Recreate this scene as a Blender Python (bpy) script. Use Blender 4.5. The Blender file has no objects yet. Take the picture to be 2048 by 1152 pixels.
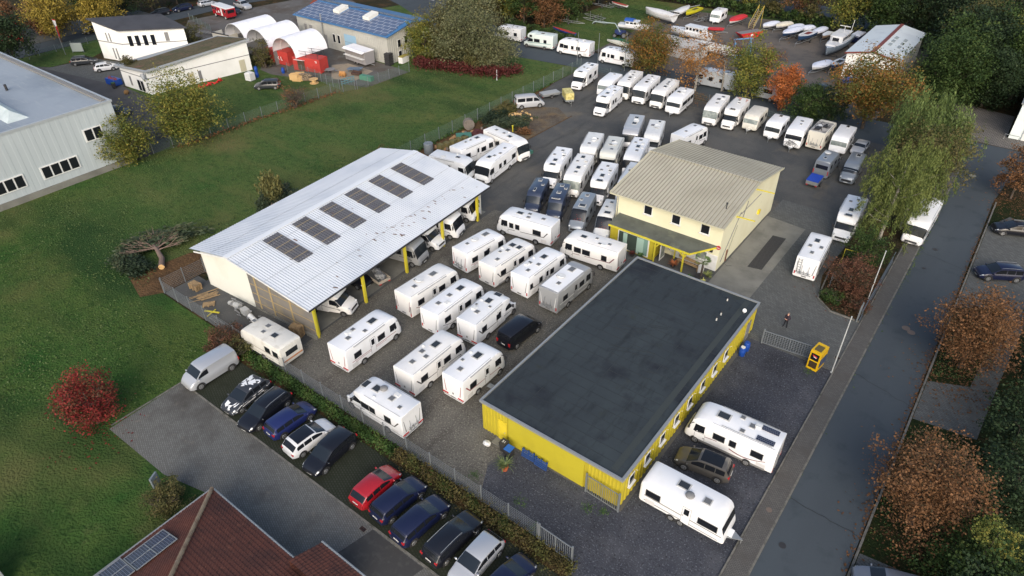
import bpy, bmesh, math, random
from math import sin, cos, pi, radians
from mathutils import Vector, Matrix
import numpy as np

scene = bpy.context.scene
C = scene.collection

# ------------------------------------------------------------------ camera, sky, sun, exposure
CAM_H = 43.0
cam_data = bpy.data.cameras.new("camera")
cam = bpy.data.objects.new("camera", cam_data)
C.objects.link(cam)
scene.camera = cam
_p, _y, _r = radians(36.35), radians(-37.73), radians(-0.60)
_f = Vector((sin(_y) * cos(_p), cos(_y) * cos(_p), -sin(_p)))
_rt = Vector((cos(_y), -sin(_y), 0))
_up = _rt.cross(_f)
_rt2 = cos(_r) * _rt + sin(_r) * _up
_up2 = -sin(_r) * _rt + cos(_r) * _up
M = Matrix((_rt2, _up2, -_f)).transposed().to_4x4()
M.translation = Vector((0, 0, CAM_H))
cam.matrix_world = M
cam_data.sensor_width = 36.0
cam_data.lens = 36.0 * 1370.0 / 2048.0
cam_data.clip_end = 2000.0

SUN_EL, SUN_AZ = radians(30), radians(146)      # azimuth clockwise from +Y
world = bpy.data.worlds.new("World")
scene.world = world
world.use_nodes = True
wn = world.node_tree.nodes
sky = wn.new("ShaderNodeTexSky")
sky.sky_type = 'NISHITA'
sky.sun_disc = False
sky.sun_elevation = SUN_EL
sky.sun_rotation = SUN_AZ
sky.air_density = 1.0
sky.dust_density = 4.0
sky.ozone_density = 1.0
wn["Background"].inputs[1].default_value = 0.15
world.node_tree.links.new(sky.outputs[0], wn["Background"].inputs[0])
sd = bpy.data.lights.new("sun", 'SUN')
sd.energy = 1.4
sd.angle = radians(55)
sd.color = (1.0, 0.98, 0.95)
so = bpy.data.objects.new("sun", sd)
C.objects.link(so)
so.rotation_euler = Vector((sin(SUN_AZ) * cos(SUN_EL), cos(SUN_AZ) * cos(SUN_EL), sin(SUN_EL))).to_track_quat('Z', 'Y').to_euler()
scene.view_settings.view_transform = 'Standard'
scene.view_settings.look = 'None'
scene.view_settings.gamma = 1.0
scene.view_settings.exposure = 0.4
scene.cycles.max_bounces = 5
scene.cycles.diffuse_bounces = 2
scene.cycles.transparent_max_bounces = 6

rnd = random.Random(7)

# ------------------------------------------------------------------ materials
MATS = {}
def mat(name, col, rough=0.6, spec=0.5, metal=0.0, coat=0.0, noise=None, bump=None, alpha=None, island=None, wave=None, brick=None, yblend=None):
    """noise: list of (colour, scale, lo, hi[, detail]); island: colour list picked per leaf"""
    if name in MATS:
        return MATS[name]
    m = bpy.data.materials.new(name)
    MATS[name] = m
    m.use_nodes = True
    nt = m.node_tree
    N, L = nt.nodes, nt.links
    b = N["Principled BSDF"]
    b.inputs["Base Color"].default_value = (*col, 1)
    b.inputs["Roughness"].default_value = rough
    b.inputs["Specular IOR Level"].default_value = spec
    b.inputs["Metallic"].default_value = metal
    b.inputs["Coat Weight"].default_value = coat
    b.inputs["Coat Roughness"].default_value = 0.08
    if alpha is not None:
        b.inputs["Alpha"].default_value = alpha
    cur = None
    tc = None
    def coords():
        nonlocal tc
        if tc is None:
            tc = N.new("ShaderNodeTexCoord")
        return tc.outputs["Object"]
    def mix(fac, a, bcol, mode='MIX'):
        n = N.new("ShaderNodeMix"); n.data_type = 'RGBA'; n.blend_type = mode
        if isinstance(fac, float): n.inputs[0].default_value = fac
        else: L.new(fac, n.inputs[0])
        if isinstance(a, tuple): n.inputs[6].default_value = (*a, 1)
        else: L.new(a, n.inputs[6])
        if isinstance(bcol, tuple): n.inputs[7].default_value = (*bcol, 1)
        else: L.new(bcol, n.inputs[7])
        return n.outputs[2]
    if island:
        g = N.new("ShaderNodeNewGeometry")
        r = N.new("ShaderNodeValToRGB")
        r.color_ramp.interpolation = 'LINEAR'
        els = r.color_ramp.elements
        els[0].position = 0; els[0].color = (*island[0], 1)
        els[1].position = 1; els[1].color = (*island[-1], 1)
        for i, c_ in enumerate(island[1:-1], 1):
            e = els.new(i / (len(island) - 1)); e.color = (*c_, 1)
        at_ = N.new("ShaderNodeAttribute"); at_.attribute_name = "clump"
        ma = N.new("ShaderNodeMath"); ma.operation = 'MULTIPLY_ADD'
        L.new(g.outputs["Random Per Island"], ma.inputs[0]); ma.inputs[1].default_value = 0.45
        mb_ = N.new("ShaderNodeMath"); mb_.operation = 'MULTIPLY'
        L.new(at_.outputs["Fac"], mb_.inputs[0]); mb_.inputs[1].default_value = 0.55
        L.new(mb_.outputs[0], ma.inputs[2])
        L.new(ma.outputs[0], r.inputs[0])
        cur = r.outputs[0]
    if brick:
        # brick = (mortar colour, second colour, brick width, row height, mortar size, rotation, texture detail mix)
        mc, c2, bw, rh, ms, rot = brick
        mp = N.new("ShaderNodeMapping"); L.new(coords(), mp.inputs[0]); mp.inputs["Rotation"].default_value = (0, 0, rot)
        bt = N.new("ShaderNodeTexBrick"); L.new(mp.outputs[0], bt.inputs[0])
        bt.inputs["Color1"].default_value = (*col, 1); bt.inputs["Color2"].default_value = (*c2, 1)
        bt.inputs["Mortar"].default_value = (*mc, 1); bt.inputs["Scale"].default_value = 1.0
        bt.inputs["Brick Width"].default_value = bw; bt.inputs["Row Height"].default_value = rh
        bt.inputs["Mortar Size"].default_value = ms; bt.inputs["Mortar Smooth"].default_value = 0.3
        cur = bt.outputs[0]
    for it in (noise or []):
        c2, sc, lo, hi = it[:4]
        det = it[4] if len(it) > 4 else 4
        n = N.new("ShaderNodeTexNoise")
        if len(it) > 5:
            mp = N.new("ShaderNodeMapping"); L.new(coords(), mp.inputs[0]); mp.inputs["Scale"].default_value = it[5]
            L.new(mp.outputs[0], n.inputs["Vector"])
        else:
            L.new(coords(), n.inputs["Vector"])
        n.inputs["Scale"].default_value = sc; n.inputs["Detail"].default_value = det; n.inputs["Roughness"].default_value = 0.6
        mr = N.new("ShaderNodeMapRange"); L.new(n.outputs[0], mr.inputs[0])
        mr.inputs[1].default_value = lo; mr.inputs[2].default_value = hi
        cur = mix(mr.outputs[0], cur if cur is not None else tuple(col), tuple(c2))
    if wave:
        c2, axis, sc, lo, hi = wave
        w = N.new("ShaderNodeTexWave"); w.wave_type = 'BANDS'; w.bands_direction = axis
        L.new(coords(), w.inputs[0]); w.inputs["Scale"].default_value = sc
        mr = N.new("ShaderNodeMapRange"); L.new(w.outputs[1], mr.inputs[0])
        mr.inputs[1].default_value = lo; mr.inputs[2].default_value = hi
        cur = mix(mr.outputs[0], cur if cur is not None else tuple(col), tuple(c2))
    if yblend:                                   # greener, denser turf towards one side of the plot
        y0, y1, mul = yblend
        sx = N.new("ShaderNodeSeparateXYZ"); L.new(coords(), sx.inputs[0])
        nz = N.new("ShaderNodeTexNoise"); L.new(coords(), nz.inputs["Vector"]); nz.inputs["Scale"].default_value = 0.07; nz.inputs["Detail"].default_value = 5
        md = N.new("ShaderNodeMath"); md.operation = 'MULTIPLY_ADD'; L.new(nz.outputs[0], md.inputs[0]); md.inputs[1].default_value = 34; L.new(sx.outputs[1], md.inputs[2])
        mr = N.new("ShaderNodeMapRange"); L.new(md.outputs[0], mr.inputs[0]); mr.inputs[1].default_value = y0; mr.inputs[2].default_value = y1; mr.inputs[3].default_value = 1; mr.inputs[4].default_value = 0
        mx = N.new("ShaderNodeMix"); mx.data_type = 'RGBA'; mx.blend_type = 'MULTIPLY'
        L.new(mr.outputs[0], mx.inputs[0]); L.new(cur, mx.inputs[6]); mx.inputs[7].default_value = (*mul, 1); cur = mx.outputs[2]
    if cur is not None:
        L.new(cur, b.inputs["Base Color"])
    if bump:
        sc, st, dist = bump
        n = N.new("ShaderNodeTexNoise"); L.new(coords(), n.inputs["Vector"])
        n.inputs["Scale"].default_value = sc; n.inputs["Detail"].default_value = 5
        bp = N.new("ShaderNodeBump"); bp.inputs["Strength"].default_value = st; bp.inputs["Distance"].default_value = dist
        L.new(n.outputs[0], bp.inputs["Height"]); L.new(bp.outputs[0], b.inputs["Normal"])
    return m

def srgb(r, g, b):
    f = lambda c: (c / 255 / 12.92) if c / 255 <= 0.04045 else ((c / 255 + 0.055) / 1.055) ** 2.4
    return (f(r), f(g), f(b))

WHITE = mat("rv_white", (0.82, 0.83, 0.84), 0.32, coat=0.2, noise=[((0.76, 0.76, 0.75), 0.8, 0.5, 0.85)])
CREAM = mat("old_cream", (0.66, 0.64, 0.57), 0.4, noise=[((0.5, 0.48, 0.42), 1.6, 0.45, 0.8), ((0.3, 0.29, 0.25), 3.0, 0.62, 0.85)])
GREYROOF = mat("grey_gelcoat", (0.40, 0.43, 0.46), 0.35, noise=[((0.5, 0.53, 0.56), 1.5, 0.5, 0.8)])
GREYBODY = mat("grey_rv", (0.24, 0.245, 0.25), 0.3, coat=0.4)
SILVERBODY = mat("silver_rv", (0.52, 0.53, 0.55), 0.3, metal=0.3, coat=0.3)
OFFWHITE = mat("offwhite_paint", (0.70, 0.71, 0.70), 0.4, noise=[((0.55, 0.56, 0.55), 2, 0.5, 0.8)])
GLASS = mat("dark_glass", (0.012, 0.014, 0.018), 0.12, spec=0.4)
GLASS2 = mat("screen_glass", (0.016, 0.02, 0.024), 0.14, spec=0.4, noise=[((0.04, 0.045, 0.045), 1.1, 0.5, 0.7)])
GLASSL = mat("reflecting_glass", (0.16, 0.19, 0.18), 0.1, spec=0.9, noise=[((0.3, 0.33, 0.3), 1.4, 0.45, 0.65)])
HATCHF = mat("hatch_frame", (0.50, 0.50, 0.48), 0.5)
HATCHG = mat("hatch_pane", (0.14, 0.145, 0.15), 0.25)
HATCHD = mat("hatch_dark", (0.035, 0.04, 0.045), 0.15)
RUBBER = mat("tyre_rubber", (0.02, 0.02, 0.02), 0.9)
RIM = mat("rim_alloy", (0.42, 0.43, 0.44), 0.35, metal=0.6)
RIMD = mat("rim_steel", (0.16, 0.16, 0.165), 0.5, metal=0.4)
DARK = mat("dark_trim", (0.03, 0.03, 0.032), 0.6)
GREYT = mat("grey_trim", (0.2, 0.2, 0.2), 0.6)
REDL = mat("red_lens", (0.45, 0.02, 0.025), 0.25)
LAMP = mat("clear_lens", (0.55, 0.58, 0.6), 0.12, spec=0.9)
PLATE = mat("plate_white", (0.6, 0.6, 0.58), 0.5)
CHROME = mat("steel_galvanised", (0.36, 0.38, 0.39), 0.45, metal=0.6)
REDP = mat("red_marker", (0.55, 0.03, 0.03), 0.5)
PV = mat("pv_cell", (0.02, 0.025, 0.05), 0.2, spec=0.7)
BEIGET = mat("beige_stripe", (0.35, 0.31, 0.27), 0.5)
BLUEP = mat("blue_plastic", (0.01, 0.06, 0.32), 0.45)
YELP = mat("yellow_paint", (0.66, 0.52, 0.03), 0.55, noise=[((0.5, 0.38, 0.03), 2.2, 0.5, 0.85)])
WOOD = mat("pallet_wood", (0.36, 0.25, 0.13), 0.85, noise=[((0.2, 0.14, 0.08), 3, 0.4, 0.7)])
BARK = mat("bark", (0.09, 0.07, 0.055), 0.95, noise=[((0.04, 0.035, 0.03), 6, 0.4, 0.7)])
BARKL = mat("pale_bark", (0.32, 0.30, 0.26), 0.9, noise=[((0.06, 0.05, 0.045), 5, 0.5, 0.62)])
WOODCUT = mat("cut_wood", (0.55, 0.36, 0.16), 0.8)

# ------------------------------------------------------------------ mesh helpers
class MB:
    def __init__(s):
        s.v = []; s.f = []; s.m = []
    def add(s, vs, fs, m=0):
        o = len(s.v)
        s.v.extend([tuple(p) for p in vs])
        for f in fs:
            s.f.append(tuple(i + o for i in f)); s.m.append(m)
        return s
    def box(s, c, d, rz=0, m=0, rx=0, ry=0):
        R = Matrix.Rotation(rz, 3, 'Z') @ Matrix.Rotation(ry, 3, 'Y') @ Matrix.Rotation(rx, 3, 'X')
        vs = []
        for z in (-.5, .5):
            for x, y in ((-.5, -.5), (.5, -.5), (.5, .5), (-.5, .5)):
                vs.append(Vector(c) + R @ Vector((x * d[0], y * d[1], z * d[2])))
        return s.add(vs, [(3, 2, 1, 0), (4, 5, 6, 7), (0, 1, 5, 4), (1, 2, 6, 5), (2, 3, 7, 6), (3, 0, 4, 7)], m)
    def bar(s, a, b, w, h=None, m=0):
        a, b = Vector(a), Vector(b); d = b - a; L = d.length
        if L < 1e-6: return s
        h = h or w
        q = d.to_track_quat('X', 'Z')
        vs = []
        for x in (0, L):
            for y, z in ((-w / 2, -h / 2), (w / 2, -h / 2), (w / 2, h / 2), (-w / 2, h / 2)):
                vs.append(a + q @ Vector((x, y, z)))
        return s.add(vs, [(3, 2, 1, 0), (4, 5, 6, 7), (0, 1, 5, 4), (1, 2, 6, 5), (2, 3, 7, 6), (3, 0, 4, 7)], m)
    def prism(s, poly, z0, z1, m=0):
        n = len(poly)
        g = lambda z, p: z if not callable(z) else z(*p)
        vs = [(p[0], p[1], g(z0, p)) for p in poly] + [(p[0], p[1], g(z1, p)) for p in poly]
        fs = [tuple(range(n))[::-1], tuple(range(n, 2 * n))] + [(i, (i + 1) % n, (i + 1) % n + n, i + n) for i in range(n)]
        return s.add(vs, fs, m)
    def tube(s, pts, rad, n=8, m=0, cap=True):
        pts = [Vector(p) for p in pts]
        if not hasattr(rad, '__len__'): rad = [rad] * len(pts)
        rings = []
        for i, p in enumerate(pts):
            d = (pts[min(i + 1, len(pts) - 1)] - pts[max(i - 1, 0)])
            q = d.to_track_quat('Z', 'X') if d.length > 1e-9 else Vector((0, 0, 1)).to_track_quat('Z', 'X')
            rings.append([p + q @ Vector((rad[i] * cos(2 * pi * k / n), rad[i] * sin(2 * pi * k / n), 0)) for k in range(n)])
        return s.rings(rings, m, cap)
    def rings(s, rings, m=0, cap=True):
        n = len(rings[0]); vs = [p for r in rings for p in r]; fs = []
        for i in range(len(rings) - 1):
            for k in range(n):
                fs.append((i * n + k, i * n + (k + 1) % n, (i + 1) * n + (k + 1) % n, (i + 1) * n + k))
        if cap:
            fs.append(tuple(range(n))[::-1]); fs.append(tuple((len(rings) - 1) * n + k for k in range(n)))
        return s.add(vs, fs, m)
    def blob(s, c, r, seed=0, m=0, amp=.2, nu=8, nv=5):
        rr = random.Random(seed); rings = []
        for j in range(nv + 1):
            t = pi * (j + .02) / (nv + .04)
            rings.append([Vector(c) + Vector((r[0] * sin(t) * cos(2 * pi * k / nu), r[1] * sin(t) * sin(2 * pi * k / nu), r[2] * cos(t))) * 1 + Vector([rr.uniform(-amp, amp) * min(r) for _ in '123']) for k in range(nu)])
        return s.rings(rings, m)
    def grid(s, fn, us, vs_, m=0):
        P = [fn(u, v) for u in us for v in vs_]; nv = len(vs_)
        fs = [(i * nv + j, i * nv + j + 1, (i + 1) * nv + j + 1, (i + 1) * nv + j) for i in range(len(us) - 1) for j in range(nv - 1)]
        return s.add(P, fs, m)
    def mesh(s, name, mats, smooth=False, angle=35):
        me = bpy.data.meshes.new(name)
        me.from_pydata(s.v, [], s.f)
        if not isinstance(mats, (list, tuple)): mats = [mats]
        for m in mats: me.materials.append(m)
        if len(mats) > 1: me.polygons.foreach_set("material_index", s.m)
        me.update()
        if smooth:
            bm = bmesh.new(); bm.from_mesh(me); bmesh.ops.recalc_face_normals(bm, faces=bm.faces); bm.to_mesh(me); bm.free()
            me.shade_smooth()
            me.set_sharp_from_angle(angle=radians(angle))
        return me
    def obj(s, name, mats, parent=None, smooth=False, **kw):
        return link(name, s.mesh(name, mats, smooth), parent, **kw)

def link(name, data, parent=None, loc=None, rz=0, **kw):
    o = bpy.data.objects.new(name, data); C.objects.link(o)
    if parent: o.parent = parent
    if loc is not None: o.location = loc
    if rz: o.rotation_euler = (0, 0, rz)
    for k, v in kw.items(): o[k] = v
    return o

def thing(name, label, cat, loc=(0, 0, 0), rz=0, group=None):
    o = link(name, None, None, loc, rz)
    o.empty_display_size = 0.3
    o['label'] = label; o['category'] = cat
    if group: o['group'] = group
    return o

def tag(o, label, cat, group=None):
    o['label'] = label; o['category'] = cat
    if group: o['group'] = group
    return o

def struct(o, kind='structure'):
    o['kind'] = kind
    return o

def copy_tree(o, parent=None):
    c = o.copy(); C.objects.link(c)
    if parent: c.parent = parent
    for ch in list(o.children): copy_tree(ch, c)
    return c

def sheet(name, poly, z, m, holes=None):
    mb = MB(); mb.add([(p[0], p[1], z) for p in poly], [tuple(range(len(poly)))])
    me = mb.mesh(name, m)
    return struct(link(name, me))

# ------------------------------------------------------------------ ground, roads, paving
GRASS = mat("meadow_grass", srgb(72, 94, 50), 0.95, spec=0.1, noise=[
    (srgb(94, 102, 58), 0.09, 0.45, 0.68), (srgb(52, 86, 42), 0.16, 0.52, 0.72), (srgb(108, 102, 72), 0.35, 0.60, 0.85, 8),
    (srgb(48, 70, 36), 1.3, 0.5, 0.70, 8), (srgb(120, 122, 84), 2.2, 0.60, 0.78, 8), (srgb(90, 98, 58), .3, .50, .72, 4, (.3, 1, 1)), (srgb(104, 98, 66), .045, .54, .70, 7), (srgb(50, 72, 40), .03, .53, .64, 3, (1, 2.5, 1))], bump=(5, 0.9, 0.25), yblend=(34, 52, (.72, .86, .70)))
LAWN = mat("lawn_grass", srgb(52, 72, 40), 0.95, spec=0.1, noise=[
    (srgb(66, 92, 42), 0.12, 0.42, 0.66), (srgb(44, 62, 32), 0.25, 0.5, 0.75), (srgb(40, 58, 30), 2.5, 0.5, 0.72, 8),
    (srgb(92, 94, 58), 1.4, 0.60, 0.8, 8)], bump=(7, 0.8, 0.15))
VERGE = mat("verge_grass", srgb(36, 46, 24), 0.95, spec=0.1, noise=[
    (srgb(70, 56, 38), 0.5, 0.5, 0.75, 8), (srgb(28, 36, 20), 2.5, 0.45, 0.7, 6)], bump=(6, 0.8, 0.2))
FLOOR = mat("wood_floor", srgb(52, 48, 34), 0.95, spec=0.1, noise=[
    (srgb(86, 66, 44), 0.3, 0.45, 0.7, 8), (srgb(34, 44, 24), 0.8, 0.5, 0.7, 8)], bump=(3, 0.9, 0.3))
DIRT = mat("bare_soil", srgb(96, 74, 52), 0.95, spec=0.1, noise=[
    (srgb(66, 52, 38), 0.6, 0.45, 0.7, 8), (srgb(124, 98, 68), 3.5, 0.55, 0.75, 6)], bump=(4, 0.9, 0.2))
ROAD = mat("road_asphalt", srgb(72, 79, 85), 0.95, spec=0.08, noise=[
    (srgb(75, 83, 89), 0.25, 0.42, 0.7, 5, (1, .12, 1)), (srgb(59, 67, 73), 0.5, 0.55, 0.8, 6), (srgb(86, 92, 96), 9.0, 0.62, 0.8, 3)], bump=(30, 0.3, 0.02))
YARD = mat("yard_asphalt", srgb(92, 92, 90), 0.95, spec=0.1, noise=[
    (srgb(74, 75, 74), .5, .54, .68, 4, (1, .2, 1)), (srgb(76, 78, 79), 0.14, 0.42, 0.62, 6), (srgb(108, 102, 92), 0.22, 0.55, 0.75, 8), (srgb(118, 114, 108), 7.0, 0.58, 0.78, 4),
    (srgb(44, 45, 46), 3.0, 0.62, 0.8, 6)], bump=(14, 0.6, 0.05))
GRAVEL = mat("brown_gravel", srgb(104, 102, 96), 0.95, spec=0.15, noise=[
    (srgb(88, 86, 81), 0.3, 0.42, 0.65, 6), (srgb(84, 81, 76), .45, .52, .66, 4, (1, .22, 1)), (srgb(120, 117, 108), .3, .58, .72, 5), (srgb(146, 142, 132), 8.0, 0.54, 0.72, 3), (srgb(58, 56, 52), 5.5, 0.56, 0.74, 4)], bump=(10, 1.0, 0.07))
DGRAVEL = mat("basalt_gravel", srgb(62, 65, 73), 0.95, spec=0.2, noise=[
    (srgb(78, 80, 86), 0.28, 0.45, 0.68, 6), (srgb(48, 50, 56), 0.16, 0.5, 0.7, 6), (srgb(120, 122, 130), 8.5, 0.57, 0.75, 3), (srgb(25, 26, 30), 5.0, 0.56, 0.75, 4)], bump=(12, 1.0, 0.06))
PAVER = mat("paver_grey", srgb(100, 102, 101), 0.9, spec=0.2, brick=(srgb(72, 74, 73), srgb(86, 88, 87), 0.40, 0.2, 0.02, 0.35),
            noise=[(srgb(84, 86, 85), 0.35, 0.5, 0.72, 6), (srgb(76, 75, 73), 1.8, 0.6, 0.85, 8)])
PAVER2 = mat("paver_drive", srgb(114, 115, 112), 0.9, spec=0.2, brick=(srgb(86, 86, 83), srgb(102, 102, 99), 0.22, 0.15, 0.02, 0.35),
             noise=[(srgb(74, 72, 69), 0.22, 0.48, 0.72, 6), (srgb(118, 112, 104), 1.0, 0.6, 0.8, 6)])
PAVER3 = mat("paver_stall", srgb(56, 58, 52), 0.9, spec=0.2, brick=(srgb(38, 44, 32), srgb(50, 53, 46), 0.26, 0.2, 0.045, 0.35),
             noise=[(srgb(36, 40, 30), 0.5, 0.45, 0.7, 6), (srgb(80, 80, 76), 3.0, 0.66, 0.85, 6)])
PAVER4 = mat("paver_light", srgb(122, 118, 112), 0.9, spec=0.2, brick=(srgb(84, 82, 80), srgb(108, 104, 100), 0.5, 0.4, 0.07, 0.0),
             noise=[(srgb(86, 84, 82), 0.3, 0.5, 0.72, 6)])
CONC = mat("concrete_slab", srgb(124, 124, 118), 0.9, spec=0.2, noise=[
    (srgb(104, 104, 99), 0.35, 0.42, 0.66, 8), (srgb(134, 132, 122), 1.5, 0.58, 0.8, 8), (srgb(78, 76, 72), 1.0, 0.62, 0.85, 8)])
KERB = mat("kerb_stone", srgb(112, 110, 104), 0.9, noise=[(srgb(74, 74, 68), 2.0, 0.45, 0.7)])
GRATE = mat("iron_grate", srgb(72, 72, 72), 0.8, brick=(srgb(44, 44, 44), srgb(84, 83, 82), 0.16, 0.16, 0.05, 0.0))

struct(MB().add([(-900, -300, -.02), (700, -300, -.02), (700, 1100, -.02), (-900, 1100, -.02)], [(0, 1, 2, 3)]).obj("ground", FLOOR))
sheet("meadow", [(-150, -30), (-67.4, -30), (-50.7, 11), (-67.3, 23), (-67.3, 109), (-90, 106.6), (-128, 122), (-132, 110), (-126, 40), (-140, 38)], 0.0, GRASS)
sheet("lawn", [(-90, -30), (-5, -30), (-5, 17), (-50.7, 17.2), (-52, 23.4), (-64.6, 23.4), (-92, 21)], 0.006, GRASS)
sheet("company_yard", [(-64.6, 23.6), (-13, 23.6), (-12, 12), (-4.7, 12), (-4.7, 106.6), (-26, 106.8), (-43, 107.3), (-67.2, 109.6), (-67.2, 57), (-64.8, 56), (-63, 27.5), (-64.6, 27.5)], 0.012, YARD)
sheet("gravel_yard", [(-46, 24), (-21.5, 24), (-23.2, 26.6), (-22.6, 29), (-26, 30), (-26.2, 59), (-33, 61), (-47.6, 58)], 0.018, GRAVEL)
sheet("basalt_gravel", [(-21.6, 23.6), (-13, 23.6), (-12, 12), (-4.75, 12), (-4.75, 53.4), (-12.5, 53.4), (-12.6, 29), (-22.2, 29), (-23.0, 26.4)], 0.020, DGRAVEL)
sheet("entrance_paving", [(-12.6, 53.4), (-4.75, 53.4), (-4.75, 65), (-9.5, 82), (-19.6, 82), (-19.6, 54.9), (-25.9, 54.9), (-25.9, 59), (-31, 61), (-32, 59), (-26.2, 54.7), (-13, 54.7)], 0.026, PAVER)
sheet("concrete_slab", [(-19.6, 58.6), (-15.0, 58.9), (-14.9, 76.4), (-19.7, 76.8)], 0.032, CONC)
sheet("work_pit", [(-17.4, 64.8), (-15.9, 65.1), (-16.0, 73.0), (-17.5, 72.8)], 0.038, GRATE)
sheet("leaf_litter_patch", [(-66.5, 72), (-57, 71), (-56.4, 88), (-60, 90.5), (-66.5, 87)], 0.020, mat("brown_yard", srgb(88, 80, 68), 0.95, noise=[
    (srgb(112, 92, 62), 0.3, 0.45, 0.66, 8), (srgb(62, 52, 46), 0.4, 0.48, 0.66, 8), (srgb(134, 128, 118), 7, 0.58, 0.76, 3)], bump=(10, .8, .06)))
sheet("drain_channel", [(-56.9, 72), (-56.7, 72), (-56.2, 89), (-56.4, 89)], 0.026, DIRT)
sheet("bare_soil", [(-70.6, 22.8), (-66, 21.6), (-64.7, 23.6), (-64.7, 28.2), (-63.4, 28.6), (-64.6, 38), (-66, 33), (-69.5, 29.5)], 0.018, DIRT)
sheet("soil_strip", [(-67.2, 57.2), (-64.6, 56.5), (-64.9, 61), (-62.5, 64), (-63.4, 80), (-65.6, 88), (-67.2, 100)], 0.024, DIRT)
sheet("concrete_floor", [(-62.6, 28.6), (-46.4, 28.6), (-48.1, 57), (-64.4, 55.6)], 0.024, CONC)
# drive and parking stalls of the neighbour
sheet("driveway", [(-50.6, 10.4), (-42.6, 10.6), (-38, 11.7), (-26.5, 12.3), (-5, 12.3), (-5, 17.1), (-50.8, 17.1)], 0.018, PAVER2)
sheet("parking_stalls", [(-50.8, 17.22), (-13.0, 17.22), (-12.4, 22.1), (-28, 22.2), (-49.8, 21.9)], 0.020, PAVER3)
struct(MB().box((-31.5, 17.16, .03), (38.6, .14, .05)).obj("kerb", KERB))
struct(MB().box((-50.85, 14, .03), (.12, 6.6, .06)).obj("lawn_kerb", KERB))
sheet("lower_grey_patch", [(-27, 12.35), (-22, 12.5), (-21, 17.0), (-26, 17.0)], 0.024, mat("patch_asphalt", srgb(58, 58, 58), .9, noise=[(srgb(74, 74, 72), 2, .5, .8)]))
# main road with sidewalk
sheet("main_road", [(-3.3, -20), (2.1, -20), (1.9, 60), (1.8, 97), (2.4, 104), (6, 108), (-3.4, 108), (-3.2, 97)], 0.006, ROAD)
sheet("north_road", [(-170, 137), (-128, 122), (-103, 110.5), (-90, 106.4), (-80, 107.6), (-67, 109.2), (-43, 107.5), (-11, 106.5), (-3, 105.5), (6, 106.5), (30, 108), (30, 117), (4, 115.8), (-20, 115.6), (-43, 117.4), (-64, 118.2), (-86, 118.6), (-98, 121.5), (-120, 132), (-168, 150)], 0.010, ROAD)
struct(MB().box((-3.98, 43.3, .05), (1.36, 126.5, .1)).obj("sidewalk", mat("paver_walk", srgb(96, 95, 92), 0.9, brick=(srgb(66, 65, 63), srgb(84, 83, 81), 0.22, 0.12, 0.02, 0.0), noise=[(srgb(76, 73, 70), 0.5, 0.5, 0.72, 6)])))
struct(MB().box((-4.74, 43.3, .06), (.12, 126.5, .13)).box((-3.24, 43.3, .045), (.14, 126.5, .11)).obj("kerb_left", KERB))
struct(MB().box((2.12, 38, .06), (.16, 118, .12)).obj("kerb_right", KERB))
sheet("roadside_verge", [(2.2, -20), (40, -20), (40, 104), (7, 104), (4.2, 100), (2.6, 97.5), (2.2, 95)], 0.004, VERGE)
sheet("parking_bay", [(2.25, 70.5), (8.5, 74.5), (9.6, 92.5), (4, 94), (2.25, 90)], 0.012, PAVER)
sheet("foot_path", [(2.25, 51.6), (6.9, 52.2), (7.3, 60), (8.3, 74), (6.4, 73), (5.4, 58.6), (2.25, 57.2)], 0.016, PAVER)
sheet("lower_parking_bay", [(2.25, 29), (9, 31), (9, 36.8), (2.25, 36)], 0.012, PAVER)
sheet("forecourt", [(-12.5, 116.5), (0, 115.9), (20, 116.4), (20, 123), (0.3, 120.3), (0.2, 130), (-9.6, 131.5)], 0.014, PAVER4)
sheet("planting_bed", [(-9.3, 63.4), (-7.5, 62.2), (-4.9, 62.2), (-4.9, 104.6), (-7.4, 105), (-10.2, 92), (-9.9, 78), (-10.3, 68)], 0.034, FLOOR)
struct(MB().bar((-10.0, 69.8, .08), (-9.4, 63.6, .08), .14, .16).bar((-9.4, 63.6, .08), (-7.7, 62.1, .08), .14, .16).bar((-7.7, 62.1, .08), (-4.9, 62.1, .08), .14, .16).obj("bed_kerb", KERB))
# boat yard, its grass, service lane
sheet("boat_yard", [(-71, 119.6), (-64, 118.2), (-43, 117.4), (-20, 115.6), (-17, 116), (-17, 158), (-50, 161.5), (-70, 157.5), (-71.5, 140)], 0.0, mat("boatyard_gravel", srgb(88, 84, 80), .95, noise=[
    (srgb(104, 96, 88), 0.12, 0.42, 0.66, 6), (srgb(68, 66, 66), 0.4, 0.5, 0.72, 6), (srgb(112, 108, 102), 5, 0.58, 0.78, 4)], bump=(8, .6, .06)))
sheet("boat_yard_grass", [(-91, 119.4), (-71, 119.6), (-71.5, 140), (-70, 157.5), (-50, 161.5), (-40, 161), (-40, 164), (-86, 161), (-88, 140)], 0.006, GRASS)
sheet("rear_road", [(-110, 186), (-52, 169.5), (-35, 166.5), (-5, 160), (-5, 171), (-38, 178), (-105, 197)], 0.004, ROAD)
sheet("west_road", [(-168, 20), (-160.6, 20), (-160.6, 100), (-150, 128), (-158, 136), (-168, 120)], 0.018, ROAD)
sheet("west_pavement", [(-190, 30), (-168.2, 30), (-168.2, 82), (-176, 82)], 0.012, PAVER)
sheet("hall_access", [(-160.6, 38.6), (-97.4, 38.6), (-98, 44), (-112, 52), (-120.4, 52.8), (-129, 53), (-141, 53.6), (-160.6, 46)], 0.012, mat("access_asphalt", srgb(70, 70, 71), .9, noise=[(srgb(56, 56, 58), .2, .45, .68, 6), (srgb(88, 88, 88), 4, .6, .8)]))
sheet("side_parking", [(-150, 49), (-128.6, 52.8), (-130, 60), (-141, 60), (-148.6, 57.5)], 0.018, PAVER)
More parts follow.
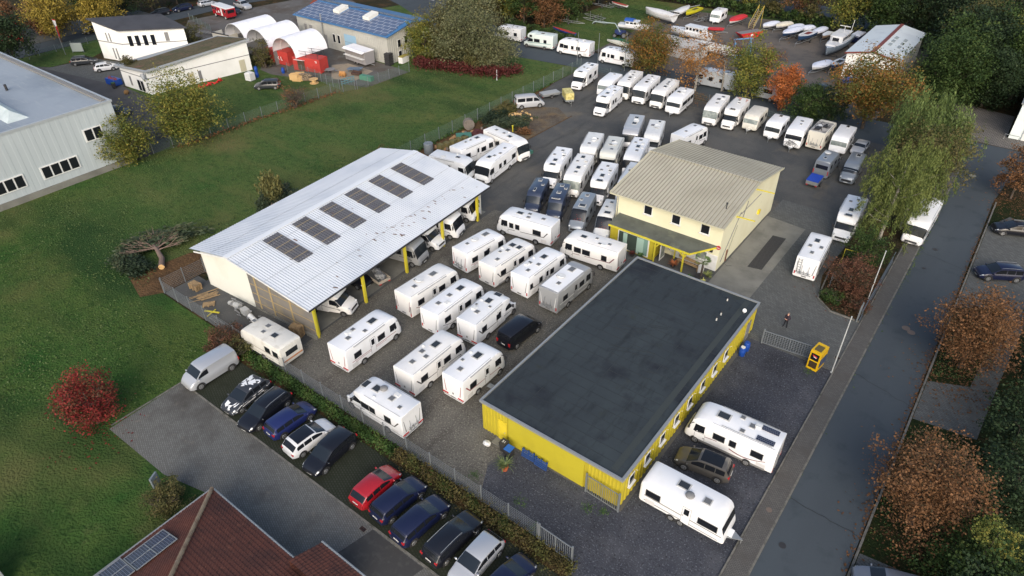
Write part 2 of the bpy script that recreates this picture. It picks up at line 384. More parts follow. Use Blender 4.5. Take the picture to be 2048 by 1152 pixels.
sheet("upper_yard", [(-158, 84), (-147, 76), (-131, 74), (-120, 77), (-116, 73), (-112, 72.6), (-92.5, 78.4), (-92.2, 88.5), (-97, 89), (-126, 90), (-127, 112), (-140, 118), (-152, 118)], 0.024, mat("upper_gravel", srgb(92, 90, 88), .95, noise=[
    (srgb(78, 70, 62), .2, .45, .66, 6), (srgb(112, 108, 104), .6, .55, .75, 8), (srgb(60, 60, 60), 3, .6, .8)]))
sheet("upper_slab", [(-107, 82.7), (-105.2, 85.2), (-98, 85), (-96.8, 79.6), (-101, 77.5)], 0.030, mat("upper_concrete", srgb(146, 134, 116), .9, noise=[(srgb(116, 108, 98), .8, .5, .75)]))
sheet("junction_markings", [(-139, 127.6), (-134, 126.8), (-134, 127.1), (-139, 127.9)], 0.016, mat("road_paint", srgb(190, 190, 186), .7))
for k in range(4):
    sheet("lane_dash", [(-131.5 + 5 * k, 131.3 - 1.05 * k), (-128.8 + 5 * k, 130.75 - 1.05 * k), (-128.8 + 5 * k, 131.0 - 1.05 * k), (-131.5 + 5 * k, 131.55 - 1.05 * k)], 0.016, MATS["road_paint"])
sheet("road_verge", [(-160.4, 44), (-150, 50), (-149.4, 58), (-160.4, 74)], 0.02, GRASS)
# covers and drains set in the surfaces
def manhole(x, y, r, z, m, lab, n=14):
    o = MB().tube([(x, y, z), (x, y, z + .012)], r, n).obj("manhole_cover", m); tag(o, lab, "manhole cover")
IRON = mat("cast_iron", srgb(104, 92, 84), .7)
tag(MB().tube([(-1.0, 63.9, .01), (-1.0, 63.9, .022)], .38, 16).tube([(-.45, 63.5, .01), (-.45, 63.5, .021)], .36, 16).box((-.72, 63.7, .015), (.5, .3, .01), -.6).obj("manhole_cover", IRON), "twin round pale manhole cover in the middle of the main road", "manhole cover")
manhole(-1.7, 80.8, .28, .01, DARK, "small dark manhole cover up the main road beside the birch")
manhole(-1.9, 76.0, .2, .01, DARK, "tiny dark valve cover on the road near the sliding gate")
manhole(-4.0, 35.6, .22, .1, IRON, "round cover in the sidewalk beside the long caravan drawbar")
manhole(-2.2, 33.4, .26, .01, DARK, "dark oval cover at the bottom of the main road")
manhole(-1.5, 103.5, .42, .014, mat("pale_iron", srgb(150, 146, 130), .8), "pale patched manhole cover at the road junction")
def drain(x, y, z, lab, rz=0):
    t = thing("drain_grate", lab, "drain", (x, y, z), rz)
    MB().box((0, 0, .006), (.62, .42, .012)).obj("frame", KERB, t)
    MB().box((0, 0, .016), (.5, .3, .008)).obj("grille", mat("rust_grate", srgb(76, 46, 40), .8, brick=(srgb(20, 18, 18), srgb(90, 54, 46), .1, .3, .04, 0)), t)
drain(-4.98, 55.5, .03, "square drain grate at the edge of the entrance paving")
drain(-26.6, 16.6, .02, "rusty drain grate in the drive behind the red hatchback", .0)
CRACK = mat("tar_seam", srgb(40, 44, 48), .8)
for i, (x0, y0, x1, y1) in enumerate([(-3.2, 37.6, 2.0, 37.3), (-3.2, 54.4, 2.0, 52.9), (-3.2, 79.5, 1.8, 78.2), (-1.5, 98, 2, 102)]):
    mb = MB(); rr = random.Random(i); n = 12
    pts = [(x0 + (x1 - x0) * k / n, y0 + (y1 - y0) * k / n + rr.uniform(-.12, .12)) for k in range(n + 1)]
    for a, b in zip(pts, pts[1:]):
        mb.add([(a[0], a[1] - .03, .016), (b[0], b[1] - .03, .016), (b[0], b[1] + .03, .016), (a[0], a[1] + .03, .016)], [(0, 1, 2, 3)])
    struct(mb.obj("road_seam", CRACK))

# ------------------------------------------------------------------ lofted bodies
class Loft:
    """sections: (x, half ring [(y,z)...] from bottom centre to top centre)"""
    def __init__(s, secs):
        s.secs = secs; s.n = len(secs[0][1]); s.xs = [q[0] for q in secs]
        s.full = []
        for x, h in secs:
            s.full.append([Vector((x, y, z)) for y, z in h] + [Vector((x, -y, z)) for y, z in h[-2:0:-1]])
        s.N = len(s.full[0])
    def at(s, x, k):
        xs = s.xs; i = 0
        while i < len(xs) - 2 and x > xs[i + 1]: i += 1
        t = (x - xs[i]) / (xs[i + 1] - xs[i]); k0 = int(math.floor(k)); u = k - k0
        P = [s.full[i + a][(k0 + b) % s.N] for a in (0, 1) for b in (0, 1)]
        return (P[0] * (1 - u) + P[1] * u) * (1 - t) + (P[2] * (1 - u) + P[3] * u) * t
    def mb(s, m=0):
        return MB().rings(s.full, m)
    def patch(s, xs, ks, off=.012, mb=None, m=0, mirror=False, sides=None):
        mb = mb or MB(); cx = sum(xs) / len(xs)
        for sg in (sides or (1,)):
            P = []
            for x in xs:
                for k in ks:
                    kk = k if sg == 1 else s.N - k
                    p = s.at(x, kk); e = .02
                    a = s.at(min(x + e, s.xs[-1] - 1e-4), kk) - s.at(max(x - e, s.xs[0] + 1e-4), kk)
                    b = s.at(x, kk + .05) - s.at(x, kk - .05)
                    n = a.cross(b)
                    c = s.full[0][0]
                    if n.length > 1e-9:
                        n.normalize()
                        if n.dot(p - Vector((p.x * .8, 0, 1.0))) < 0: n = -n
                    P.append(p + n * off)
            nv = len(ks)
            mb.add(P, [(i * nv + j, i * nv + j + 1, (i + 1) * nv + j + 1, (i + 1) * nv + j) for i in range(len(xs) - 1) for j in range(nv - 1)], m)
        return mb

def lin(a, b, n): return [a + (b - a) * i / (n - 1) for i in range(n)]

def rrect(w, z0, z1, r=.12, cr=.03):
    r = min(r, (z1 - z0) * .35)
    return [(0, z0), (w * .9, z0), (w, z0 + min(.1, (z1 - z0) * .2)), (w, z0 + (z1 - z0) * .45), (w, z1 - r), (w - r * .3, z1 - r * .3), (w - r, z1), (0, z1 + cr)]

# ---- wheels
_wheel_cache = {}
def wheel_mesh(r, w, rimm):
    key = (r, w, rimm.name)
    if key in _wheel_cache: return _wheel_cache[key]
    ty = MB().tube([(0, -w / 2, 0), (0, -w / 2 + .03, 0), (0, w / 2 - .03, 0), (0, w / 2, 0)], [r * .93, r, r, r * .93], 20).mesh("tyre", RUBBER, True)
    rm = MB()
    for sg in (1, -1):
        rm.tube([(0, sg * (w / 2 - .02), 0), (0, sg * (w / 2 + .012), 0)], [r * .64, r * .6], 16)
        for k in range(5):
            a = 2 * pi * k / 5
            rm.box((cos(a) * r * .36, sg * (w / 2 + .014), sin(a) * r * .36), (r * .34, .012, r * .13), 0, 1, 0, -a - pi / 2 + .0)
    _wheel_cache[key] = (ty, rm.mesh("rim", [rimm, DARK]))
    return _wheel_cache[key]
def wheel(parent, x, y, r=.33, w=.2, rimm=None):
    ty, rm = wheel_mesh(r, w, rimm or RIM)
    o = link("wheel", ty, parent, (x, y, r))
    link("rim", rm, o)
    return o
_arch = {}
def arch(parent, x, y, r):
    if r not in _arch:
        mb = MB(); arch_mb(mb, 0, 0, r); _arch[r] = mb.mesh("wheel_arch", DARK)
    link("wheel_arch", _arch[r], parent, (x, y, 0))
def arch_mb(mb, x, y, r, z=None, m=0, th=.012):
    n = 14; z = r if z is None else z
    pts = [(x + r * 1.22 * cos(pi * k / (n - 1)), z + r * 1.22 * sin(pi * k / (n - 1))) for k in range(n)]
    pts = [(x + r * 1.22, z - r * .35)] + pts + [(x - r * 1.22, z - r * .35)]
    mb.add([(p[0], y, p[1]) for p in pts], [tuple(range(len(pts)))], m)

# ---- roof hatch
_h = {}
def hatch(parent, x, y, sx, sy, z, dark=False, rz=0):
    key = (sx, sy, dark)
    if key not in _h:
        fr = MB().box((0, 0, .025), (sx, sy, .05)).mesh("roof_hatch", HATCHF)
        pn = MB().box((0, 0, .06), (sx * .78, sy * .76, .03)).mesh("pane", HATCHD if dark else HATCHG)
        _h[key] = (fr, pn)
    o = link("roof_hatch", _h[key][0], parent, (x, y, z), rz)
    link("pane", _h[key][1], o)

def side_window(parent, x0, x1, z0, z1, y, side, glass=None, fr=True):
    w = link("window", None) if False else None
    mb = MB()
    yy = side * y
    o = MB().box(((x0 + x1) / 2, yy, (z0 + z1) / 2), (x1 - x0 + .08, .03, z1 - z0 + .08)).obj("window", GREYT if fr else DARK, parent)
    MB().box(((x0 + x1) / 2, yy + side * .013, (z0 + z1) / 2), (x1 - x0, .02, z1 - z0)).obj("pane", glass or GLASS, o)

def door(parent, x0, x1, z0, z1, y, side, m, win=True, opened=False):
    yy = side * y
    o = MB().box(((x0 + x1) / 2, yy, (z0 + z1) / 2), (x1 - x0, .024, z1 - z0)).box((x0 - .01, yy, (z0 + z1) / 2), (.02, .028, z1 - z0), m=1).box((x1 + .01, yy, (z0 + z1) / 2), (.02, .028, z1 - z0), m=1).box(((x0 + x1) / 2, yy, z1 + .01), (x1 - x0 + .04, .028, .02), m=1).obj("door", [m, GREYT], parent)
    if win:
        MB().box(((x0 + x1) / 2, yy + side * .012, z1 - .45), ((x1 - x0) * .6, .02, .62)).obj("window", GLASS, o)
    MB().box((x0 + .08, yy + side * .02, (z0 + z1) / 2 - .05), (.1, .03, .05)).obj("handle", DARK, o)

def bikes(parent, x, z, w=1.6, dirx=-1, rz=0):
    """folded bicycle rack on a rear wall"""
    mb = MB()
    for y in (-.35, .35):
        mb.tube([(x + dirx * .02, y, z + .9), (x + dirx * .1, y, z + .5), (x + dirx * .08, y, z), (x + dirx * .3, y, z - .05)], .02, 6)
    mb.bar((x + dirx * .12, -.6, z + .1), (x + dirx * .12, .6, z + .1), .04).bar((x + dirx * .3, -.7, z), (x + dirx * .3, .7, z), .05)
    for y in (-.45, 0, .4):
        mb.bar((x + dirx * .14, y, z - .1), (x + dirx * .14, y + .1, z + .35), .05)
    mb.obj("bike_rack", CHROME, parent)

def graphics(parent, w, L, col, style):
    for sg in (1, -1):
        mb = MB(); y = sg * (w + .006)
        def q(pts): mb.add([(p[0], y, p[1]) for p in pts], [tuple(range(len(pts)))])
        if style == 'angle':
            q([(.35, 1.95), (.9, 1.25), (1.02, 1.25), (.5, 1.95)]); q([(.9, 1.25), (L * .55, 1.12), (L * .55, 1.17), (1.0, 1.33)])
            q([(L - 2.6, 1.12), (L - 1.0, 1.0), (L - .9, .85), (L - 1.3, .98), (L - 2.6, 1.06)])
        elif style == 'swoosh':
            pts = [(.6 + t * 2.8, 1.35 - .5 * sin(pi * min(1, t * .8))) for t in lin(0, 1, 9)]
            q(pts + [(p[0] + .05, p[1] - .09) for p in pts[::-1]]); q([(L - 2.7, 1.18), (L - .9, .98), (L - .9, 1.04), (L - 2.7, 1.24)])
        elif style == 'line':
            q([(.6, 1.15), (L - .9, 1.02), (L - .9, 1.07), (.6, 1.2)]); q([(1.0, .98), (L - 2.2, .9), (L - 2.2, .93), (1.0, 1.02)])
        elif style == 'bands':
            q([(.4, 1.22), (L - 1.2, 1.1), (L - 1.2, 1.18), (.4, 1.32)]); q([(.4, .72), (L - 1.4, .62), (L - 1.4, .68), (.4, .8)])
        mb.obj("side_stripe", col, parent)

HA = [(1.3, .15, .45, .45, 0), (2.2, .55, .4, .4, 0), (2.6, -.5, .4, .4, 0), (4.2, 0, .95, .72, 1), (5.75, 0, .5, .5, 0)]
HB = [(1.2, 0, .45, .45, 0), (2.6, .2, .5, .5, 0), (4.0, 0, .9, .7, 1), (5.6, 0, .5, .5, 0)]
HC = [(1.5, 0, .45, .45, 0), (3.0, .45, .4, .4, 0), (3.3, -.5, .4, .4, 0), (4.2, .1, .7, .5, 1)]
CL_X = 0
def rv(kind, x, y, head, label, L=7.0, W=2.3, H=2.85, body=None, roof=None, hat=HA, gfx='angle', gcol=None, rear='bar', glass=None, cab=None,
       extras=(), group=None, wins=None, skirt=None, anchor='rear', cat=None):
    vr = random.Random(int(abs(x * 31 + y * 17)))
    body = body or vr.choice([WHITE, WHITE, WHITE_B, WHITE_C]); gcol = gcol or DARK
    name = {'A': 'motorhome', 'S': 'motorhome', 'C': 'alcove_motorhome', 'V': 'camper_van', 'K': 'caravan'}[kind]
    cat = cat or ('caravan' if kind == 'K' else 'camper van' if kind == 'V' else 'motorhome')
    h = radians(head)
    if anchor == 'front': x, y = x - cos(h) * L, y - sin(h) * L
    t = thing(name, label, cat, (x, y, .03), h, group)
    w = W / 2
    R = rrect
    glass = glass or GLASS2
    if kind == 'A':
        lf = Loft([(0.0, R(w * .985, .40, H - .03, .07)), (.035, R(w, .36, H, .08)), (.16, R(w, .36, H, .09)), (L * .5, R(w, .34, H, .09)), (L - 2.1, R(w, .34, H, .09)), (L - 1.5, R(w, .34, H - .03)),
                   (L - 1.05, R(w * .998, .34, H - .09)), (L - .78, R(w * .99, .34, H - .22, .16)), (L - .60, R(w * .98, .34, H - .40, .18)), (L - .52, R(w * .975, .34, H - .52, .18)), (L - .40, R(w * .96, .34, H - .92, .2)),
                   (L - .29, R(w * .94, .34, H - 1.30, .2)), (L - .22, R(w * .92, .34, H - 1.54, .2)), (L - .10, R(w * .88, .34, H - 1.72, .2)), (L - .03, R(w * .82, .36, .92, .15)), (L, R(w * .76, .42, .74, .1))])
        b = lf.mb().obj("body", [body], t, True)
        K2 = lf.N / 2
        ws = lin(4.02, lf.N - 4.02, 15)
        lf.patch([L - .545, L - .52, L - .46, L - .40, L - .34, L - .29, L - .225], ws, .014).obj("windscreen", glass, t, True)
        for sg in (1, -1):
            mb = MB().add([(L - 1.62, sg * (w + .008), 2.12), (L - 1.62, sg * (w + .008), 1.38), (L - .92, sg * (w * .995 + .012), 1.3), (L - .74, sg * (w * .985 + .008), 1.32), (L - .84, sg * (w * .99 + .01), 2.1)], [(0, 1, 2, 3, 4)])
            mb.obj("cab_window", GLASS, t)
        MB().box((L - 0.0, 0, .62), (.05, W * .56, .2)).box((L - .02, 0, .44), (.05, W * .7, .08)).obj("grille", DARK, t)
        for sg in (1, -1):
            MB().blob((L - .09, sg * w * .66, .82), (.09, .22, .09), 1, amp=0).obj("headlight", LAMP, t, True)
            MB().tube([(L - .72, sg * (w * .96), 2.15), (L - .5, sg * (w + .16), 2.1), (L - .42, sg * (w + .2), 1.9)], .03, 6).box((L - .42, sg * (w + .2), 1.78), (.1, .14, .36)).obj("mirror", DARK, t)
        MB().box((L - .0, 0, .42), (.06, .5, .11)).obj("number_plate", PLATE, t)
        wh = [(1.95, .34), (L - 1.0, .34)]; winz = (1.35, 1.95); wl = L - 1.9
    elif kind in 'SC':
        bl = L - 2.35
        if kind == 'S':
            nose = [(bl, R(w, .36, H)), (bl + .06, R(w, 1.75, H)), (bl + .45, R(w * .985, 1.95, H - .05)), (bl + .80, R(w * .95, 2.0, H - .2)), (bl + 1.02, R(w * .9, 2.04, H - .42)), (bl + 1.15, R(w * .82, 2.06, H - .64, .1))]
        else:
            H2 = H + .12
            nose = [(bl, R(w, .36, H)), (bl + .06, R(w, 1.75, H2)), (bl + .7, R(w, 1.95, H2)), (bl + 1.1, R(w * .985, 2.0, H2 - .1)), (bl + 1.32, R(w * .95, 2.08, H2 - .35)), (bl + 1.42, R(w * .88, 2.15, H2 - .55, .1))]
        lf = Loft([(0.0, R(w * .985, .40, H - .03, .07)), (.035, R(w, .36, H, .08)), (.16, R(w, .36, H, .09)), (bl * .5, R(w, .36, H, .09))] + nose)
        lf.mb().obj("body", body, t, True)
        cw = 1.0
        cf = Loft([(bl - .1, R(cw, .3, 2.0)), (bl + .75, R(cw * .98, .3, 2.08, .2)), (bl + .98, R(cw * .97, .3, 1.86, .2)), (bl + 1.25, R(cw * .98, .3, 1.56, .18)), (bl + 1.5, R(cw * .98, .3, 1.3, .14)),
                   (bl + 1.85, R(cw * .97, .3, 1.2, .16)), (bl + 2.12, R(cw * .92, .3, 1.04, .2)), (bl + 2.27, R(cw * .85, .3, .84, .16)), (bl + 2.33, R(cw * .75, .34, .66, .1)), (bl + 2.35, R(cw * .7, .38, .58, .08))])
        cm = cab or body
        cf.mb().obj("cab", cm, t, True)
        cf.patch([bl + .82, bl + .98, bl + 1.25, bl + 1.46], lin(4.4, cf.N - 4.4, 11), .014).obj("windscreen", glass, t, True)
        for sg in (1, -1):
            y = sg * (cw + .008)
            mb = MB().add([(bl + .18, y, 1.9), (bl + .18, y, 1.3), (bl + 1.36, y, 1.22), (bl + 1.3, y, 1.34), (bl + .86, y * .985, 1.88)], [(0, 1, 2, 3, 4)])
            mb.obj("cab_window", GLASS, t)
        MB().box((bl + 2.33, 0, .72), (.06, 1.15, .2)).obj("grille", DARK, t)
        MB().box((bl + 2.34, 0, .42), (.06, 1.5, .16)).obj("bumper", DARK if kind == 'C' else cm, t)
        for sg in (1, -1):
            MB().blob((bl + 2.14, sg * .78, .98), (.16, .13, .12), 1, amp=0).obj("headlight", LAMP, t, True)
            MB().bar((bl + 1.2, sg * 1.0, 1.4), (bl + 1.2, sg * 1.2, 1.45), .06).box((bl + 1.2, sg * 1.24, 1.5), (.09, .16, .36)).obj("mirror", DARK, t)
        MB().box((bl + 2.37, 0, .48), (.04, .5, .11)).obj("number_plate", PLATE, t)
        wh = [(1.8, .34), (bl + 1.6, .34)]; winz = (1.35, 1.95); wl = bl - .2
        if kind == 'S':
            hatch(t, bl + .42, 0, .62, .95, H - .06, True)
        else:
            side_window(t, bl + .35, bl + .85, 2.25, 2.6, w + .003, 1); side_window(t, bl + .35, bl + .85, 2.25, 2.6, w + .003, -1)
    elif kind == 'V':
        w = W / 2
        T = lambda ww, z1: [(0, .28), (ww * .9, .28), (ww, .4), (ww, 1.1), (ww * .95, z1 - .35), (ww * .88, z1 - .08), (ww * .78, z1), (0, z1 + .04)]
        lf = Loft([(0, T(w * .96, H - .1)), (.05, T(w * .99, H - .03)), (.2, T(w, H)), (L - 2.3, T(w, H)), (L - 1.95, T(w, H - .04)), (L - 1.62, T(w * .99, H - .22)), (L - 1.36, T(w * .98, H - .52)), (L - 1.1, T(w * .98, 1.72)),
                   (L - .82, T(w * .97, 1.36)), (L - .45, T(w * .95, 1.2)), (L - .22, T(w * .9, 1.04)), (L - .07, T(w * .83, .84)), (L - .01, R(w * .74, .32, .66, .1)), (L, R(w * .7, .36, .58, .08))])
        lf.secs[-1] = lf.secs[-1]
        lf.mb().obj("body", body, t, True)
        fore = 'skyview' in extras
        lf.patch(lin(L - 1.78 if fore else L - 1.42, L - .86, 7), lin(4.9 if not fore else 5.1, lf.N - (4.9 if not fore else 5.1), 9), .014).obj("windscreen", GLASSN if not fore else GLASS, t, True)
        for sg in (1, -1):
            mb = MB().add([(L - 2.1, sg * (w * .965), 1.75), (L - 2.15, sg * (w + .006), 1.28), (L - .98, sg * (w * .99), 1.2), (L - 1.25, sg * (w * .955), 1.72)], [(0, 1, 2, 3)])
            mb.obj("cab_window", GLASS, t)
        MB().box((L + .0, 0, .66), (.05, 1.2, .26)).obj("grille", DARK, t)
        MB().box((L + .0, 0, .4), (.06, .5, .11)).obj("number_plate", PLATE, t)
        for sg in (1, -1):
            MB().blob((L - .19, sg * w * .76, .98), (.16, .13, .13), 1, amp=0).obj("headlight", LAMP, t, True)
            MB().bar((L - 1.15, sg * w, 1.35), (L - 1.15, sg * (w + .16), 1.4), .06).box((L - 1.15, sg * (w + .2), 1.45), (.09, .15, .36)).obj("mirror", DARK, t)
            for q0, q1 in ((.5, 1.25), (2.2, 3.1)):
                MB().add([(q0, sg * (w * .952 + .012), 1.95), (q1, sg * (w * .952 + .012), 1.95), (q1, sg * (w * .985 + .012), 1.4), (q0, sg * (w * .985 + .012), 1.4)], [(0, 1, 2, 3)]).obj("window", GLASS, t)
        wh = [(1.15, .34), (L - .95, .34)]; winz = None; wl = L
        MB().box((-.005, 0, 1.7), (.03, w * 1.5, .55)).obj("rear_window", GLASS, t)
    else:                                                             # caravan, nose is at +x with the drawbar
        sl = .42
        lf = Loft([(0, R(w * .95, .6, H - .35)), (.06, R(w * .99, .5, H - .12)), (.2, R(w, .42, H - .02)), (.5, R(w, .4, H)), (L * .6, R(w, .4, H)), (L - 1.0, R(w, .4, H - .03)), (L - .65, R(w, .4, H - .14)), (L - .45, R(w, .4, H - .34)),
                   (L - .3, R(w * .99, .4, H - .75)), (L - .14, R(w * .98, .4, H - 1.3)), (L - .05, R(w * .96, .42, 1.0)), (L, R(w * .92, .5, .8))])
        lf.mb().obj("body", body, t, True)
        lf.patch([L - .335, L - .26, L - .2, L - .155], lin(5.4, lf.N - 5.4, 7), .014).obj("front_window", glass, t)
        MB().add([(L - .12, .55, .55), (L - .12, -.55, .55), (L + 1.0, 0, .5), (L - .12, .5, .45), (L - .12, -.5, .45), (L + 1.0, 0, .42)], [(0, 1, 2), (3, 5, 4), (0, 2, 5, 3), (1, 4, 5, 2)]).tube([(L + .9, 0, .02), (L + .9, 0, .6)], .04, 6).box((L + .12, 0, .56), (.34, .6, .22), m=1).obj("drawbar", [CHROME, body], t)
        MB().box((-.0, 0, 1.65), (.05, 1.3, .55)).obj("rear_window", glass, t)
        wh = [(L * .46, .32)]; winz = (1.35, 1.95); wl = L - .5
        if 'twin' in extras: wh = [(L * .40, .3), (L * .40 + .72, .3)]
    # wheels and arches
    for wx, r in wh:
        for sg in (1, -1):
            yy = (w if not (kind in 'SC' and wx > L - 2.3) else 1.0)
            arch(t, wx, sg * (yy + .006), r)
            wheel(t, wx, sg * (yy - .09), r, .22, RIMD if kind in 'SC' else RIM)
    # side windows
    if winz:
        if wins is None:
            wins = {'R': [(.95, 1.75), (3.9, 4.75)], 'L': [(.95, 1.7), (2.7, 3.25), (3.75, 4.6)]} if kind in 'A' else {'R': [(.9, 1.6), (3.2, 3.9)], 'L': [(.9, 1.6), (2.9, 3.9)]} if kind in 'SC' else {'R': [(.5, 1.2), (2.9, 3.8)], 'L': [(.5, 1.3), (2.2, 3.6)]}
        for s_, lst in wins.items():
            for a, c in lst:
                if c < wl + .3: side_window(t, a, c, winz[0], winz[1], w + .004, 1 if s_ == 'L' else -1)
        dx = (L * .62 if kind == 'K' else wl - 1.55 if kind == 'A' else wl - .75)
        if kind == 'K': dx = L * .56
        door(t, dx - .32 if kind != 'A' else 2.95, dx + .3 if kind != 'A' else 3.55, .55, 2.25, w + .004, -1, body)
        if kind == 'A' : door(t, L - 1.72, L - .9, .6, 1.28, w + .003, 1, body, False)
        for sg in (1, -1): MB().box((.9, sg * (w + .002), .75), (.7, .02, .45)).obj("locker_flap", mat("flap_line", (.62, .62, .62), .4) if body in (WHITE, WHITE_B, WHITE_C) else body, t)
    if gfx and kind != 'V': graphics(t, w, L if kind != 'K' else L + 1.0, gcol, gfx)
    # rear dressing
    if kind != 'K' and kind != 'V':
        if rear == 'bar':
            for sg in (1, -1): MB().box((-.012, sg * .74 * w, .74), (.05, .62, .13)).obj("tail_light", REDL, t)
            MB().box((-.006, 0, .55), (.04, W * .95, .06)).obj("bumper_strip", GREYT, t)
        elif rear == 'dark':
            for sg in (1, -1):
                MB().box((-.0, sg * w * .9, 1.15), (.06, .14, 1.1)).box((-.01, sg * w * .9, .72), (.06, .12, .4), m=1).obj("tail_light", [GREYT, REDL], t)
        else:
            for sg in (1, -1):
                MB().box((-.01, sg * w * .86, .85), (.05, .12, .34)).obj("tail_light", REDL, t)
        MB().box((-.02, 0, .58), (.03, .5, .12)).obj("rear_number_plate", GREYT, t)
        for sg in (1, -1):
            mb = MB().add([(-.006, sg * w * .84, 2.25), (-.006, sg * w * .8, 2.25), (-.006, sg * w * .64, .95), (-.006, sg * w * .72, .95)], [(0, 1, 2, 3)])
            mb.obj("rear_stripe", GREYT if gcol is DARK else gcol, t)
            MB().box(((wl - .2) / 2 + .1, sg * (w - .1), H + .006), (wl - .4, .035, .02)).obj("roof_trim", TRIMG, t)
        if rear == 'bar' and 'rearwin' not in extras:
            MB().box((-.004, 0, 1.0), (.02, .16, .2)).obj("rear_badge", GREYT, t)
    if kind == 'V':
        for sg in (1, -1): MB().box((-.01, sg * w * .9, 1.0), (.05, .1, .6)).obj("tail_light", REDL, t)
    if 'rack' in extras: bikes(t, -.02, 1.0)
    if 'rearwin' in extras: MB().box((-.01, 0, 1.75), (.04, 1.1, .5)).obj("rear_window", GLASS, t)
    if roof is not None:
        MB().prism([(.22, -w + .14), (wl - .1, -w + .14), (wl - .1, w - .14), (.22, w - .14)], H + .0, H + .034).obj("roof_panel", roof, t)
    for hx, hy, sx, sy, dk in hat:
        if hx < wl + .35: hatch(t, hx, hy, sx, sy, H + .02 if kind != 'A' or hx < L - 2.0 else H - .03, bool(dk))
    if kind in 'AS' and 'dish' not in extras:
        if vr.random() < .55: MB().box((2.0, .55 * (1 if vr.random() < .5 else -1), H + .09), (.5, .38, .14)).obj("roof_vent", OFFWHITE, t)
        if vr.random() < .6: MB().tube([(3.4, .75, H), (3.4, .75, H + .12), (3.4, .75, H + .16)], [.14, .13, .05], 10).obj("aerial", OFFWHITE, t)
    if 'dish' in extras: MB().tube([(2.6, .25, H), (2.6, .25, H + .1), (2.62, .25, H + .14), (2.62, .25, H + .16)], [.12, .14, .42, .44], 16).obj("satellite_dish", OFFWHITE, t)
    if 'dome' in extras: MB().blob((3.4, -.4, H + .12), (.34, .34, .18), 1, amp=0, nu=14, nv=8).obj("satellite_dome", GREYT, t, True)
    if 'solar' in extras: MB().box((3.3, .55, H + .07), (1.2, .55, .04)).box((3.3, -.55, H + .07), (1.2, .55, .04)).obj("solar_panel", PV, t)
    if 'solar1' in extras: MB().box((1.1, .62, H + .07), (1.35, .5, .04)).box((1.1, -.62, H + .07), (1.35, .5, .04)).obj("solar_panel", mat("pv_lines", (.012, .018, .05), .25, brick=((.2, .22, .25), (.015, .02, .045), .17, .17, .012, 0)), t)
    if kind in 'AS': MB().tube([(1.0, -w - .03, H - .1), (wl - .3, -w - .03, H - .1)], .055, 8).obj("awning", TRIMG, t, True)
    if 'awning' in extras and kind not in 'AS': MB().tube([(.8, -w - .05, H - .08), (4.6, -w - .05, H - .08)], .07, 8).obj("awning", GREYT, t)
    if 'rails' in extras: MB().tube([(.5, w - .15, H + .1), (4.4, w - .15, H + .1)], .025, 6).tube([(.5, -w + .15, H + .1), (4.4, -w + .15, H + .1)], .025, 6).obj("roof_rail", CHROME, t)
    if 'ladder' in extras:
        mb = MB().bar((-.08, .5, .9), (-.08, .5, 2.7), .04).bar((-.08, .85, .9), (-.08, .85, 2.7), .04)
        for k in range(6): mb.bar((-.08, .5, 1.0 + .3 * k), (-.08, .85, 1.0 + .3 * k), .03)
        mb.obj("ladder", CHROME, t)
    if 'clutter' in extras:
        mb = MB().box((1.2, .3, H + .15), (1.2, .7, .16)).box((2.4, -.4, H + .12), (.8, .6, .1)).tube([(.8, -.3, H + .1), (3.4, .5, H + .14)], .06, 6)
        mb.obj("roof_load", DARK, t)
        MB().add([(1.9, -.1, H + .24), (2.7, .3, H + .24), (2.4, .7, H + .24), (1.7, .3, H + .24)], [(0, 1, 2, 3)]).obj("loose_panel", OFFWHITE, t)
    if 'redtext' in extras:
        scribble(t, kind, L, H)
    if skirt:
        for sg in (1, -1): MB().box((L * .45, sg * (w + .002), .48), (L * .75, .03, .2)).obj("skirt", skirt, t)
    if 'step' in extras: MB().box((3.2, -w - .35, .28), (.5, .5, .03)).obj("step", CHROME, t)
    if 'redcorner' in extras: MB().add([(.2, -.1, H + .036), (1.1, -.1, H + .036), (.2, -.95, H + .036)], [(0, 1, 2)]).add([(.4, .6, H + .036), (1.9, .9, H + .036), (.4, .98, H + .036)], [(0, 1, 2)]).obj("roof_graphic", mat("faded_red", srgb(196, 150, 140), .5), t)
    return t

def scribble(t, kind, L, H):
    """red hand-written price lines on the inside of the screen"""
    mb = MB(); rr = random.Random(int(L * 100)); r0, z0 = (L - 1.32, 1.9) if kind == 'V' else (L - 1.42, 1.82)
    for row in range(4):
        xx = r0 + row * .13; zz = z0 - row * .16
        y = -.42
        while y < .4:
            s_ = rr.uniform(.05, .12)
            mb.bar((xx + .03, y, zz + .05), (xx + .06, y + s_, zz + rr.uniform(0, .1)), .03, .04)
            mb.bar((xx + .06, y, zz - .02), (xx + .06, y + s_ * .9, zz + .05), .02, .03); y += s_ + .03
    mb.obj("red_writing", REDP, t)
TRIMG = mat("roof_trim_grey", (.36, .37, .38), .5)
GLASSN = mat("navy_screen", (.016, .022, .03), .14, spec=.45)
WHITE_B = mat("rv_white_warm", (.80, .795, .775), .34, coat=.15, noise=[((.70, .69, .66), 1.1, .5, .85), ((.5, .49, .46), 2.4, .68, .9)])
WHITE_C = mat("rv_white_cool", (.74, .755, .77), .36, coat=.1, noise=[((.64, .66, .67), 1.4, .5, .8)])

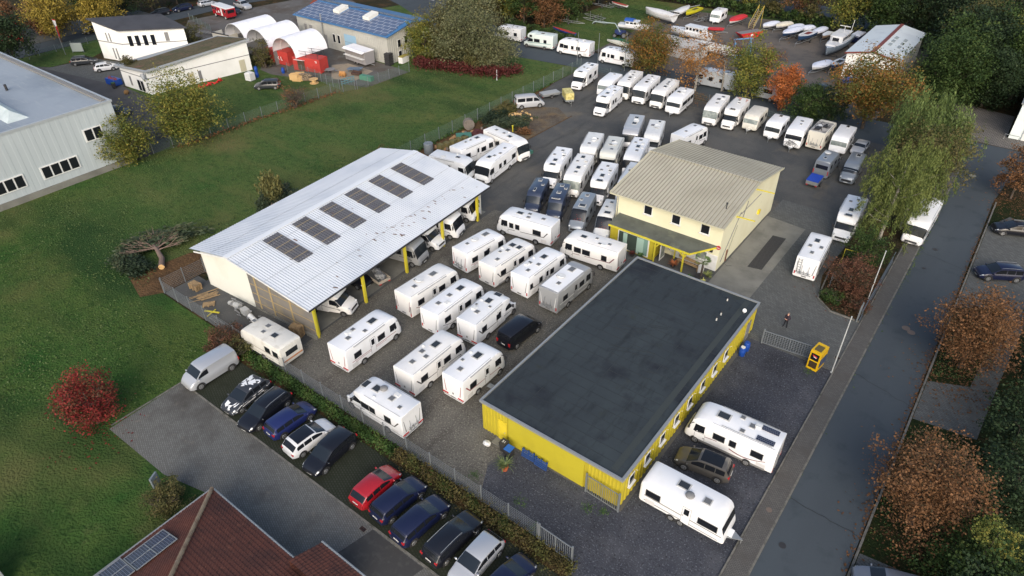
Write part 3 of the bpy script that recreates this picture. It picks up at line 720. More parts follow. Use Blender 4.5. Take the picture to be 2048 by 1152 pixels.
# ---- cars
def car(style, x, y, head, label, paint, L=4.5, W=1.82, H=1.47, rails=False, roofm=None, camo=False, rims=None, cat='car', group=None, glassroof=False, name='parked_car'):
    t = thing(name, label, cat, (x, y, .035), radians(head), group)
    w = W / 2; hl = L / 2
    if style == 'hatch':
        prof = [(-hl, .62), (-hl + .06, .92), (-hl + .12, 1.0), (-hl + .5, H - .14), (-hl + .68, H - .04), (-.35, H), (.1, H - .02), (.3, H - .08), (1.14, .98), (1.38, .93), (hl - .42, .82), (hl - .12, .68), (hl - .02, .55), (hl, .45)]
        gl = (-hl + .5, .45); rg = (-hl + .14, -hl + .5); ws = (.31, 1.1)
    elif style in ('wagon', 'suv', 'mpv'):
        prof = [(-hl, .65), (-hl + .05, .95), (-hl + .12, 1.04), (-hl + .34, H - .14), (-hl + .5, H - .04), (-.5, H), (.15, H - .02), (.38, H - .08), (1.24, .99), (1.48, .94), (hl - .42, .84), (hl - .12, .7), (hl - .02, .56), (hl, .45)]
        gl = (-hl + .42, .52); rg = (-hl + .14, -hl + .38); ws = (.39, 1.2)
    elif style == 'van':
        prof = [(-hl, .7), (-hl + .03, 1.1), (-hl + .06, 1.5), (-hl + .14, H - .08), (-hl + .3, H), (.4, H), (.9, H - .05), (1.1, H - .14), (1.75, 1.22), (2.0, 1.1), (hl - .22, .9), (hl - .06, .74), (hl - .01, .58), (hl, .45)]
        gl = (.35, 1.15); rg = (-hl + .065, -hl + .1); ws = (1.12, 1.7)
    elif style == 'sedan':
        prof = [(-hl, .6), (-hl + .06, .86), (-hl + .2, .93), (-hl + .75, .98), (-hl + 1.15, H - .14), (-hl + 1.4, H - .03), (-.1, H), (.3, H - .05), (.42, H - .1), (.98, .98), (1.3, .92), (hl - .4, .8), (hl - .02, .55), (hl, .45)]
        gl = (-hl + 1.2, .45); rg = (-hl + .8, -hl + 1.16); ws = (.44, .95)
    elif style == 'pickup':
        prof = [(-hl, .75), (-hl + .05, 1.05), (-hl + 1.75, 1.08), (-hl + 1.85, 1.12), (-hl + 2.0, H - .1), (-hl + 2.2, H), (.5, H - .02), (.65, H - .08), (1.2, 1.2), (1.45, 1.14), (hl - .3, 1.04), (hl - .1, .9), (hl - .02, .6), (hl, .5)]
        gl = (-hl + 2.05, .66); rg = (-hl + 1.87, -hl + 1.98); ws = (.67, 1.15)
    zbelt = {'van': 1.15, 'pickup': 1.12}.get(style, .94)
    narrow = {'van': .90, 'mpv': .86}.get(style, .80)
    secs = []
    for px, pz in prof:
        e = max(0, abs(px) - (hl - .5)) / .5
        ww = w * (1 - .20 * e ** 2.2)
        zb = .22 + .12 * e ** 2
        zt = pz; bz = min(zbelt, zt - .015)
        f = max(0, min(1, (zt - zbelt) / (H - zbelt)))
        wr = ww * (.93 - (.93 - narrow) * f)
        if f <= 0:
            half = [(0, zb), (ww * .85, zb), (ww * .98, zb + .1), (ww, zb + (zt - zb) * .45), (ww * .975, zb + (zt - zb) * .8), (ww * .9, zt - .02), (ww * .8, zt), (ww * .5, zt + .01), (0, zt + .02)]
        else:
            half = [(0, zb), (ww * .85, zb), (ww * .98, zb + .1), (ww, .5 * (zb + bz)), (ww * .985, bz - .06), (ww * .94, bz), (wr, max(bz + .005, zt - .06)), (wr * .86, zt), (0, zt + .03)]
        secs.append((px, half))
    lf = Loft(secs)
    me = lf.mb()
    o = me.obj("body", paint, t, True)
    if style != 'van':
        a, b = gl; n = 2 if style == 'hatch' and L < 4.0 else 3
        segs = [(a, a + (b - a) * .3), (a + (b - a) * .33, a + (b - a) * .66), (a + (b - a) * .69, b + .28)] if style != 'pickup' else [(a, b + .1)]
        for q0, q1 in segs:
            for sg in (1, -1): lf.patch(lin(q0, q1, 5), [5.12, 5.45, 5.86], .008, sides=(sg,)).obj("side_window", GLASS, t, True)
    else:
        for sg in (1, -1): lf.patch(lin(.55, 1.5, 6), [5.1, 5.45, 5.8], .008, sides=(sg,)).obj("side_window", GLASS, t, True)
        if camo != 'panel':
            for sg in (1, -1):
                for q0, q1 in ((-hl + .3, -.9), (-.75, .35)): lf.patch(lin(q0, q1, 4), [5.12, 5.45, 5.8], .008, sides=(sg,)).obj("side_window", GLASS, t, True)
    kk = lin(6.35, lf.N - 6.35, 9)
    lf.patch(lin(ws[0], ws[1], 5), kk, .01).obj("windscreen", GLASSN, t, True)
    if camo != 'panel': lf.patch(lin(rg[0], rg[1], 3), lin(6.5, lf.N - 6.5, 7), .01).obj("rear_window", GLASS, t, True)
    if roofm or glassroof:
        lf.patch(lin(-hl + .72, .2, 9), lin(6.9, lf.N - 6.9, 7), .022).obj("roof_panel", roofm or GLASS, t, True)
    if rails:
        mb = MB()
        for sg in (1, -1):
            mb.tube([(xx, sg * (abs(lf.at(xx, 6.6).y) - .02), lf.at(xx, 6.6).z + .05) for xx in lin(-hl + .6, .3, 7)], .022, 6)
        mb.obj("roof_rail", CHROME, t)
    # lamps, grille, plate, mirrors, wheels
    for sg in (1, -1):
        mb = MB(); lf.patch(lin(hl - .34, hl - .06, 3), [4.3, 4.8, 5.4] if sg == 1 else [lf.N - 4.3, lf.N - 4.8, lf.N - 5.4], .012, mb); mb.obj("headlight", LAMP, t, True)
        mb = MB(); zz = .98 if style in ('wagon', 'van', 'suv', 'mpv') else .86
        mb.box((-hl + .075, sg * w * .74, zz - .1), (.14, .22, .16 if style != 'van' else .4)); mb.obj("tail_light", REDL, t)
        mx = ws[1] - .12
        MB().blob((mx, sg * (w + .08), 1.0 if style not in ('van', 'pickup') else 1.2), (.08, .12, .08), 1, amp=0).obj("mirror", paint, t, True)
    MB().box((hl - .035, 0, .5), (.05, W * .42, .14)).obj("grille", DARK, t)
    MB().box((hl - .01, 0, .36), (.02, .5, .1)).obj("number_plate", PLATE, t)
    MB().box((-hl + .0, 0, .74), (.03, .5, .1)).obj("rear_number_plate", PLATE, t)
    r = .33 if style not in ('suv', 'van', 'pickup') else .36
    for wx in (-hl + .82 + (.1 if style == 'van' else 0), hl - .88):
        for sg in (1, -1):
            arch(t, wx, sg * (w + .004), r); wheel(t, wx, sg * (w - .085), r, .2, rims or RIM)
    if camo is True:
        rr = random.Random(5); mb = MB()
        for q in range(120):
            cx = -hl + .1 + (L - .2) * ((q * .618) % 1); side = q % 3 == 0
            ck = rr.choice([3.2, 3.9, lf.N - 3.2, lf.N - 3.9]) if side else rr.uniform(6.6, lf.N - 6.6)
            if not side and (ws[0] - .3 < cx < ws[1] + .22 or cx < rg[1] + .22 and cx > rg[0] - .2): continue
            if q % 2 and not side: continue
            a0 = rr.uniform(0, 6); sz = rr.uniform(.22, .42); pts = []
            for g in range(rr.choice([3, 3, 4])):
                a = a0 + g * 1.8 + rr.uniform(-.3, .3); pts.append((max(-hl + .04, min(hl - .06, cx + sz * cos(a))), ck + (.38 if side else .75) * sin(a) * sz * 2))
            P = []
            for (xa, ka) in pts:
                p = lf.at(xa, ka); P.append(p + (Vector((0, .012 * (1 if p.y > 0 else -1), 0)) if side else Vector((0, 0, .035))))
            mb.add(P, [tuple(range(len(P)))])
        mb.obj("white_wrap_pattern", WHITE, t)
    if style == 'pickup':
        MB().box((-hl + .92, 0, 1.09), (1.55, W * .8, .04)).obj("load_bed", DARK, t)
    return t

P_BLACK = mat("paint_black", (.008, .009, .014), .3, coat=.35)
P_NAVY = mat("paint_navy", (.014, .022, .10), .3, coat=.35)
P_DKBLUE = mat("paint_dark_blue", (.008, .012, .042), .3, coat=.35)
P_RED = mat("paint_red", (.36, .012, .02), .25, coat=.8)
P_WHITE = mat("paint_white", (.68, .69, .70), .28, coat=.6)
P_SILVER = mat("paint_silver", (.50, .52, .55), .3, metal=.35, coat=.6)
P_GREY = mat("paint_anthracite", (.03, .034, .04), .3, coat=.35)
P_BEIGE = mat("paint_beige_grey", (.105, .098, .088), .3, metal=.3, coat=.7)
P_NAVYV = mat("paint_van_navy", (.028, .038, .07), .28, coat=.6)
P_SGREY = mat("paint_steel_grey", (.27, .30, .33), .3, metal=.3, coat=.5)
P_CGREY = mat("paint_camo_grey", (.035, .04, .05), .4)

# ------------------------------------------------------------------ motorhomes in the yard
YG = "motorhomes parked in the yard"
rv('A', -40.5, 26.7, 91.5, "white motorhome with red rear lamps parked alone, nearest the open shed's front corner post", 7.1, gcol=mat("red_line", (.3, .05, .06), .5), gfx='line', hat=[(1.5, 0, .5, .5, 0), (2.6, .55, .4, .4, 0), (3.1, -.5, .4, .4, 0), (4.5, 0, .95, .7, 1), (5.8, .1, .55, .45, 0)], group=YG)
rv('A', -33.6, 28.1, 90.4, "white motorhome whose rear touches the one parked crosswise at the south fence", 7.1, hat=[(1.3, .1, .5, .5, 0), (2.5, -.4, .45, .45, 0), (2.8, .35, .5, .5, 0), (4.2, 0, .95, .72, 1), (5.75, 0, .5, .5, 0)], group=YG)
rv('A', -29.7, 30.0, 90.0, "short white motorhome with folding step out, nearest the yellow hall's left corner", 6.0, gcol=mat("red_line", (.3, .05, .06), .5), hat=[(1.2, .1, .5, .5, 0), (2.2, .7, .3, .3, 0), (3.4, 0, .95, .72, 1), (4.8, 0, .5, .5, 0)], extras=('step',), group=YG)
rv('S', -29.9, 25.3, 181.0, "white motorhome standing crosswise beside the south fence with a bike rack on its back", 7.0, H=2.8, hat=[(.9, .35, .35, .35, 0), (2.1, 0, .55, .55, 0), (3.9, -.1, .8, .75, 1)], extras=('rack', 'dome'), group=YG, wins={'L': [(1.3, 2.0), (3.1, 3.7), (3.8, 4.7)], 'R': [(1, 1.7), (3, 3.9)]})
rv('S', -33.6, 36.4, 92.5, "white motorhome with half-open side window directly left of the black van", 7.0, hat=[(1.7, 0, .5, .5, 0), (3.0, -.55, .28, .28, 0), (2.6, .75, .25, .25, 0), (3.7, .1, .85, .7, 1)], group=YG)
rv('A', -37.4, 35.4, 90.0, "long white motorhome with grey swoosh on the rear side, middle one of the second row", 7.2, gfx='swoosh', gcol=GREYT, hat=[(1.5, .1, .5, .5, 0), (3.1, .1, .5, .5, 0), (4.6, 0, .9, .7, 1), (5.9, 0, .6, .5, 0)], group=YG, rear='corner')
rv('A', -41.4, 35.9, 88.0, "white motorhome with grey pillars round its curved back, next to the trailer under the shed", 7.2, gfx='swoosh', gcol=mat("wine_line", (.17, .04, .06), .5), rear='dark', hat=[(1.6, -.1, .5, .5, 0), (2.5, .6, .45, .45, 0), (4.3, 0, .9, .65, 0), (5.9, 0, .5, .5, 0)], extras=('dish',), group=YG)
rv('A', -42.0, 45.1, 84.0, "white motorhome with bike rack, dish and solar panel, leftmost of the upper row of four", 6.4, hat=[(1.5, .3, .4, .4, 0), (4.2, .2, .9, .65, 0), (5.3, 0, .5, .45, 0)], extras=('rack', 'dish'), gfx='line', gcol=mat("red_line", (.3, .05, .06), .5), rear='corner', group=YG, wins={'R': [(.8, 1.6), (2.6, 3.3)], 'L': [(1, 2)]})
rv('A', -38.0, 44.8, 87.0, "white motorhome with two dark roof panels, second in the upper row of four", 7.1, hat=[(1.4, -.3, .5, .45, 0), (2.7, .45, .35, .35, 0), (3.4, 0, .5, .45, 0), (4.5, .25, .75, .75, 1), (4.6, -.6, .75, .6, 1), (5.9, 0, .5, .5, 0)], group=YG, rear='corner', skirt=GREYT)
rv('A', -34.1, 45.3, 88.5, "white motorhome with two-part dark corner window, third in the upper row of four", 7.1, hat=[(1.2, -.2, .5, .4, 0), (2.4, .5, .45, .45, 0), (2.7, -.4, .45, .45, 0), (4.2, 0, .85, .65, 1), (5.8, 0, .55, .45, 0)], group=YG, rear='corner', wins={'R': [(.35, .75), (1.9, 2.4), (3.8, 4.4)], 'L': [(1, 2)]})
rv('A', -30.3, 45.0, 89.5, "grey-sided motorhome with white roof and red rear lamps beside the flat roof, black nose", 6.8, body=mat("rv_grey_side", (.30, .31, .32), .35, coat=.3), roof=WHITE, gcol=OFFWHITE, gfx='bands', rear='corner', hat=[(1.5, -.2, .5, .45, 0), (2.6, .55, .45, .4, 0), (4.3, .1, .95, .7, 0), (5.6, .1, .9, .45, 1)], extras=('rack', 'dish', 'awning'), group=YG)
rv('A', -36.9, 55.9, 187.5, "long white motorhome standing crosswise in the lane between the rows, windowed side to the camera", 7.3, hat=[(1.6, -.1, .5, .45, 0), (3.3, .4, .5, .45, 0), (3.5, -.35, .5, .45, 0), (4.6, 0, .85, .6, 1), (5.8, .2, .55, .5, 0)], group=YG, wins={'L': [(1.3, 2.3), (4.1, 4.6), (4.9, 5.4)], 'R': [(1, 2)]})
rv('A', -28.2, 55.9, 185.5, "white motorhome standing crosswise between the cream house and the flat black roof", 7.1, gcol=mat("wine_line", (.17, .04, .06), .5), hat=[(1.5, .1, .4, .4, 0), (2.5, .5, .35, .35, 0), (3.2, -.3, .35, .35, 0), (4.6, .1, .75, .6, 1), (5.8, .2, .5, .5, 0)], group=YG, wins={'L': [(1.3, 1.9), (3.3, 4.2), (4.4, 5.2)], 'R': [(1, 2)]})
car('van', -30.3, 40.3, 87, "black van parked beside the flat-roofed yellow hall, among the white motorhomes", P_BLACK, 4.9, 1.95, 1.95, cat='van', name='black_van')
rv('A', -59.2, 64.1, 84, "white motorhome beyond the shed roof with its rear towards the grey water tank", 7.0, hat=[(2.3, .3, .4, .4, 0), (3.2, .3, .4, .4, 0), (4.4, .2, .8, .65, 1)], group=YG, rear='corner')
rv('A', -59.9, 72.4, -9.5, "white motorhome facing right, with its back against the wood pile and a black windscreen", 7.6, hat=[(1.5, .1, .5, .5, 0), (3.1, .1, .5, .45, 0), (4.5, -.1, .8, .65, 1)], group=YG, wins={'R': [(.5, 1.1), (2.8, 3.4), (4.6, 5.6)], 'L': [(1, 2)]})
rv('A', -54.1, 69.7, -83, "white motorhome facing the shed roof with a black windscreen and tail wedge window", 7.6, glass=GLASS, hat=[(1.6, .2, .5, .4, 0), (3.3, .5, .5, .4, 0), (4.3, .2, .5, .4, 0), (5.0, -.2, .8, .6, 1), (6.3, .1, .5, .5, 0)], group=YG, wins={'L': [(.35, 1.3), (2.9, 3.5), (4.1, 4.7)], 'R': [(1, 2)]})
rv('A', -60.8, 61.4, 10, "white motorhome half hidden behind the shed roof, only its black-screened front showing", 6.2, hat=[(3.9, .1, .7, .5, 1)], group=YG)
rv('S', -47.3, 73.2, -73, "white motorhome with panoramic roof window, leftmost in the block left of the cream house", 7.3, hat=[(1.1, .1, .5, .45, 0), (2.6, .7, .4, .4, 0), (2.6, -.6, .4, .4, 0), (4.2, 0, .85, .6, 1)], group=YG, extras=('bigsky',))
rv('A', -43.8, 73.1, -72, "white motorhome with pale reflecting windscreen and ear mirrors behind the navy vans", 7.6, glass=GLASSL, hat=[(1.0, -.1, .85, .6, 1), (2.2, .6, .4, .4, 0), (2.4, -.5, .4, .4, 0), (4.2, .1, .85, .6, 1), (5.5, .1, .55, .5, 0)], group=YG)
rv('S', -39.9, 72.9, -73.5, "white motorhome with red writing in its windscreen behind the silver campers", 7.2, hat=[(1.2, 0, .5, .4, 0), (2.4, .6, .4, .4, 0), (2.5, -.5, .4, .4, 0), (4.0, 0, .9, .6, 1)], extras=('redtext',), group=YG)
rv('V', -44.9, 64.6, -69, "dark navy camper van, left one of the pair, nearest the motorhome that stands crosswise", 5.7, 2.05, 2.55, body=P_NAVYV, hat=[(.8, -.05, .55, .5, 0), (1.9, .55, .4, .4, 0), (3.3, -.1, .9, .3, 1)], gfx=None)
rv('V', -41.9, 65.0, -69, "dark navy camper van, right one of the pair, with three pale roof hatches", 5.9, 2.05, 2.55, body=P_NAVYV, hat=[(.8, 0, .55, .5, 0), (1.4, .6, .4, .4, 0), (2.6, 0, .6, .55, 0), (4.2, 0, .25, 1.1, 0)], gfx=None)
rv('V', -38.0, 64.8, -73, "silver-grey camper van with red writing in its tall black windscreen", 6.0, 2.05, 2.6, body=P_SGREY, hat=[(.9, 0, .6, .5, 0), (2.1, -.4, .45, .4, 0), (3.5, .1, .65, .9, 1)], gfx=None, extras=('skyview', 'redtext'))
rv('V', -34.7, 65.0, -73, "white camper van with black screen and red writing beside the cream house corner", 6.0, 2.05, 2.6, body=OFFWHITE, hat=[(.9, 0, .5, .45, 0), (2.1, -.3, .4, .4, 0), (3.4, .1, .65, .9, 1)], gfx=None, extras=('skyview', 'redtext'))
rv('C', -46.4, 80.0, -70, "old white alcove motorhome with solar panel and dish, behind the first block's left half", 6.8, H=2.85, body=OFFWHITE, hat=[(2.2, .5, .6, .5, 1), (3.9, -.2, .5, .5, 0)], extras=('dish', 'awning'), gfx='bands', gcol=GREYT)
rv('C', -43.4, 80.5, -71, "old pale alcove motorhome with roof luggage rail behind the first block's middle", 7.0, H=2.85, body=mat("pale_old", (.6, .61, .57), .4), hat=[(1.7, -.1, .5, .5, 0), (2.9, .0, .35, 1.1, 1), (4.3, .2, .5, .5, 0)], extras=('dish', 'rails'), gfx='bands', gcol=GREYT)
rv('A', -44.9, 89.2, -70, "silver-grey motorhome with grey roof and dishes, farthest back on the left of the block", 7.0, body=SILVERBODY, roof=GREYROOF, hat=[(1.2, .1, .7, .7, 1), (3.4, .1, .85, .8, 1)], extras=('dish',), gfx='line')
rv('C', -41.5, 89.2, -70, "white alcove motorhome with dark front, farthest back on the right of the block", 7.2, H=2.85, body=OFFWHITE, hat=[(.7, .4, .6, .4, 1), (2.2, -.4, .7, .6, 0), (2.9, .2, .6, .5, 0)], extras=('dish',), gfx='bands', gcol=GREYT)
rv('A', -40.3, 82.3, -73.5, "white motorhome with black windscreen half behind the left slope of the cream house roof", 7.2, glass=GLASS, hat=[(.9, .0, .6, .5, 0), (1.9, -.5, .4, .4, 0), (3.1, .1, .85, .6, 1), (4.4, .2, .55, .45, 0)])
rv('A', -36.8, 75.0, -76, "white motorhome mostly hidden by the cream house, only a sliver of its side showing", 7.0)
rv('A', -36.6, 85.9, 82, "white motorhome behind the cream house ridge with only its roof and a mirror showing", 6.6, hat=[(2.0, 0, .5, .4, 0), (4.6, .2, .6, .45, 0)])
# upper rows
rv('S', -62.9, 105.4, -82, "white motorhome standing alone at the upper yard's top left corner by the street fence", 7.0, hat=[(.6, -.4, .6, .5, 1), (1.3, .5, .9, .6, 1), (3.2, .5, .5, .5, 0), (2.9, -.3, .45, .45, 1)], extras=())
rv('K', -57.2, 104.1, -82, "white caravan with grey front window squeezed behind the long-nosed motorhome in the upper row", 5.6, 2.4, 2.6, glass=GLASSL, hat=[(1.0, .0, .4, .4, 0)], gfx=None)
rv('A', -54.5, 106.4, -80, "white motorhome, left one of the three flat-fronted ones in the upper row", 7.4, hat=[(1.1, -.1, .5, .4, 0), (2.5, .1, .5, .4, 0), (3.8, .1, .85, .6, 1), (5.0, .3, .5, .45, 0)])
rv('A', -51.1, 106.2, -82, "white motorhome with chrome grille, middle of the three flat-fronted ones in the upper row", 7.4, hat=[(1.0, 0, .5, .4, 0), (2.7, 0, .55, .45, 0), (3.9, .1, .85, .6, 1)])
rv('A', -47.6, 106.3, -84, "white motorhome, right one of the three flat-fronted ones, next to the caravan", 7.4, hat=[(.8, 0, .35, .35, 1), (1.9, 0, 1.1, .4, 0), (2.9, .1, .5, .5, 1), (4.1, .2, .85, .6, 1)])
rv('K', -44.1, 104.6, -85, "white caravan with a dark window band, right end of the upper left row", 6.2, 2.45, 2.65, hat=[(1.0, .1, .5, .4, 0), (2.3, .4, .4, .4, 1), (2.7, -.4, .75, .7, 1)], wins={'L': [(.3, 1.6), (1.8, 2.9), (3.1, 5.1)], 'R': [(1, 2)]}, gfx='line', extras=('dish',))
rv('S', -53.6, 98.0, -82, "white motorhome standing one length ahead of the upper row, black grille to the camera", 7.3, hat=[(.9, 0, .5, .45, 0), (1.9, -.6, .5, .5, 0), (2.3, .6, .5, .5, 0), (3.9, 0, .8, .6, 1)], wins={'L': [(.4, .9), (2.7, 3.3), (3.7, 4.3)], 'R': [(1, 2)]})
rv('A', -38.0, 104.6, -82, "white motorhome with silver lower front and mirrors, left end of the upper right row", 7.1, glass=GLASSL, rear='corner', cab=None, skirt=SILVERBODY, hat=[(1.2, .4, .5, .6, 1), (2.5, 0, .75, .6, 1), (4.2, .2, .5, .5, 0)])
rv('S', -34.8, 105.0, -85, "white motorhome with faded red roof graphics, second in the upper right row", 7.2, hat=[(1.4, -.2, .5, .4, 0), (2.5, .1, .4, .4, 0)], extras=('redcorner',))
rv('K', -31.5, 104.3, -87, "old cream caravan with mossy roof and a wide front window in the upper right row", 4.9, 2.25, 2.55, body=CREAM, glass=GLASSL, hat=[], gfx=None)
rv('K', -27.7, 103.0, -88, "small white caravan with rounded back and dark rear skylight in the upper right row", 4.5, 2.3, 2.5, hat=[(.9, 0, .8, .5, 1)], gfx='line', gcol=GREYT)
rv('K', -24.5, 103.4, -85, "white caravan with black front windows and two bicycles on its drawbar", 6.4, 2.4, 2.75, glass=GLASS, hat=[(2.0, 0, .55, .5, 0), (3.2, .1, .5, .35, 0)], gfx=None, wins={'L': [(3.6, 5.4), (1.0, 2.0)], 'R': [(1, 2)]}, extras=('bikesfront',))
rv('A', -21.3, 98.6, 90, "cream motorhome showing its back, with rubbish-strewn roof and red corner lamps", 6.3, H=2.85, body=mat("cream_white", (.72, .69, .60), .4), roof=mat("stained_roof", (.45, .43, .40), .7, noise=[((.1, .1, .1), 1.2, .45, .62)]), rear='corner', hat=[(1.2, .1, .7, .5, 0), (3.2, -.3, .7, .5, 1)], extras=('clutter', 'rack'), gfx=None)
rv('K', -18.5, 104.5, -87, "plain white caravan with pinkish front window, right end of the upper right row", 5.5, 2.3, 2.6, glass=GLASSL, hat=[(.8, 0, .9, .45, 1)], gfx=None)
rv('V', -17.8, 90.4, 90, "silver camper van seen from behind, with round roof disc, towing the blue-covered trailer", 5.9, 2.05, 2.55, body=P_SGREY, hat=[(1.1, .1, .5, .4, 1)], gfx=None, extras=('dish',))
rv('V', -14.8, 96.6, -87, "steel-blue camper van with a roof box half under the birch crown", 6.0, 2.05, 2.3, body=P_SGREY, hat=[(1.2, .1, .8, .6, 1)], gfx=None)
rv('S', -11.35, 82.6, -86, "white motorhome with large dark roof windows facing the camera left of the birch", 7.1, hat=[(1.0, .2, .5, .4, 0), (3.9, 0, .9, .6, 1), (1.8, -.5, .4, .4, 0)])
rv('A', -11.7, 65.7, 94, "white motorhome with ladder and bikes on its back parked by the entrance planting bed", 6.8, rear='corner', hat=[(1.3, 0, .6, .4, 0), (2.6, .5, .6, .4, 0), (2.8, -.6, .6, .4, 0), (4.0, .1, .85, .6, 1)], extras=('rack', 'ladder'))
rv('A', -4.1, 87.6, -91, "white motorhome parked on the main road edge, half behind the birch", 7.9, hat=[(1.0, -.3, .6, .5, 1), (4.0, 0, .85, .6, 1)])
# on the north street
rv('S', -85.8, 115.6, 188, "white motorhome on the far street, cut off by the big grey-green bush", 6.8, gfx='line')
rv('C', -77.7, 115.3, 190, "mint-white alcove motorhome parked on the far street", 6.6, body=mat("mint_white", (.62, .70, .68), .35), skirt=GREYT, hat=[(2.6, .2, .8, .6, 1), (4.4, 0, .8, .5, 0)], gfx='bands', gcol=mat("teal_line", (.12, .3, .3), .5), wins={'L': [(1.4, 2.0), (2.9, 4.1)], 'R': [(1, 2)]})
rv('A', -69.2, 115.4, 186, "white motorhome parked on the far street behind the thin lamp pole", 7.2, hat=[(1.6, 0, .4, .4, 0), (3.2, .2, .5, .5, 0), (4.9, 0, .8, .6, 1)], gcol=mat("wine_line", (.17, .04, .06), .5), wins={'L': [(2.0, 2.8), (3.4, 3.9), (4.6, 5.5)], 'R': [(1, 2)]}, extras=('rack',))
rv('A', -59.4, 115.2, 183, "white motorhome on the far street, its back under the round autumn tree", 7.4, hat=[(1.3, 0, .8, .45, 0), (3.0, 0, .6, .5, 1), (4.2, 0, .5, .4, 0), (5.4, 0, .8, .55, 1)], wins={'L': [(2.0, 2.8), (4.0, 4.7), (5.0, 5.4)], 'R': [(1, 2)]}, gcol=mat("wine_line", (.17, .04, .06), .5))
rv('A', -39.5, 114.6, 182, "grey motorhome with white roof parked on the far street behind the sparse orange trees", 7.4, body=GREYROOF, roof=WHITE, hat=[(2, 0, .6, .5, 1)], gfx=None, wins={'L': [(2.0, 2.8), (4.0, 4.7)], 'R': [(1, 2)]})
rv('K', -30.8, 114.4, 181, "pale grey-roofed caravan on the far street behind the small orange tree", 5.0, 2.2, 2.2, body=mat("weathered_alu", (.38, .40, .42), .5), hat=[(1.2, 0, .5, .5, 0)], gfx=None)
rv('K', -59.9, 155.3, -87, "white caravan standing at the back of the boat yard beside the red-covered sailing dinghy", 4.6, 2.3, 2.5, glass=GLASSL, hat=[(2.0, 0, .6, .5, 0)], gfx=None)
# bottom right gravel
rv('A', -5.1, 39.7, 182.7, "white motorhome with roof rails and two solar panels parked beside the beige car", 7.15, hat=[(2.4, -.3, .5, .55, 0), (2.9, .6, .4, .4, 0), (3.3, -.75, .4, .4, 0), (4.6, -.1, 1.1, .8, 1), (6.1, .3, .5, .55, 0)], extras=('solar1', 'rails', 'ladder'), gfx='swoosh', gcol=mat("wine_line", (.17, .04, .06), .5), skirt=GREYT, rear='dark', wins={'L': [(.9, 1.8), (3.0, 3.5), (3.9, 4.8)], 'R': [(1, 2)]}, glass=GLASS)
rv('K', -12.0, 31.6, 1, "long white caravan with twin axle and drawbar towards the road, right of the yellow hall", 6.5, 2.35, 2.6, hat=[(2.7, .2, .95, .7, 1), (3.5, .1, .01, .01, 0), (4.6, -.1, .6, .6, 0)], gfx='bands', gcol=GREYT, extras=('twin', 'dome'), wins={'L': [(.4, 1.4)], 'R': [(.5, 1.6), (4.5, 5.9)]}, glass=GLASS)
t = rv('K', -44.6, 24.8, 182, "old white caravan with orange-brown rear trim standing behind the fence next to the shed", 6.0, 2.45, 2.55, body=mat("old_white", (.66, .65, .60), .42, noise=[((.5, .48, .42), 1.5, .5, .8)]), hat=[(1.9, .1, .75, .65, 1), (3.2, .35, .45, .4, 0), (3.5, -.45, .55, .5, 0), (5.2, -.2, .5, .4, 0)], gfx='bands', gcol=BEIGET, wins={'L': [(.4, 1.1), (1.5, 2.2)], 'R': [(1, 2)]})
MB().box((-.02, 0, .95), (.03, 2.2, .16)).obj("rear_trim", mat("orange_trim", (.42, .2, .10), .5), t)
# under the shed roof
SG = "vehicles under the shed roof"
rv('S', -51.3, 31.3, 21, "white cab of a motorhome under the shed, between the two front yellow posts", 5.8, group=SG, extras=('redline',))
car('wagon', -50.0, 36.9, 5, "dark car deep under the shed, almost hidden behind the second yellow post", P_BLACK, 4.4)
rv('A', -53.0, 42.5, 12, "grey motorhome with silver front under the shed, behind the loaded trailer", 7.0, body=mat("silver_front", (.36, .37, .38), .3, metal=.3), group=SG)
rv('S', -53.4, 46.2, 10, "white motorhome with cab facing out under the middle of the shed", 6.8, group=SG)
rv('A', -53.6, 49.0, 14, "white motorhome with a black windscreen and air scoops between the fourth and fifth shed posts", 7.2, group=SG, glass=GLASS)
rv('A', -54.6, 53.1, 14, "white motorhome with red writing in its screen under the far end of the shed", 7.2, group=SG, glass=GLASS, extras=('redtext',))

# ------------------------------------------------------------------ cars
CG = "cars in the neighbour's parking row"
car('van', -49.4, 19.3, -91, "silver panel van at the left end of the parking row beside the lawn", P_SILVER, 4.9, 1.9, 1.95, camo='panel', cat='van', name='panel_van')
car('hatch', -44.2, 19.4, -84, "car wrapped in a jagged black and white camouflage pattern", P_CGREY, 4.35, 1.8, 1.5, camo=True, group=CG)
car('wagon', -41.4, 19.3, -84, "black estate car with chrome roof rails between the camouflaged car and the blue estate", P_BLACK, 4.8, 1.84, 1.5, rails=True, group=CG)
car('wagon', -38.8, 19.9, 88, "bright navy blue hatchback estate left of the white car with black roof", P_NAVY, 4.3, 1.78, 1.48, group=CG)
car('hatch', -36.0, 19.6, 87, "white hatchback with black roof in the parking row", P_WHITE, 4.25, 1.8, 1.47, roofm=P_BLACK, group=CG)
car('mpv', -33.5, 19.6, -86, "dark blue-black car right of the white hatchback, next to the empty stall", P_BLACK, 4.6, 1.85, 1.58, group=CG)
car('hatch', -28.2, 19.5, 90, "red hatchback in the parking row", P_RED, 4.1, 1.76, 1.48, group=CG)
car('wagon', -26.0, 19.7, 86, "dark blue estate car directly right of the red hatchback", P_DKBLUE, 4.45, 1.8, 1.48, group=CG)
car('wagon', -23.5, 19.4, 86, "dark blue estate car with red tail lamps, second to the right of the red hatchback", P_DKBLUE, 4.6, 1.82, 1.5, group=CG)
car('wagon', -20.7, 19.7, 87, "black estate car with chrome window trim left of the silver hatchback", P_BLACK, 4.75, 1.84, 1.48, rails=True, group=CG)
car('hatch', -18.3, 19.4, -91, "silver hatchback with aerial facing the drive in the parking row", P_SILVER, 4.4, 1.78, 1.47, group=CG)
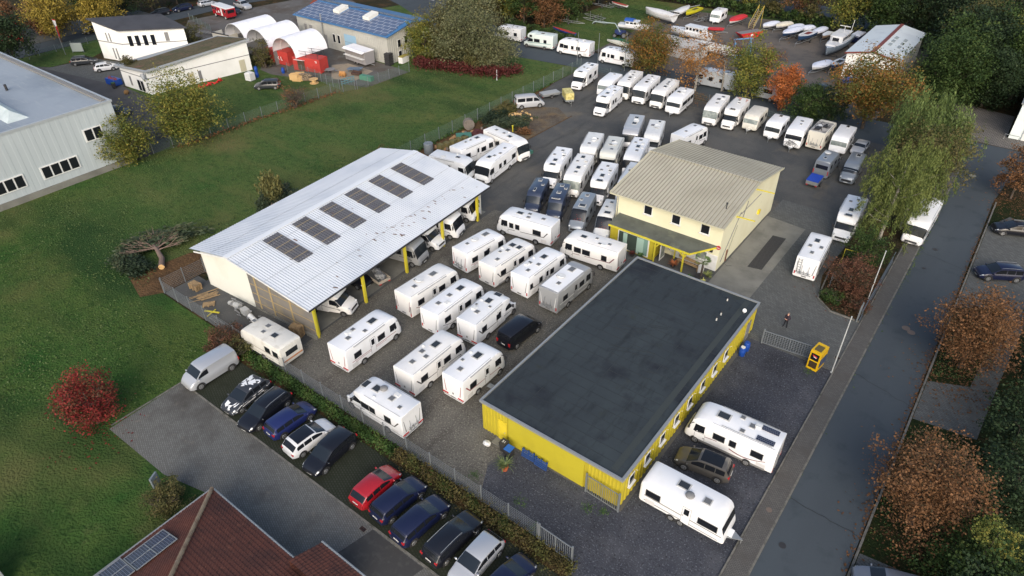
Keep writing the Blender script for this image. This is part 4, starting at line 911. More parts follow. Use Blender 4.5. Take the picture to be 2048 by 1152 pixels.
car('wagon', -15.7, 19.4, 84, "dark blue car cut by the bottom edge, rightmost in the parking row", P_DKBLUE, 4.5, 1.8, 1.46, group=CG)
car('suv', -9.5, 36.2, 188, "beige-grey car with glass roof between the long caravan and the white motorhome", P_BEIGE, 4.3, 1.75, 1.6, glassroof=True, name='parked_car')
car('wagon', 4.9, 89.9, -157, "black estate car in the upper bay right of the main road", P_BLACK, 4.8, 1.85, 1.47, rails=True)
car('suv', 4.7, 78.7, -150, "dark blue car with silver roof rails behind the upper brown tree right of the road", P_DKBLUE, 4.5, 1.84, 1.6, rails=True)
car('wagon', 4.4, 34.2, 200, "silver-blue car at the bottom edge right of the road under the brown tree", mat("paint_blue_grey", (.16, .18, .22), .3, metal=.3, coat=.4), 4.4, 1.8, 1.48)
car('wagon', -146.3, 54.9, 54, "dark estate car with silver roof rails in front of the white building's left wall", P_GREY, 4.6, 1.82, 1.5, rails=True)
car('hatch', -139.3, 55.6, 66, "white hatchback seen from behind between the two white buildings", P_WHITE, 4.1, 1.8, 1.5)
car('van', -171.4, 51.8, -97, "red van under the green tree at the top left", P_RED, 4.6, 1.8, 1.8, cat='van', name='red_van')
car('hatch', -166.0, 66.2, -96, "black car on the top left road beyond the white building's corner", P_BLACK, 4.2, 1.78, 1.46)
car('wagon', -167.0, 82.6, -94, "dark car at the top left road directly behind the pitched dark roof", P_BLACK, 4.5, 1.82, 1.46)
car('wagon', -166.6, 88.0, -94, "dark car parked between another dark car and the silver car along the top road", P_DKBLUE, 4.6, 1.82, 1.46)
car('wagon', -165.6, 94.0, 80, "silver car parked at the top of the picture beside the red fire camper", P_SILVER, 4.3, 1.8, 1.46)
car('hatch', -163.0, 102.5, 80, "red car at the very top edge above the fire camper", P_RED, 4.2, 1.8, 1.46)
car('pickup', -156.6, 97.8, -4, "silver pickup truck with dark load bed beside the red fire camper", P_SILVER, 5.6, 1.95, 1.85, cat='pickup truck', name='pickup_truck')
car('wagon', -154.8, 94.1, -8, "dark car half hidden between the fire camper and the pickup", P_GREY, 4.3, 1.8, 1.45)
car('wagon', -116.2, 45.6, 30, "dark car behind the corner of the big grey hall, half behind the bush", P_GREY, 4.4, 1.8, 1.46)
car('mpv', -106.4, 67.7, -136, "dark grey people carrier parked on the lawn in front of the red containers", P_GREY, 4.5, 1.8, 1.62)
car('van', -64.1, 88.0, 52, "white camper bus with striped roof parked at the fence behind the log pile", mat("bus_silver", (.38, .39, .41), .35, coat=.3), 4.9, 1.85, 2.05, cat='camper van', name='camper_bus')
car('sedan', -15.9, 102.5, -112 + 22, "old silver saloon with red tail band left of the birch crown", P_SILVER, 4.5, 1.75, 1.38)
car('hatch', -26.9, 122.2, -40, "dark car in front of the white boat hall, left of the blue-covered boat", P_GREY, 4.0, 1.75, 1.45)
# red fire camper
t = thing("fire_camper", "red former fire engine camper with white roof at the top left gravel yard", "camper van", (-153.2, 90.6, .02), radians(-4))
MB().prism([(-3.2, -1.1), (3.2, -1.1), (3.2, 1.1), (-3.2, 1.1)], .6, 2.4).obj("body", P_RED, t)
MB().prism([(-3.25, -1.12), (3.15, -1.12), (3.15, 1.12), (-3.25, 1.12)], 2.4, 2.62).obj("roof", WHITE, t)
for xx in (-2.6, -1.6, 2.4):
    side_window(t, xx - .35, xx + .35, 1.6, 2.15, 1.1, -1)
MB().box((.9, -1.11, 1.5), (.7, .03, 1.6)).obj("door", OFFWHITE, t)
MB().tube([(-.3, -1.1, 1.4), (-.3, -1.13, 1.4)], .3, 12).tube([(-1.3, -1.1, 1.2), (-1.3, -1.13, 1.2)], .22, 12).obj("badge", OFFWHITE, t)
MB().box((3.2, 0, 1.8), (.04, 1.7, .7)).obj("windscreen", GLASS, t)
for wx in (-2.1, 2.2):
    for sg in (1, -1): wheel(t, wx, sg * 1.0, .42, .24, OFFWHITE)
# bicycles on the caravan drawbar
def bicycle(x, y, z, rz, label, col):
    t = thing("bicycle", label, "bicycle", (x, y, z), rz)
    for xx in (-.5, .5):
        n = 16; pts = [(xx + .33 * cos(2 * pi * k / n), 0, .34 + .33 * sin(2 * pi * k / n)) for k in range(n + 1)]
        MB().tube(pts, .022, 5, cap=False).obj("wheel", DARK, t)
    mb = MB(); B = [(-.5, 0, .34), (-.05, 0, .3), (-.18, 0, .8), (.33, 0, .82), (.5, 0, .34)]
    for a, b in ((0, 1), (0, 2), (1, 2), (1, 3), (2, 3), (3, 4)): mb.tube([B[a], B[b]], .025, 5)
    mb.obj("frame", col, t)
    MB().bar((-.3, 0, .92), (-.05, 0, .92), .1, .05).obj("saddle", DARK, t)
    MB().bar((.33, -.28, 1.0), (.33, .28, 1.0), .03).obj("handlebar", CHROME, t)
bicycle(-23.9, 96.75, .55, radians(3), "nearer bicycle strapped upright before the black caravan window", mat("bike_grey", (.25, .25, .25), .4))
bicycle(-24.2, 96.95, .55, radians(5), "farther bicycle strapped upright against the black caravan window", mat("bike_dark", (.06, .06, .06), .4))

# ------------------------------------------------------------------ trailers
def trailer(x, y, head, label, L, W, z0, z1, sidem, topm=None, wheels=True, name='car_trailer', tarp=None):
    t = thing(name, label, 'trailer', (x, y, .03), radians(head))
    MB().box((0, 0, z0 + .03), (L, W, .06)).obj("floor", CHROME, t)
    mb = MB()
    for sg in (1, -1): mb.box((0, sg * W / 2, (z0 + z1) / 2), (L, .04, z1 - z0)).box((sg * L / 2, 0, (z0 + z1) / 2), (.04, W - .05, z1 - z0))
    mb.obj("side_board", sidem, t)
    if topm: MB().box((0, 0, z1 + .03), (L + .06, W + .06, .07)).obj("cover", topm, t)
    for sg in (1, -1): wheel(t, 0, sg * (W / 2 + .1), .28, .16, RIMD)
    mf = MB()
    for sg in (1, -1): mf.box((0, sg * (W / 2 + .1), .6), (.75, .2, .03))
    mf.obj("mudguard", DARK, t)
    MB().bar((L / 2, -.3, z0), (L / 2 + 1.1, 0, z0), .06).bar((L / 2, .3, z0), (L / 2 + 1.1, 0, z0), .06).tube([(L / 2 + 1, 0, .02), (L / 2 + 1, 0, z0)], .03, 6).obj("drawbar", CHROME, t)
    MB().box((-L / 2 - .01, -W * .38, z0 - .05), (.04, .25, .12)).box((-L / 2 - .01, W * .38, z0 - .05), (.04, .25, .12)).obj("tail_light", REDL, t)
    return t
trailer(-17.8, 88.2, 90, "small grey trailer with a bright blue cover behind the silver camper van", 2.3, 1.5, .5, 1.0, CHROME, mat("blue_tarp", (.012, .06, .42), .5))
trailer(-63.9, 93.6, 62, "low grey covered trailer between the camper bus and the yellow trailer", 3.2, 1.5, .45, .8, CHROME, mat("grey_tarp", (.34, .35, .35), .6))
YT = mat("faded_yellow_tarp", (.62, .55, .22), .6, noise=[((.40, .34, .10), 3.0, .5, .62)])
t = trailer(-60.2, 93.6, -42, "tall trailer with a faded yellow lettered tarpaulin at the fence", 2.5, 1.4, .5, .8, CHROME, None)
MB().box((0, 0, 1.35), (2.5, 1.42, 1.1)).obj("cover", YT, t)
mb = MB(); rr = random.Random(5)
for row in range(3):
    xx = -.95
    while xx < .9:
        w_ = rr.uniform(.06, .16); mb.box((xx, -.722, 1.62 - row * .27), (w_, .012, rr.uniform(.08, .16))); xx += w_ + .06
mb.obj("lettering", mat("tarp_ink", (.38, .33, .12), .6), t)
t = trailer(-48.2, 38.6, 172, "open wooden-sided trailer loaded with crumpled grey sheeting at the shed front", 2.9, 1.5, .5, .85, mat("board_brown", (.42, .37, .3), .7))
mb = MB()
for i in range(7): mb.blob((-1.0 + .33 * i, rnd.uniform(-.3, .3), .92 + rnd.uniform(0, .25)), (.4, .35, .25), i, amp=.5)
mb.obj("grey_sheeting", mat("grey_sheet", (.25, .26, .27), .6), t)

# ------------------------------------------------------------------ buildings
def ribbed(mb, p0, p1, z0, z1, pitch=.25, depth=.04, m=0):
    """ribbed vertical sheeting from p0 to p1 (plan), z0/z1 may be functions of the fraction"""
    a, b = Vector((p0[0], p0[1])), Vector((p1[0], p1[1])); d = b - a; L = d.length; u = d / L; nrm = Vector((u.y, -u.x))
    n = max(1, int(L / pitch)); pts = []
    for i in range(n):
        for f_, o in ((0, 0), (.5, 0), (.6, depth), (.9, depth)):
            pts.append(((i + f_) / n, o))
    pts.append((1, 0))
    g = lambda z, f_: z(f_) if callable(z) else z
    vs = []
    for f_, o in pts:
        q = a + d * f_ + nrm * o; vs.append((q.x, q.y, g(z0, f_))); vs.append((q.x, q.y, g(z1, f_)))
    fs = [(2 * i, 2 * i + 2, 2 * i + 3, 2 * i + 1) for i in range(len(pts) - 1)]
    mb.add(vs, fs, m)

def corrugated(mb, A, B, Cc, D, pitch=.25, amp=.03, m=0, seg=4):
    """corrugated roof slope; ribs run A->B (eave A,D to ridge B,C)"""
    A, B, Cc, D = map(Vector, (A, B, Cc, D)); L = (D - A).length; n = max(2, int(L / pitch)) * seg
    nrm = (B - A).cross(D - A).normalized()
    if nrm.z < 0: nrm = -nrm
    vs = []
    for i in range(n + 1):
        t = i / n; o = nrm * (amp * (cos(2 * pi * i / seg) if seg == 4 else (1 if i % seg == 0 else 0)))
        vs.append(A.lerp(D, t) + o); vs.append(B.lerp(Cc, t) + o)
    mb.add(vs, [(2 * i, 2 * i + 2, 2 * i + 3, 2 * i + 1) for i in range(n)], m)

def wall_window(parent, c, w, h, axis, out, frame=None, pane=None, name="window", sill=True, d=.06):
    """window standing proud of a wall; axis is the wall direction 'x' or 'y', out the outward sign"""
    frame = frame or OFFWHITE
    s = (w, d, h) if axis == 'x' else (d, w, h)
    o = MB().box(c, s).obj(name, frame, parent)
    e = d / 2 + .008
    cc = (c[0], c[1] + out * e, c[2]) if axis == 'x' else (c[0] + out * e, c[1], c[2])
    s2 = (w - .16, .016, h - .16) if axis == 'x' else (.016, w - .16, h - .16)
    MB().box(cc, s2).obj("pane", pane or GLASS, o)
    if sill:
        cs = (c[0], c[1] + out * .08, c[2] - h / 2 - .04) if axis == 'x' else (c[0] + out * .08, c[1], c[2] - h / 2 - .04)
        MB().box(cs, (w + .2, .2, .06) if axis == 'x' else (.2, w + .2, .06)).obj("sill", frame, o)
    return o

# --- flat-roofed yellow hall
YEL = mat("yellow_cladding", srgb(178, 164, 44), .6, noise=[(srgb(168, 152, 40), .5, .45, .75, 6), (srgb(140, 128, 54), 1.6, .62, .85, 8, (2, 2, .3))])
ROOFM = mat("roofing_felt", srgb(51, 58, 63), .9, spec=.2, noise=[(srgb(58, 66, 70), .10, .46, .62, 5), (srgb(52, 56, 48), .3, .62, .76, 6), (srgb(38, 42, 49), .16, .53, .64, 9), (srgb(36, 41, 45), 1.6, .52, .8, 8, (1, .25, 1))], bump=(1.2, .3, .05))
t = thing("yellow_hall", "long flat-roofed hall with yellow walls and a black felt roof", "building", (0, 0, 0))
x0, x1, y0, y1, hz = -25.8, -12.85, 29.15, 54.7, 3.28
mb = MB()
mb.prism([(x0 + .1, y0 + .1), (x1 - .1, y0 + .1), (x1 - .1, y1 - .1), (x0 + .1, y1 - .1)], 0, hz - .05)
ribbed(mb, (x0 + .05, y0 + .05), (x0 + 2.6, y0 + .05), .1, hz - .12, .3, .05)
ribbed(mb, (x1 - 3.0, y0 + .05), (x1, y0 + .05), .1, hz - .12, .3, .05)
ribbed(mb, (x1 - .05, y0 + .05), (x1 - .05, y1 - .05), .1, hz - .12, .5, .05)
ribbed(mb, (x0 + .05, y1 - .05), (x0 + .05, y0 + .05), .1, hz - .12, .5, .05)
mb.obj("wall", YEL, t)
MB().box(((x0 + x1) / 2 - .2, y0 + .03, 1.6), (x1 - x0 - 5.9, .07, 3.1)).obj("smooth_panel", mat("yellow_panel", srgb(180, 168, 46), .5, noise=[(srgb(168, 156, 44), .5, .5, .8)]), t)
rp = MB(); rp.add([(x0 + .12, y0 + .12, hz), (x1 - .12, y0 + .12, hz), (x1 - .12, y1 - .12, hz + .0), (x0 + .12, y1 - .12, hz)], [(0, 1, 2, 3)])
roof = rp.obj("roof", ROOFM, t)
sm = MB()
for k in range(1, 25):
    yy = y0 + k * 1.02
    sm.box(((x0 + x1) / 2, yy, hz + .008), (x1 - x0 - .5, .035, .012))
for xx in (x0 + 3.1, x0 + 6.3, x0 + 9.6): sm.box((xx, (y0 + y1) / 2, hz + .011), (.035, y1 - y0 - .5, .012))
sm.obj("felt_seam", mat("felt_seam", srgb(43, 49, 53), .8), roof)
MB().box((x1 - .95, (y0 + y1) / 2, hz + .012), (.5, y1 - y0 - .8, .02)).obj("felt_strip", mat("felt_strip", srgb(52, 59, 60), .9), roof)
pt = MB()
for (px, py, w_, l_) in ((-20.5, 44.5, .5, 3.3), (-18.8, 46.0, .25, 1.8), (-19.2, 41.8, .5, 4.0), (-16.5, 40.2, .9, .8)):
    pt.box((px, py, hz + .016), (w_ if l_ < w_ else l_, .05, .016), radians(20)).box((px + .05, py - w_, hz + .015), (l_, .05, .016), radians(20))
pt.obj("felt_patch", MATS["felt_seam"], roof)
TRIM = mat("zinc_trim", srgb(150, 154, 156), .4, metal=.3)
MB().box(((x0 + x1) / 2, y0 - .02, hz - .03), (x1 - x0 + .2, .18, .24)).box(((x0 + x1) / 2, y1 + .02, hz - .03), (x1 - x0 + .2, .18, .24)).box((x0 - .03, (y0 + y1) / 2, hz - .03), (.18, y1 - y0 - .15, .24)).box((x1 + .02, (y0 + y1) / 2, hz - .03), (.2, y1 - y0 - .15, .24)).obj("roof_edge", TRIM, t)
for i in range(8):
    yy = 30.6 + i * 2.42
    w = wall_window(t, (x1 + .04, yy, 2.0), .8, 1.0, 'y', 1, OFFWHITE, GLASS2)
    MB().bar((x1 + .1, yy + .42, 2.62), (x1 + .3, yy + .3, 2.85), .035).obj("shutter_arm", OFFWHITE, w)
dr = MB().box((x1 + .04, 52.9, 1.1), (.07, 1.0, 2.1)).obj("door", GREYT, t)
MB().box((x1 + .09, 52.55, 1.1), (.05, .06, .2)).obj("handle", CHROME, dr)
dr = MB().box((x0 + 2.15, y0 - .02, 1.15), (.8, .07, 2.2)).obj("door", YELP, t)
MB().box((x0 + 2.4, y0 - .08, 1.1), (.1, .05, .05)).obj("handle", CHROME, dr)
for i, (px, py) in enumerate([(-15.4, 53.3), (-15.0, 50.9), (-15.0, 49.9)]):
    pp = MB().tube([(px, py, hz), (px, py, hz + .3)], .07, 8).tube([(px, py, hz + .3), (px, py, hz + .42)], .09, 8, 1).obj("roof_vent", [HATCHF, DARK], t)
dome = MB().tube([(-13.4, 52.4, hz), (-13.4, 52.4, hz + .35)], .05, 6).tube([(-13.4, 52.4, hz + .3), (-13.35, 52.35, hz + .38)], [.2, .19], 14, 1).obj("satellite_dish", [GREYT, OFFWHITE], t)

# --- cream two-storey house with metal roof
CREAMW = mat("cream_render", srgb(216, 213, 184), .85, noise=[(srgb(208, 204, 172), .4, .45, .75, 6), (srgb(190, 186, 156), 1.6, .64, .85, 8)])
t = thing("cream_house", "cream-yellow two-storey house with beige ribbed metal roof and a grey canopy", "building", (0, 0, 0))
hx0, hx1, hy0, hy1, ez, rzz, ry = -32.4, -19.85, 61.95, 78.4, 5.65, 7.1, 70.7
wl = MB(); prof = [(hy0, 0), (hy1, 0), (hy1, ez), (ry, rzz - .1), (hy0, ez)]
wl.add([(hx0, p[0], p[1]) for p in prof] + [(hx1, p[0], p[1]) for p in prof], [tuple(range(5)), tuple(range(5, 10))[::-1]] + [(i, (i + 1) % 5, (i + 1) % 5 + 5, i + 5) for i in range(5)])
wl.obj("wall", CREAMW, t)
RIBM = mat("roof_sheet_beige", srgb(172, 168, 152), .6, spec=.3, noise=[(srgb(160, 156, 140), .25, .45, .7, 6), (srgb(134, 128, 112), 1.2, .6, .85, 8, (2, .2, 1))], wave=(srgb(128, 123, 108), "X", .748, .80, .97))  # wave bands: rib seam lines and their self-shadow painted into the colour
rf = MB(); ox = .75
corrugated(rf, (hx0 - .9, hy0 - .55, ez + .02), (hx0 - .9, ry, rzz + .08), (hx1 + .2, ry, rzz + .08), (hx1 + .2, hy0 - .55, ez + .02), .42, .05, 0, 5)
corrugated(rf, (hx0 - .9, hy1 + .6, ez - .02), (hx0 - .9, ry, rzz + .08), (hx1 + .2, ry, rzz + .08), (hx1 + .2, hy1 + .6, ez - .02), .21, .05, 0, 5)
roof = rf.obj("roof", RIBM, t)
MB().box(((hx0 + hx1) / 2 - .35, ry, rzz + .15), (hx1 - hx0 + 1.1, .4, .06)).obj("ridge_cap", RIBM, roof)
MB().box(((hx0 + hx1) / 2 - .35, hy0 - .6, ez - .06), (hx1 - hx0 + 1.1, .12, .16)).box(((hx0 + hx1) / 2 - .35, hy0 - .2, ez - .1), (hx1 - hx0 + 1.0, .7, .05)).tube([(hx0 - .1, hy0 - .12, ez - .1), (hx0 - .1, hy0 - .12, .1)], .06, 6).obj("gutter", mat("gutter_cream", srgb(190, 186, 160), .5), t)
MB().bar((hx1 + .22, hy0 - .55, ez - .02), (hx1 + .22, ry, rzz + .04), .06, .22).bar((hx1 + .22, hy1 + .6, ez - .06), (hx1 + .22, ry, rzz + .04), .06, .22).bar((hx0 - .92, hy0 - .55, ez - .02), (hx0 - .92, ry, rzz + .04), .06, .22).bar((hx0 - .92, hy1 + .6, ez - .06), (hx0 - .92, ry, rzz + .04), .06, .22).obj("verge_board", MATS["gutter_cream"], t)
MB().tube([(-20.9, 64.6, 5.9), (-20.9, 64.6, 6.9)], .06, 8).tube([(-20.9, 64.6, 6.8), (-20.9, 64.6, 6.95)], .11, 8).box((-20.9, 64.6, 6.05), (.3, .3, .1)).obj("flue_pipe", DARK, t)
for xx in (-28.6, -25.2, -21.8):
    wall_window(t, (xx, hy0 - .03, 4.65), 1.05, 1.15, 'x', -1, OFFWHITE)
# canopy and yellow porch
CAN = mat("canopy_felt", srgb(92, 96, 88), .85, noise=[(srgb(74, 78, 72), .5, .45, .7, 8), (srgb(112, 116, 100), .8, .56, .8, 8)])
cp = MB(); poly = [(-32.1, 59.55), (-22.1, 59.4), (-20.2, 61.94), (-32.1, 61.94)]
zc = lambda x, y: 2.85 + (y - 59.5) * .11
cp.prism(poly, lambda x, y: zc(x, y) - .08, zc); can = cp.obj("canopy", CAN, t)
YF = mat("yellow_timber", srgb(200, 188, 56), .5)
MB().bar((-32.1, 59.5, 2.68), (-22.1, 59.35, 2.68), .1, .2).bar((-22.1, 59.35, 2.68), (-20.2, 61.9, 2.9), .1, .18).obj("fascia", YF, can)
MB().bar((-22.8, 59.6, 0), (-22.8, 59.6, 2.75), .16).bar((-22.8, 59.65, 1.9), (-23.6, 59.6, 2.7), .12).bar((-22.75, 59.7, 1.9), (-22.4, 60.5, 2.75), .12).obj("post", YF, t)
MB().bar((-24.6, 61.5, 0), (-24.6, 61.5, 2.75), .14).bar((-26.2, 59.7, 1.9), (-25.5, 59.6, 2.7), .12).bar((-26.2, 59.6, 0), (-26.2, 59.6, 2.75), .14).obj("post", YF, t)
MB().prism([(-31.9, 59.7), (-26.4, 59.7), (-26.4, 61.94), (-31.9, 61.94)], 0, 2.78).obj("porch", YEL, t)
pw = MB().box((-28.9, 59.66, 1.35), (3.9, .1, 2.3)).obj("shop_window", OFFWHITE, t)
MB().box((-28.9, 59.6, 1.35), (3.66, .04, 2.1)).obj("pane", mat("shop_glass", srgb(62, 74, 68), .1, spec=.8, noise=[(srgb(120, 150, 140), .45, .48, .56, 1, (1, .05, .05))]), pw)
MB().box((-29.9, 59.56, 1.35), (.5, .03, 2.0)).box((-28.0, 59.56, 1.35), (.85, .03, 2.0)).obj("curtain", mat("curtain_mint", srgb(150, 178, 166), .8), pw)
dr = MB().box((-25.7, 60.6, 1.15), (.06, 1.2, 2.2), radians(0)).obj("glass_door", OFFWHITE, t)
MB().box((-25.66, 60.6, 1.2), (.03, .9, 1.8)).obj("pane", GLASSL, dr)
MB().box((-22.4, 61.9, .95), (5.0, .08, 1.9)).obj("white_wall_panel", OFFWHITE, t)
wall_window(t, (-21.7, 61.84, 1.5), 1.3, 1.1, 'x', -1, OFFWHITE, GLASSL)
wall_window(t, (-25.0, 61.84, 1.5), .9, 1.4, 'x', -1, OFFWHITE, GLASSL)
MB().box((hx1 + .03, 64.4, .75), (.06, .35, 1.5)).obj("cellar_flap", mat("rust_brown", srgb(112, 70, 48), .8), t)
MB().tube([(-20.0, 61.9, 3.0), (-20.0, 61.83, 3.0)], .24, 14).obj("round_sign", mat("sign_red", srgb(170, 40, 50), .5), t)
MB().box((-20.0, 61.81, 3.0), (.3, .02, .06)).obj("sign_bar", OFFWHITE, t)
MB().box((-20.7, 61.85, 2.35), (.3, .12, .3)).obj("lamp", DARK, t)
# two yellow brackets with a diagonal brace on the gable
for (py, pz) in ((65.3, 5.3), (70.4, 6.4)):
    MB().bar((hx1, py, pz), (hx1 + 2.0, py + .1, pz + .05), .1).bar((hx1, py - .15, pz - .0), (hx1 + .5, py + .1, pz), .08).obj("sign_bracket", YF, t)
MB().bar((hx1 + .06, 62.7, .8), (hx1 + .06, 66.5, 5.3), .05).bar((hx1 + .06, 66.6, 5.0), (hx1 + .75, 69.9, 6.3), .06).bar((hx1 + .06, 67.4, 4.2), (hx1 + .06, 68.2, 5.9), .06).obj("cable_brace", GREYT, t)
MB().box((hx1 + .1, 72.9, 2.4), (.25, .5, .5)).obj("wall_box", YELP, t)

# --- open shed (rotated a little against the rest)
ang = radians(3.6)
t = thing("open_shed", "large open-sided shed with white corrugated roof and six translucent panels", "building", (-45.45, 28.45, 0), ang)
SW = 17.6; SL = 28.4; RX = -11.3; ze, zr, zw = 3.95, 5.72, 4.55                       # local x runs west as negative
CREAMP = mat("shed_cream", srgb(216, 217, 208), .8, noise=[(srgb(206, 206, 194), .4, .5, .8)])
TINW = mat("white_tin", srgb(206, 211, 217), .5, spec=.3, noise=[(srgb(190, 197, 206), .2, .45, .7, 5), (srgb(150, 132, 118), 2.2, .70, .80, 8, (1, .5, 1)), (srgb(90, 70, 56), .9, .735, .78, 8)])
rf = MB()
corrugated(rf, (0.1, -.55, ze), (RX, -.55, zr), (RX, SL, zr), (0.1, SL, ze), .30, .018)
corrugated(rf, (-SW, -.55, zw), (RX, -.55, zr), (RX, SL, zr), (-SW, SL, zw), .30, .018)
roof = rf.obj("roof", TINW, t)
MB().box((RX, SL / 2 - .3, zr + .03), (.7, SL + .5, .05)).obj("ridge_cap", mat("tin_cap", srgb(222, 226, 230), .4), roof)
sl = (zr - ze) / (RX - .1)
TRP = mat("translucent_sheet", srgb(88, 88, 93), .5, noise=[(srgb(104, 98, 90), .7, .55, .8, 8), (srgb(66, 66, 70), 1.2, .5, .8, 8)])
LATH = mat("lath_tan", srgb(160, 146, 116), .8)
for k in range(6):
    yc = 4.55 + k * 3.87; xa, xb = -10.75, -5.6
    o = MB(); corrugated(o, (xb, yc - 1.0, ze + sl * (xb - .1) + .05), (xa, yc - 1.0, ze + sl * (xa - .1) + .05), (xa, yc + 1.0, ze + sl * (xa - .1) + .05), (xb, yc + 1.0, ze + sl * (xb - .1) + .05), .30, .03)
    o = o.obj("translucent_panel", TRP, t)
    lm = MB()
    for q in range(4):
        xx = xa + .75 + q * 1.22; MB().box((xx, yc, ze + sl * (xx - .1) + .085), (.06, 1.95, .02), 0, 0, 0, -math.atan(sl)).obj("lath", LATH, o)
rm = MB(); rr = random.Random(9)
for k in range(60):
    xx = rr.uniform(-9.5, -.6); yy = rr.uniform(3, 27)
    if rr.random() < .5: xx = rr.gauss(-2.3, .9); yy = rr.gauss(15.5, 4.0)
    if xx > -.2 or xx < -11 : continue
    l_ = rr.uniform(.06, .24); rm.box((xx, yy, ze + sl * (xx - .1) + .047), (l_ * 2, l_ * .6, .012), rr.uniform(-.4, .9), 0, 0, -math.atan(sl))
struct(rm.obj("leaf_debris", mat("old_leaves", srgb(108, 82, 72), .9), t), 'stuff')
for xx in (-2.9, -5.9, -9.6, -13.9):
    zz = (ze + sl * (xx - .1)) if xx > RX else (zr + (xx - RX) * (zr - zw) / (SW + RX))
    MB().box((xx, SL / 2 - .3, zz + .045), (.035, SL + .4, .012)).obj("sheet_overlap", mat("overlap_grey", srgb(168, 172, 178), .6), roof)
# walls: south gable closed in cream, then the tan translucent part; west and north walls
gz = lambda x: (zr + (x - RX) * sl) if x > RX else (zr + (x - RX) * (zr - zw) / (SW + RX))
w = MB()
w.prism([(-SW + 1.0, -.0), (-8.9, -.0), (-8.9, .12), (-SW + 1.0, .12)], 0, lambda x, y: gz(x) - .1) if False else None
def gable(mb, pts, y, th=.12):
    vs = [(x, y, 0) for x in pts] + [(x, y, gz(x) - .1) for x in pts]
    n = len(pts)
    for i in range(n - 1):
        mb.box(((pts[i] + pts[i + 1]) / 2, y, .01), (.01, .01, .01)) if False else None
        a, b = pts[i], pts[i + 1]
        mb.add([(a, y, 0), (b, y, 0), (b, y, gz(b) - .1), (a, y, gz(a) - .1), (a, y + th, 0), (b, y + th, 0), (b, y + th, gz(b) - .1), (a, y + th, gz(a) - .1)],
               [(0, 1, 2, 3), (5, 4, 7, 6), (0, 3, 7, 4), (1, 5, 6, 2), (3, 2, 6, 7)])
w = MB(); gable(w, [-SW + 1.0, RX, -9.3], 0); gable(w, [-SW + 1.0, RX, -1.0], SL - .6)
w.box((-SW + 1.0, SL / 2 - .3, 2.2), (.12, SL - .6, 4.4))
w.obj("wall", CREAMP, t)
TAN = mat("tan_translucent", srgb(122, 118, 112), .6, noise=[(srgb(140, 128, 100), .5, .5, .75, 8), (srgb(98, 98, 100), .3, .45, .7, 5)])
w = MB(); gable(w, [-9.3, -4.8, -.35], .02, .08); tw = w.obj("tan_wall", TAN, t)
lm = MB()
for z in (.9, 2.0, 3.1): lm.box((-4.8, -.0, z), (8.8, .03, .07))
for x in (-8.3, -6.2, -3.4): lm.box((x, -.004, gz(x) / 2 - .1), (.22, .03, gz(x) - .3))
lm.obj("lath", mat("tan_lath", srgb(158, 140, 102), .8), tw)
MB().box((-.9, -.12, .2), (1.4, .2, .4)).box((-4.8, -.06, .12), (8.8, .1, .24)).obj("plinth", CONC, t)
MB().bar((-SW + .9, -.62, zw - .03), (RX, -.62, zr - .03), .06, .16).bar((RX, -.62, zr - .03), (.1, -.62, ze - .03), .06, .16).bar((.14, -.6, ze - .06), (.14, SL, ze - .06), .1, .16, 1).obj("verge_board", [OFFWHITE, DARK], t)
for k, yy in enumerate((.15, 6.8, 13.2, 19.6, 26.3)):
    MB().box((-.35, yy, ze / 2 - .03), (.2, .24, ze - .06)).box((-.52, yy, ze / 2 - .03), (.14, .12, ze - .06), m=1).obj("post", [YF, YELP], t)
MB().bar((-.62, .5, 0), (-.62, .5, 3.7), .12, .3).obj("post", YF, t)
bm_ = MB()
for yy in (.15, 6.8, 13.2, 19.6, 26.3): bm_.bar((-.35, yy, ze - .25), (RX, yy, zr - .25), .14, .25).bar((RX, yy, zr - .25), (-SW + 1, yy, zw - .3), .14, .25)
bm_.obj("rafter", mat("dark_timber", srgb(70, 58, 46), .8), t)

# --- big grey hall on the left
GREYW = mat("grey_panel", srgb(172, 181, 185), .5, spec=.35, noise=[(srgb(178, 187, 191), .08, .45, .7, 4)])
t = thing("grey_hall", "big light-grey metal-clad hall with flat roof at the left edge", "building", (0, 0, 0))
ex, ny, gh = -97.6, 38.0, 8.9
w = MB(); w.box(((ex - 140) / 2, 4, gh / 2 + .4), (140 + ex, 68 - .0, gh - .8))
ribbed(w, (ex + .02, -30), (ex + .02, ny), .85, gh - .02, 1.15, .012)
w.obj("wall", GREYW, t)
MB().box(((ex - 140) / 2, 4, .4), (140.4 + ex, 68.3, .8)).obj("plinth", CONC, t)
MB().add([(-140, -30, gh - .35), (ex - .3, -30, gh - .35), (ex - .3, ny - .3, gh - .35), (-140, ny - .3, gh - .35)], [(0, 1, 2, 3)]).obj("roof", mat("grey_membrane", srgb(150, 158, 166), .75, noise=[(srgb(134, 143, 152), .15, .45, .7, 6), (srgb(162, 168, 172), 1.2, .55, .8, 6, (.3, 2, 1))]), t) if False else MB().box(((ex - 140) / 2, 4, gh + .02), (139.4 + ex, 67.4, .06)).obj("roof", mat("grey_membrane", srgb(146, 156, 166), .75, noise=[(srgb(128, 139, 150), .15, .45, .7, 6), (srgb(160, 167, 172), 1.2, .55, .8, 6, (.3, 2, 1))]), t)
MB().box((ex - .06, 4, gh + .12), (.32, 68.3, .3)).box(((ex - 140) / 2 - .2, ny - .06, gh + .12), (139.9 + ex, .32, .3)).box(((ex - 140) / 2 - .2, ny - .75, gh + .25), (139.5 + ex, .5, .22), m=1).obj("parapet", [mat("parapet_zinc", srgb(172, 178, 182), .45, metal=.2), mat("parapet_inner", srgb(128, 126, 122), .6)], t)
SK = mat("skylight_white", srgb(196, 206, 206), .3, noise=[(srgb(170, 184, 184), .6, .45, .7)])
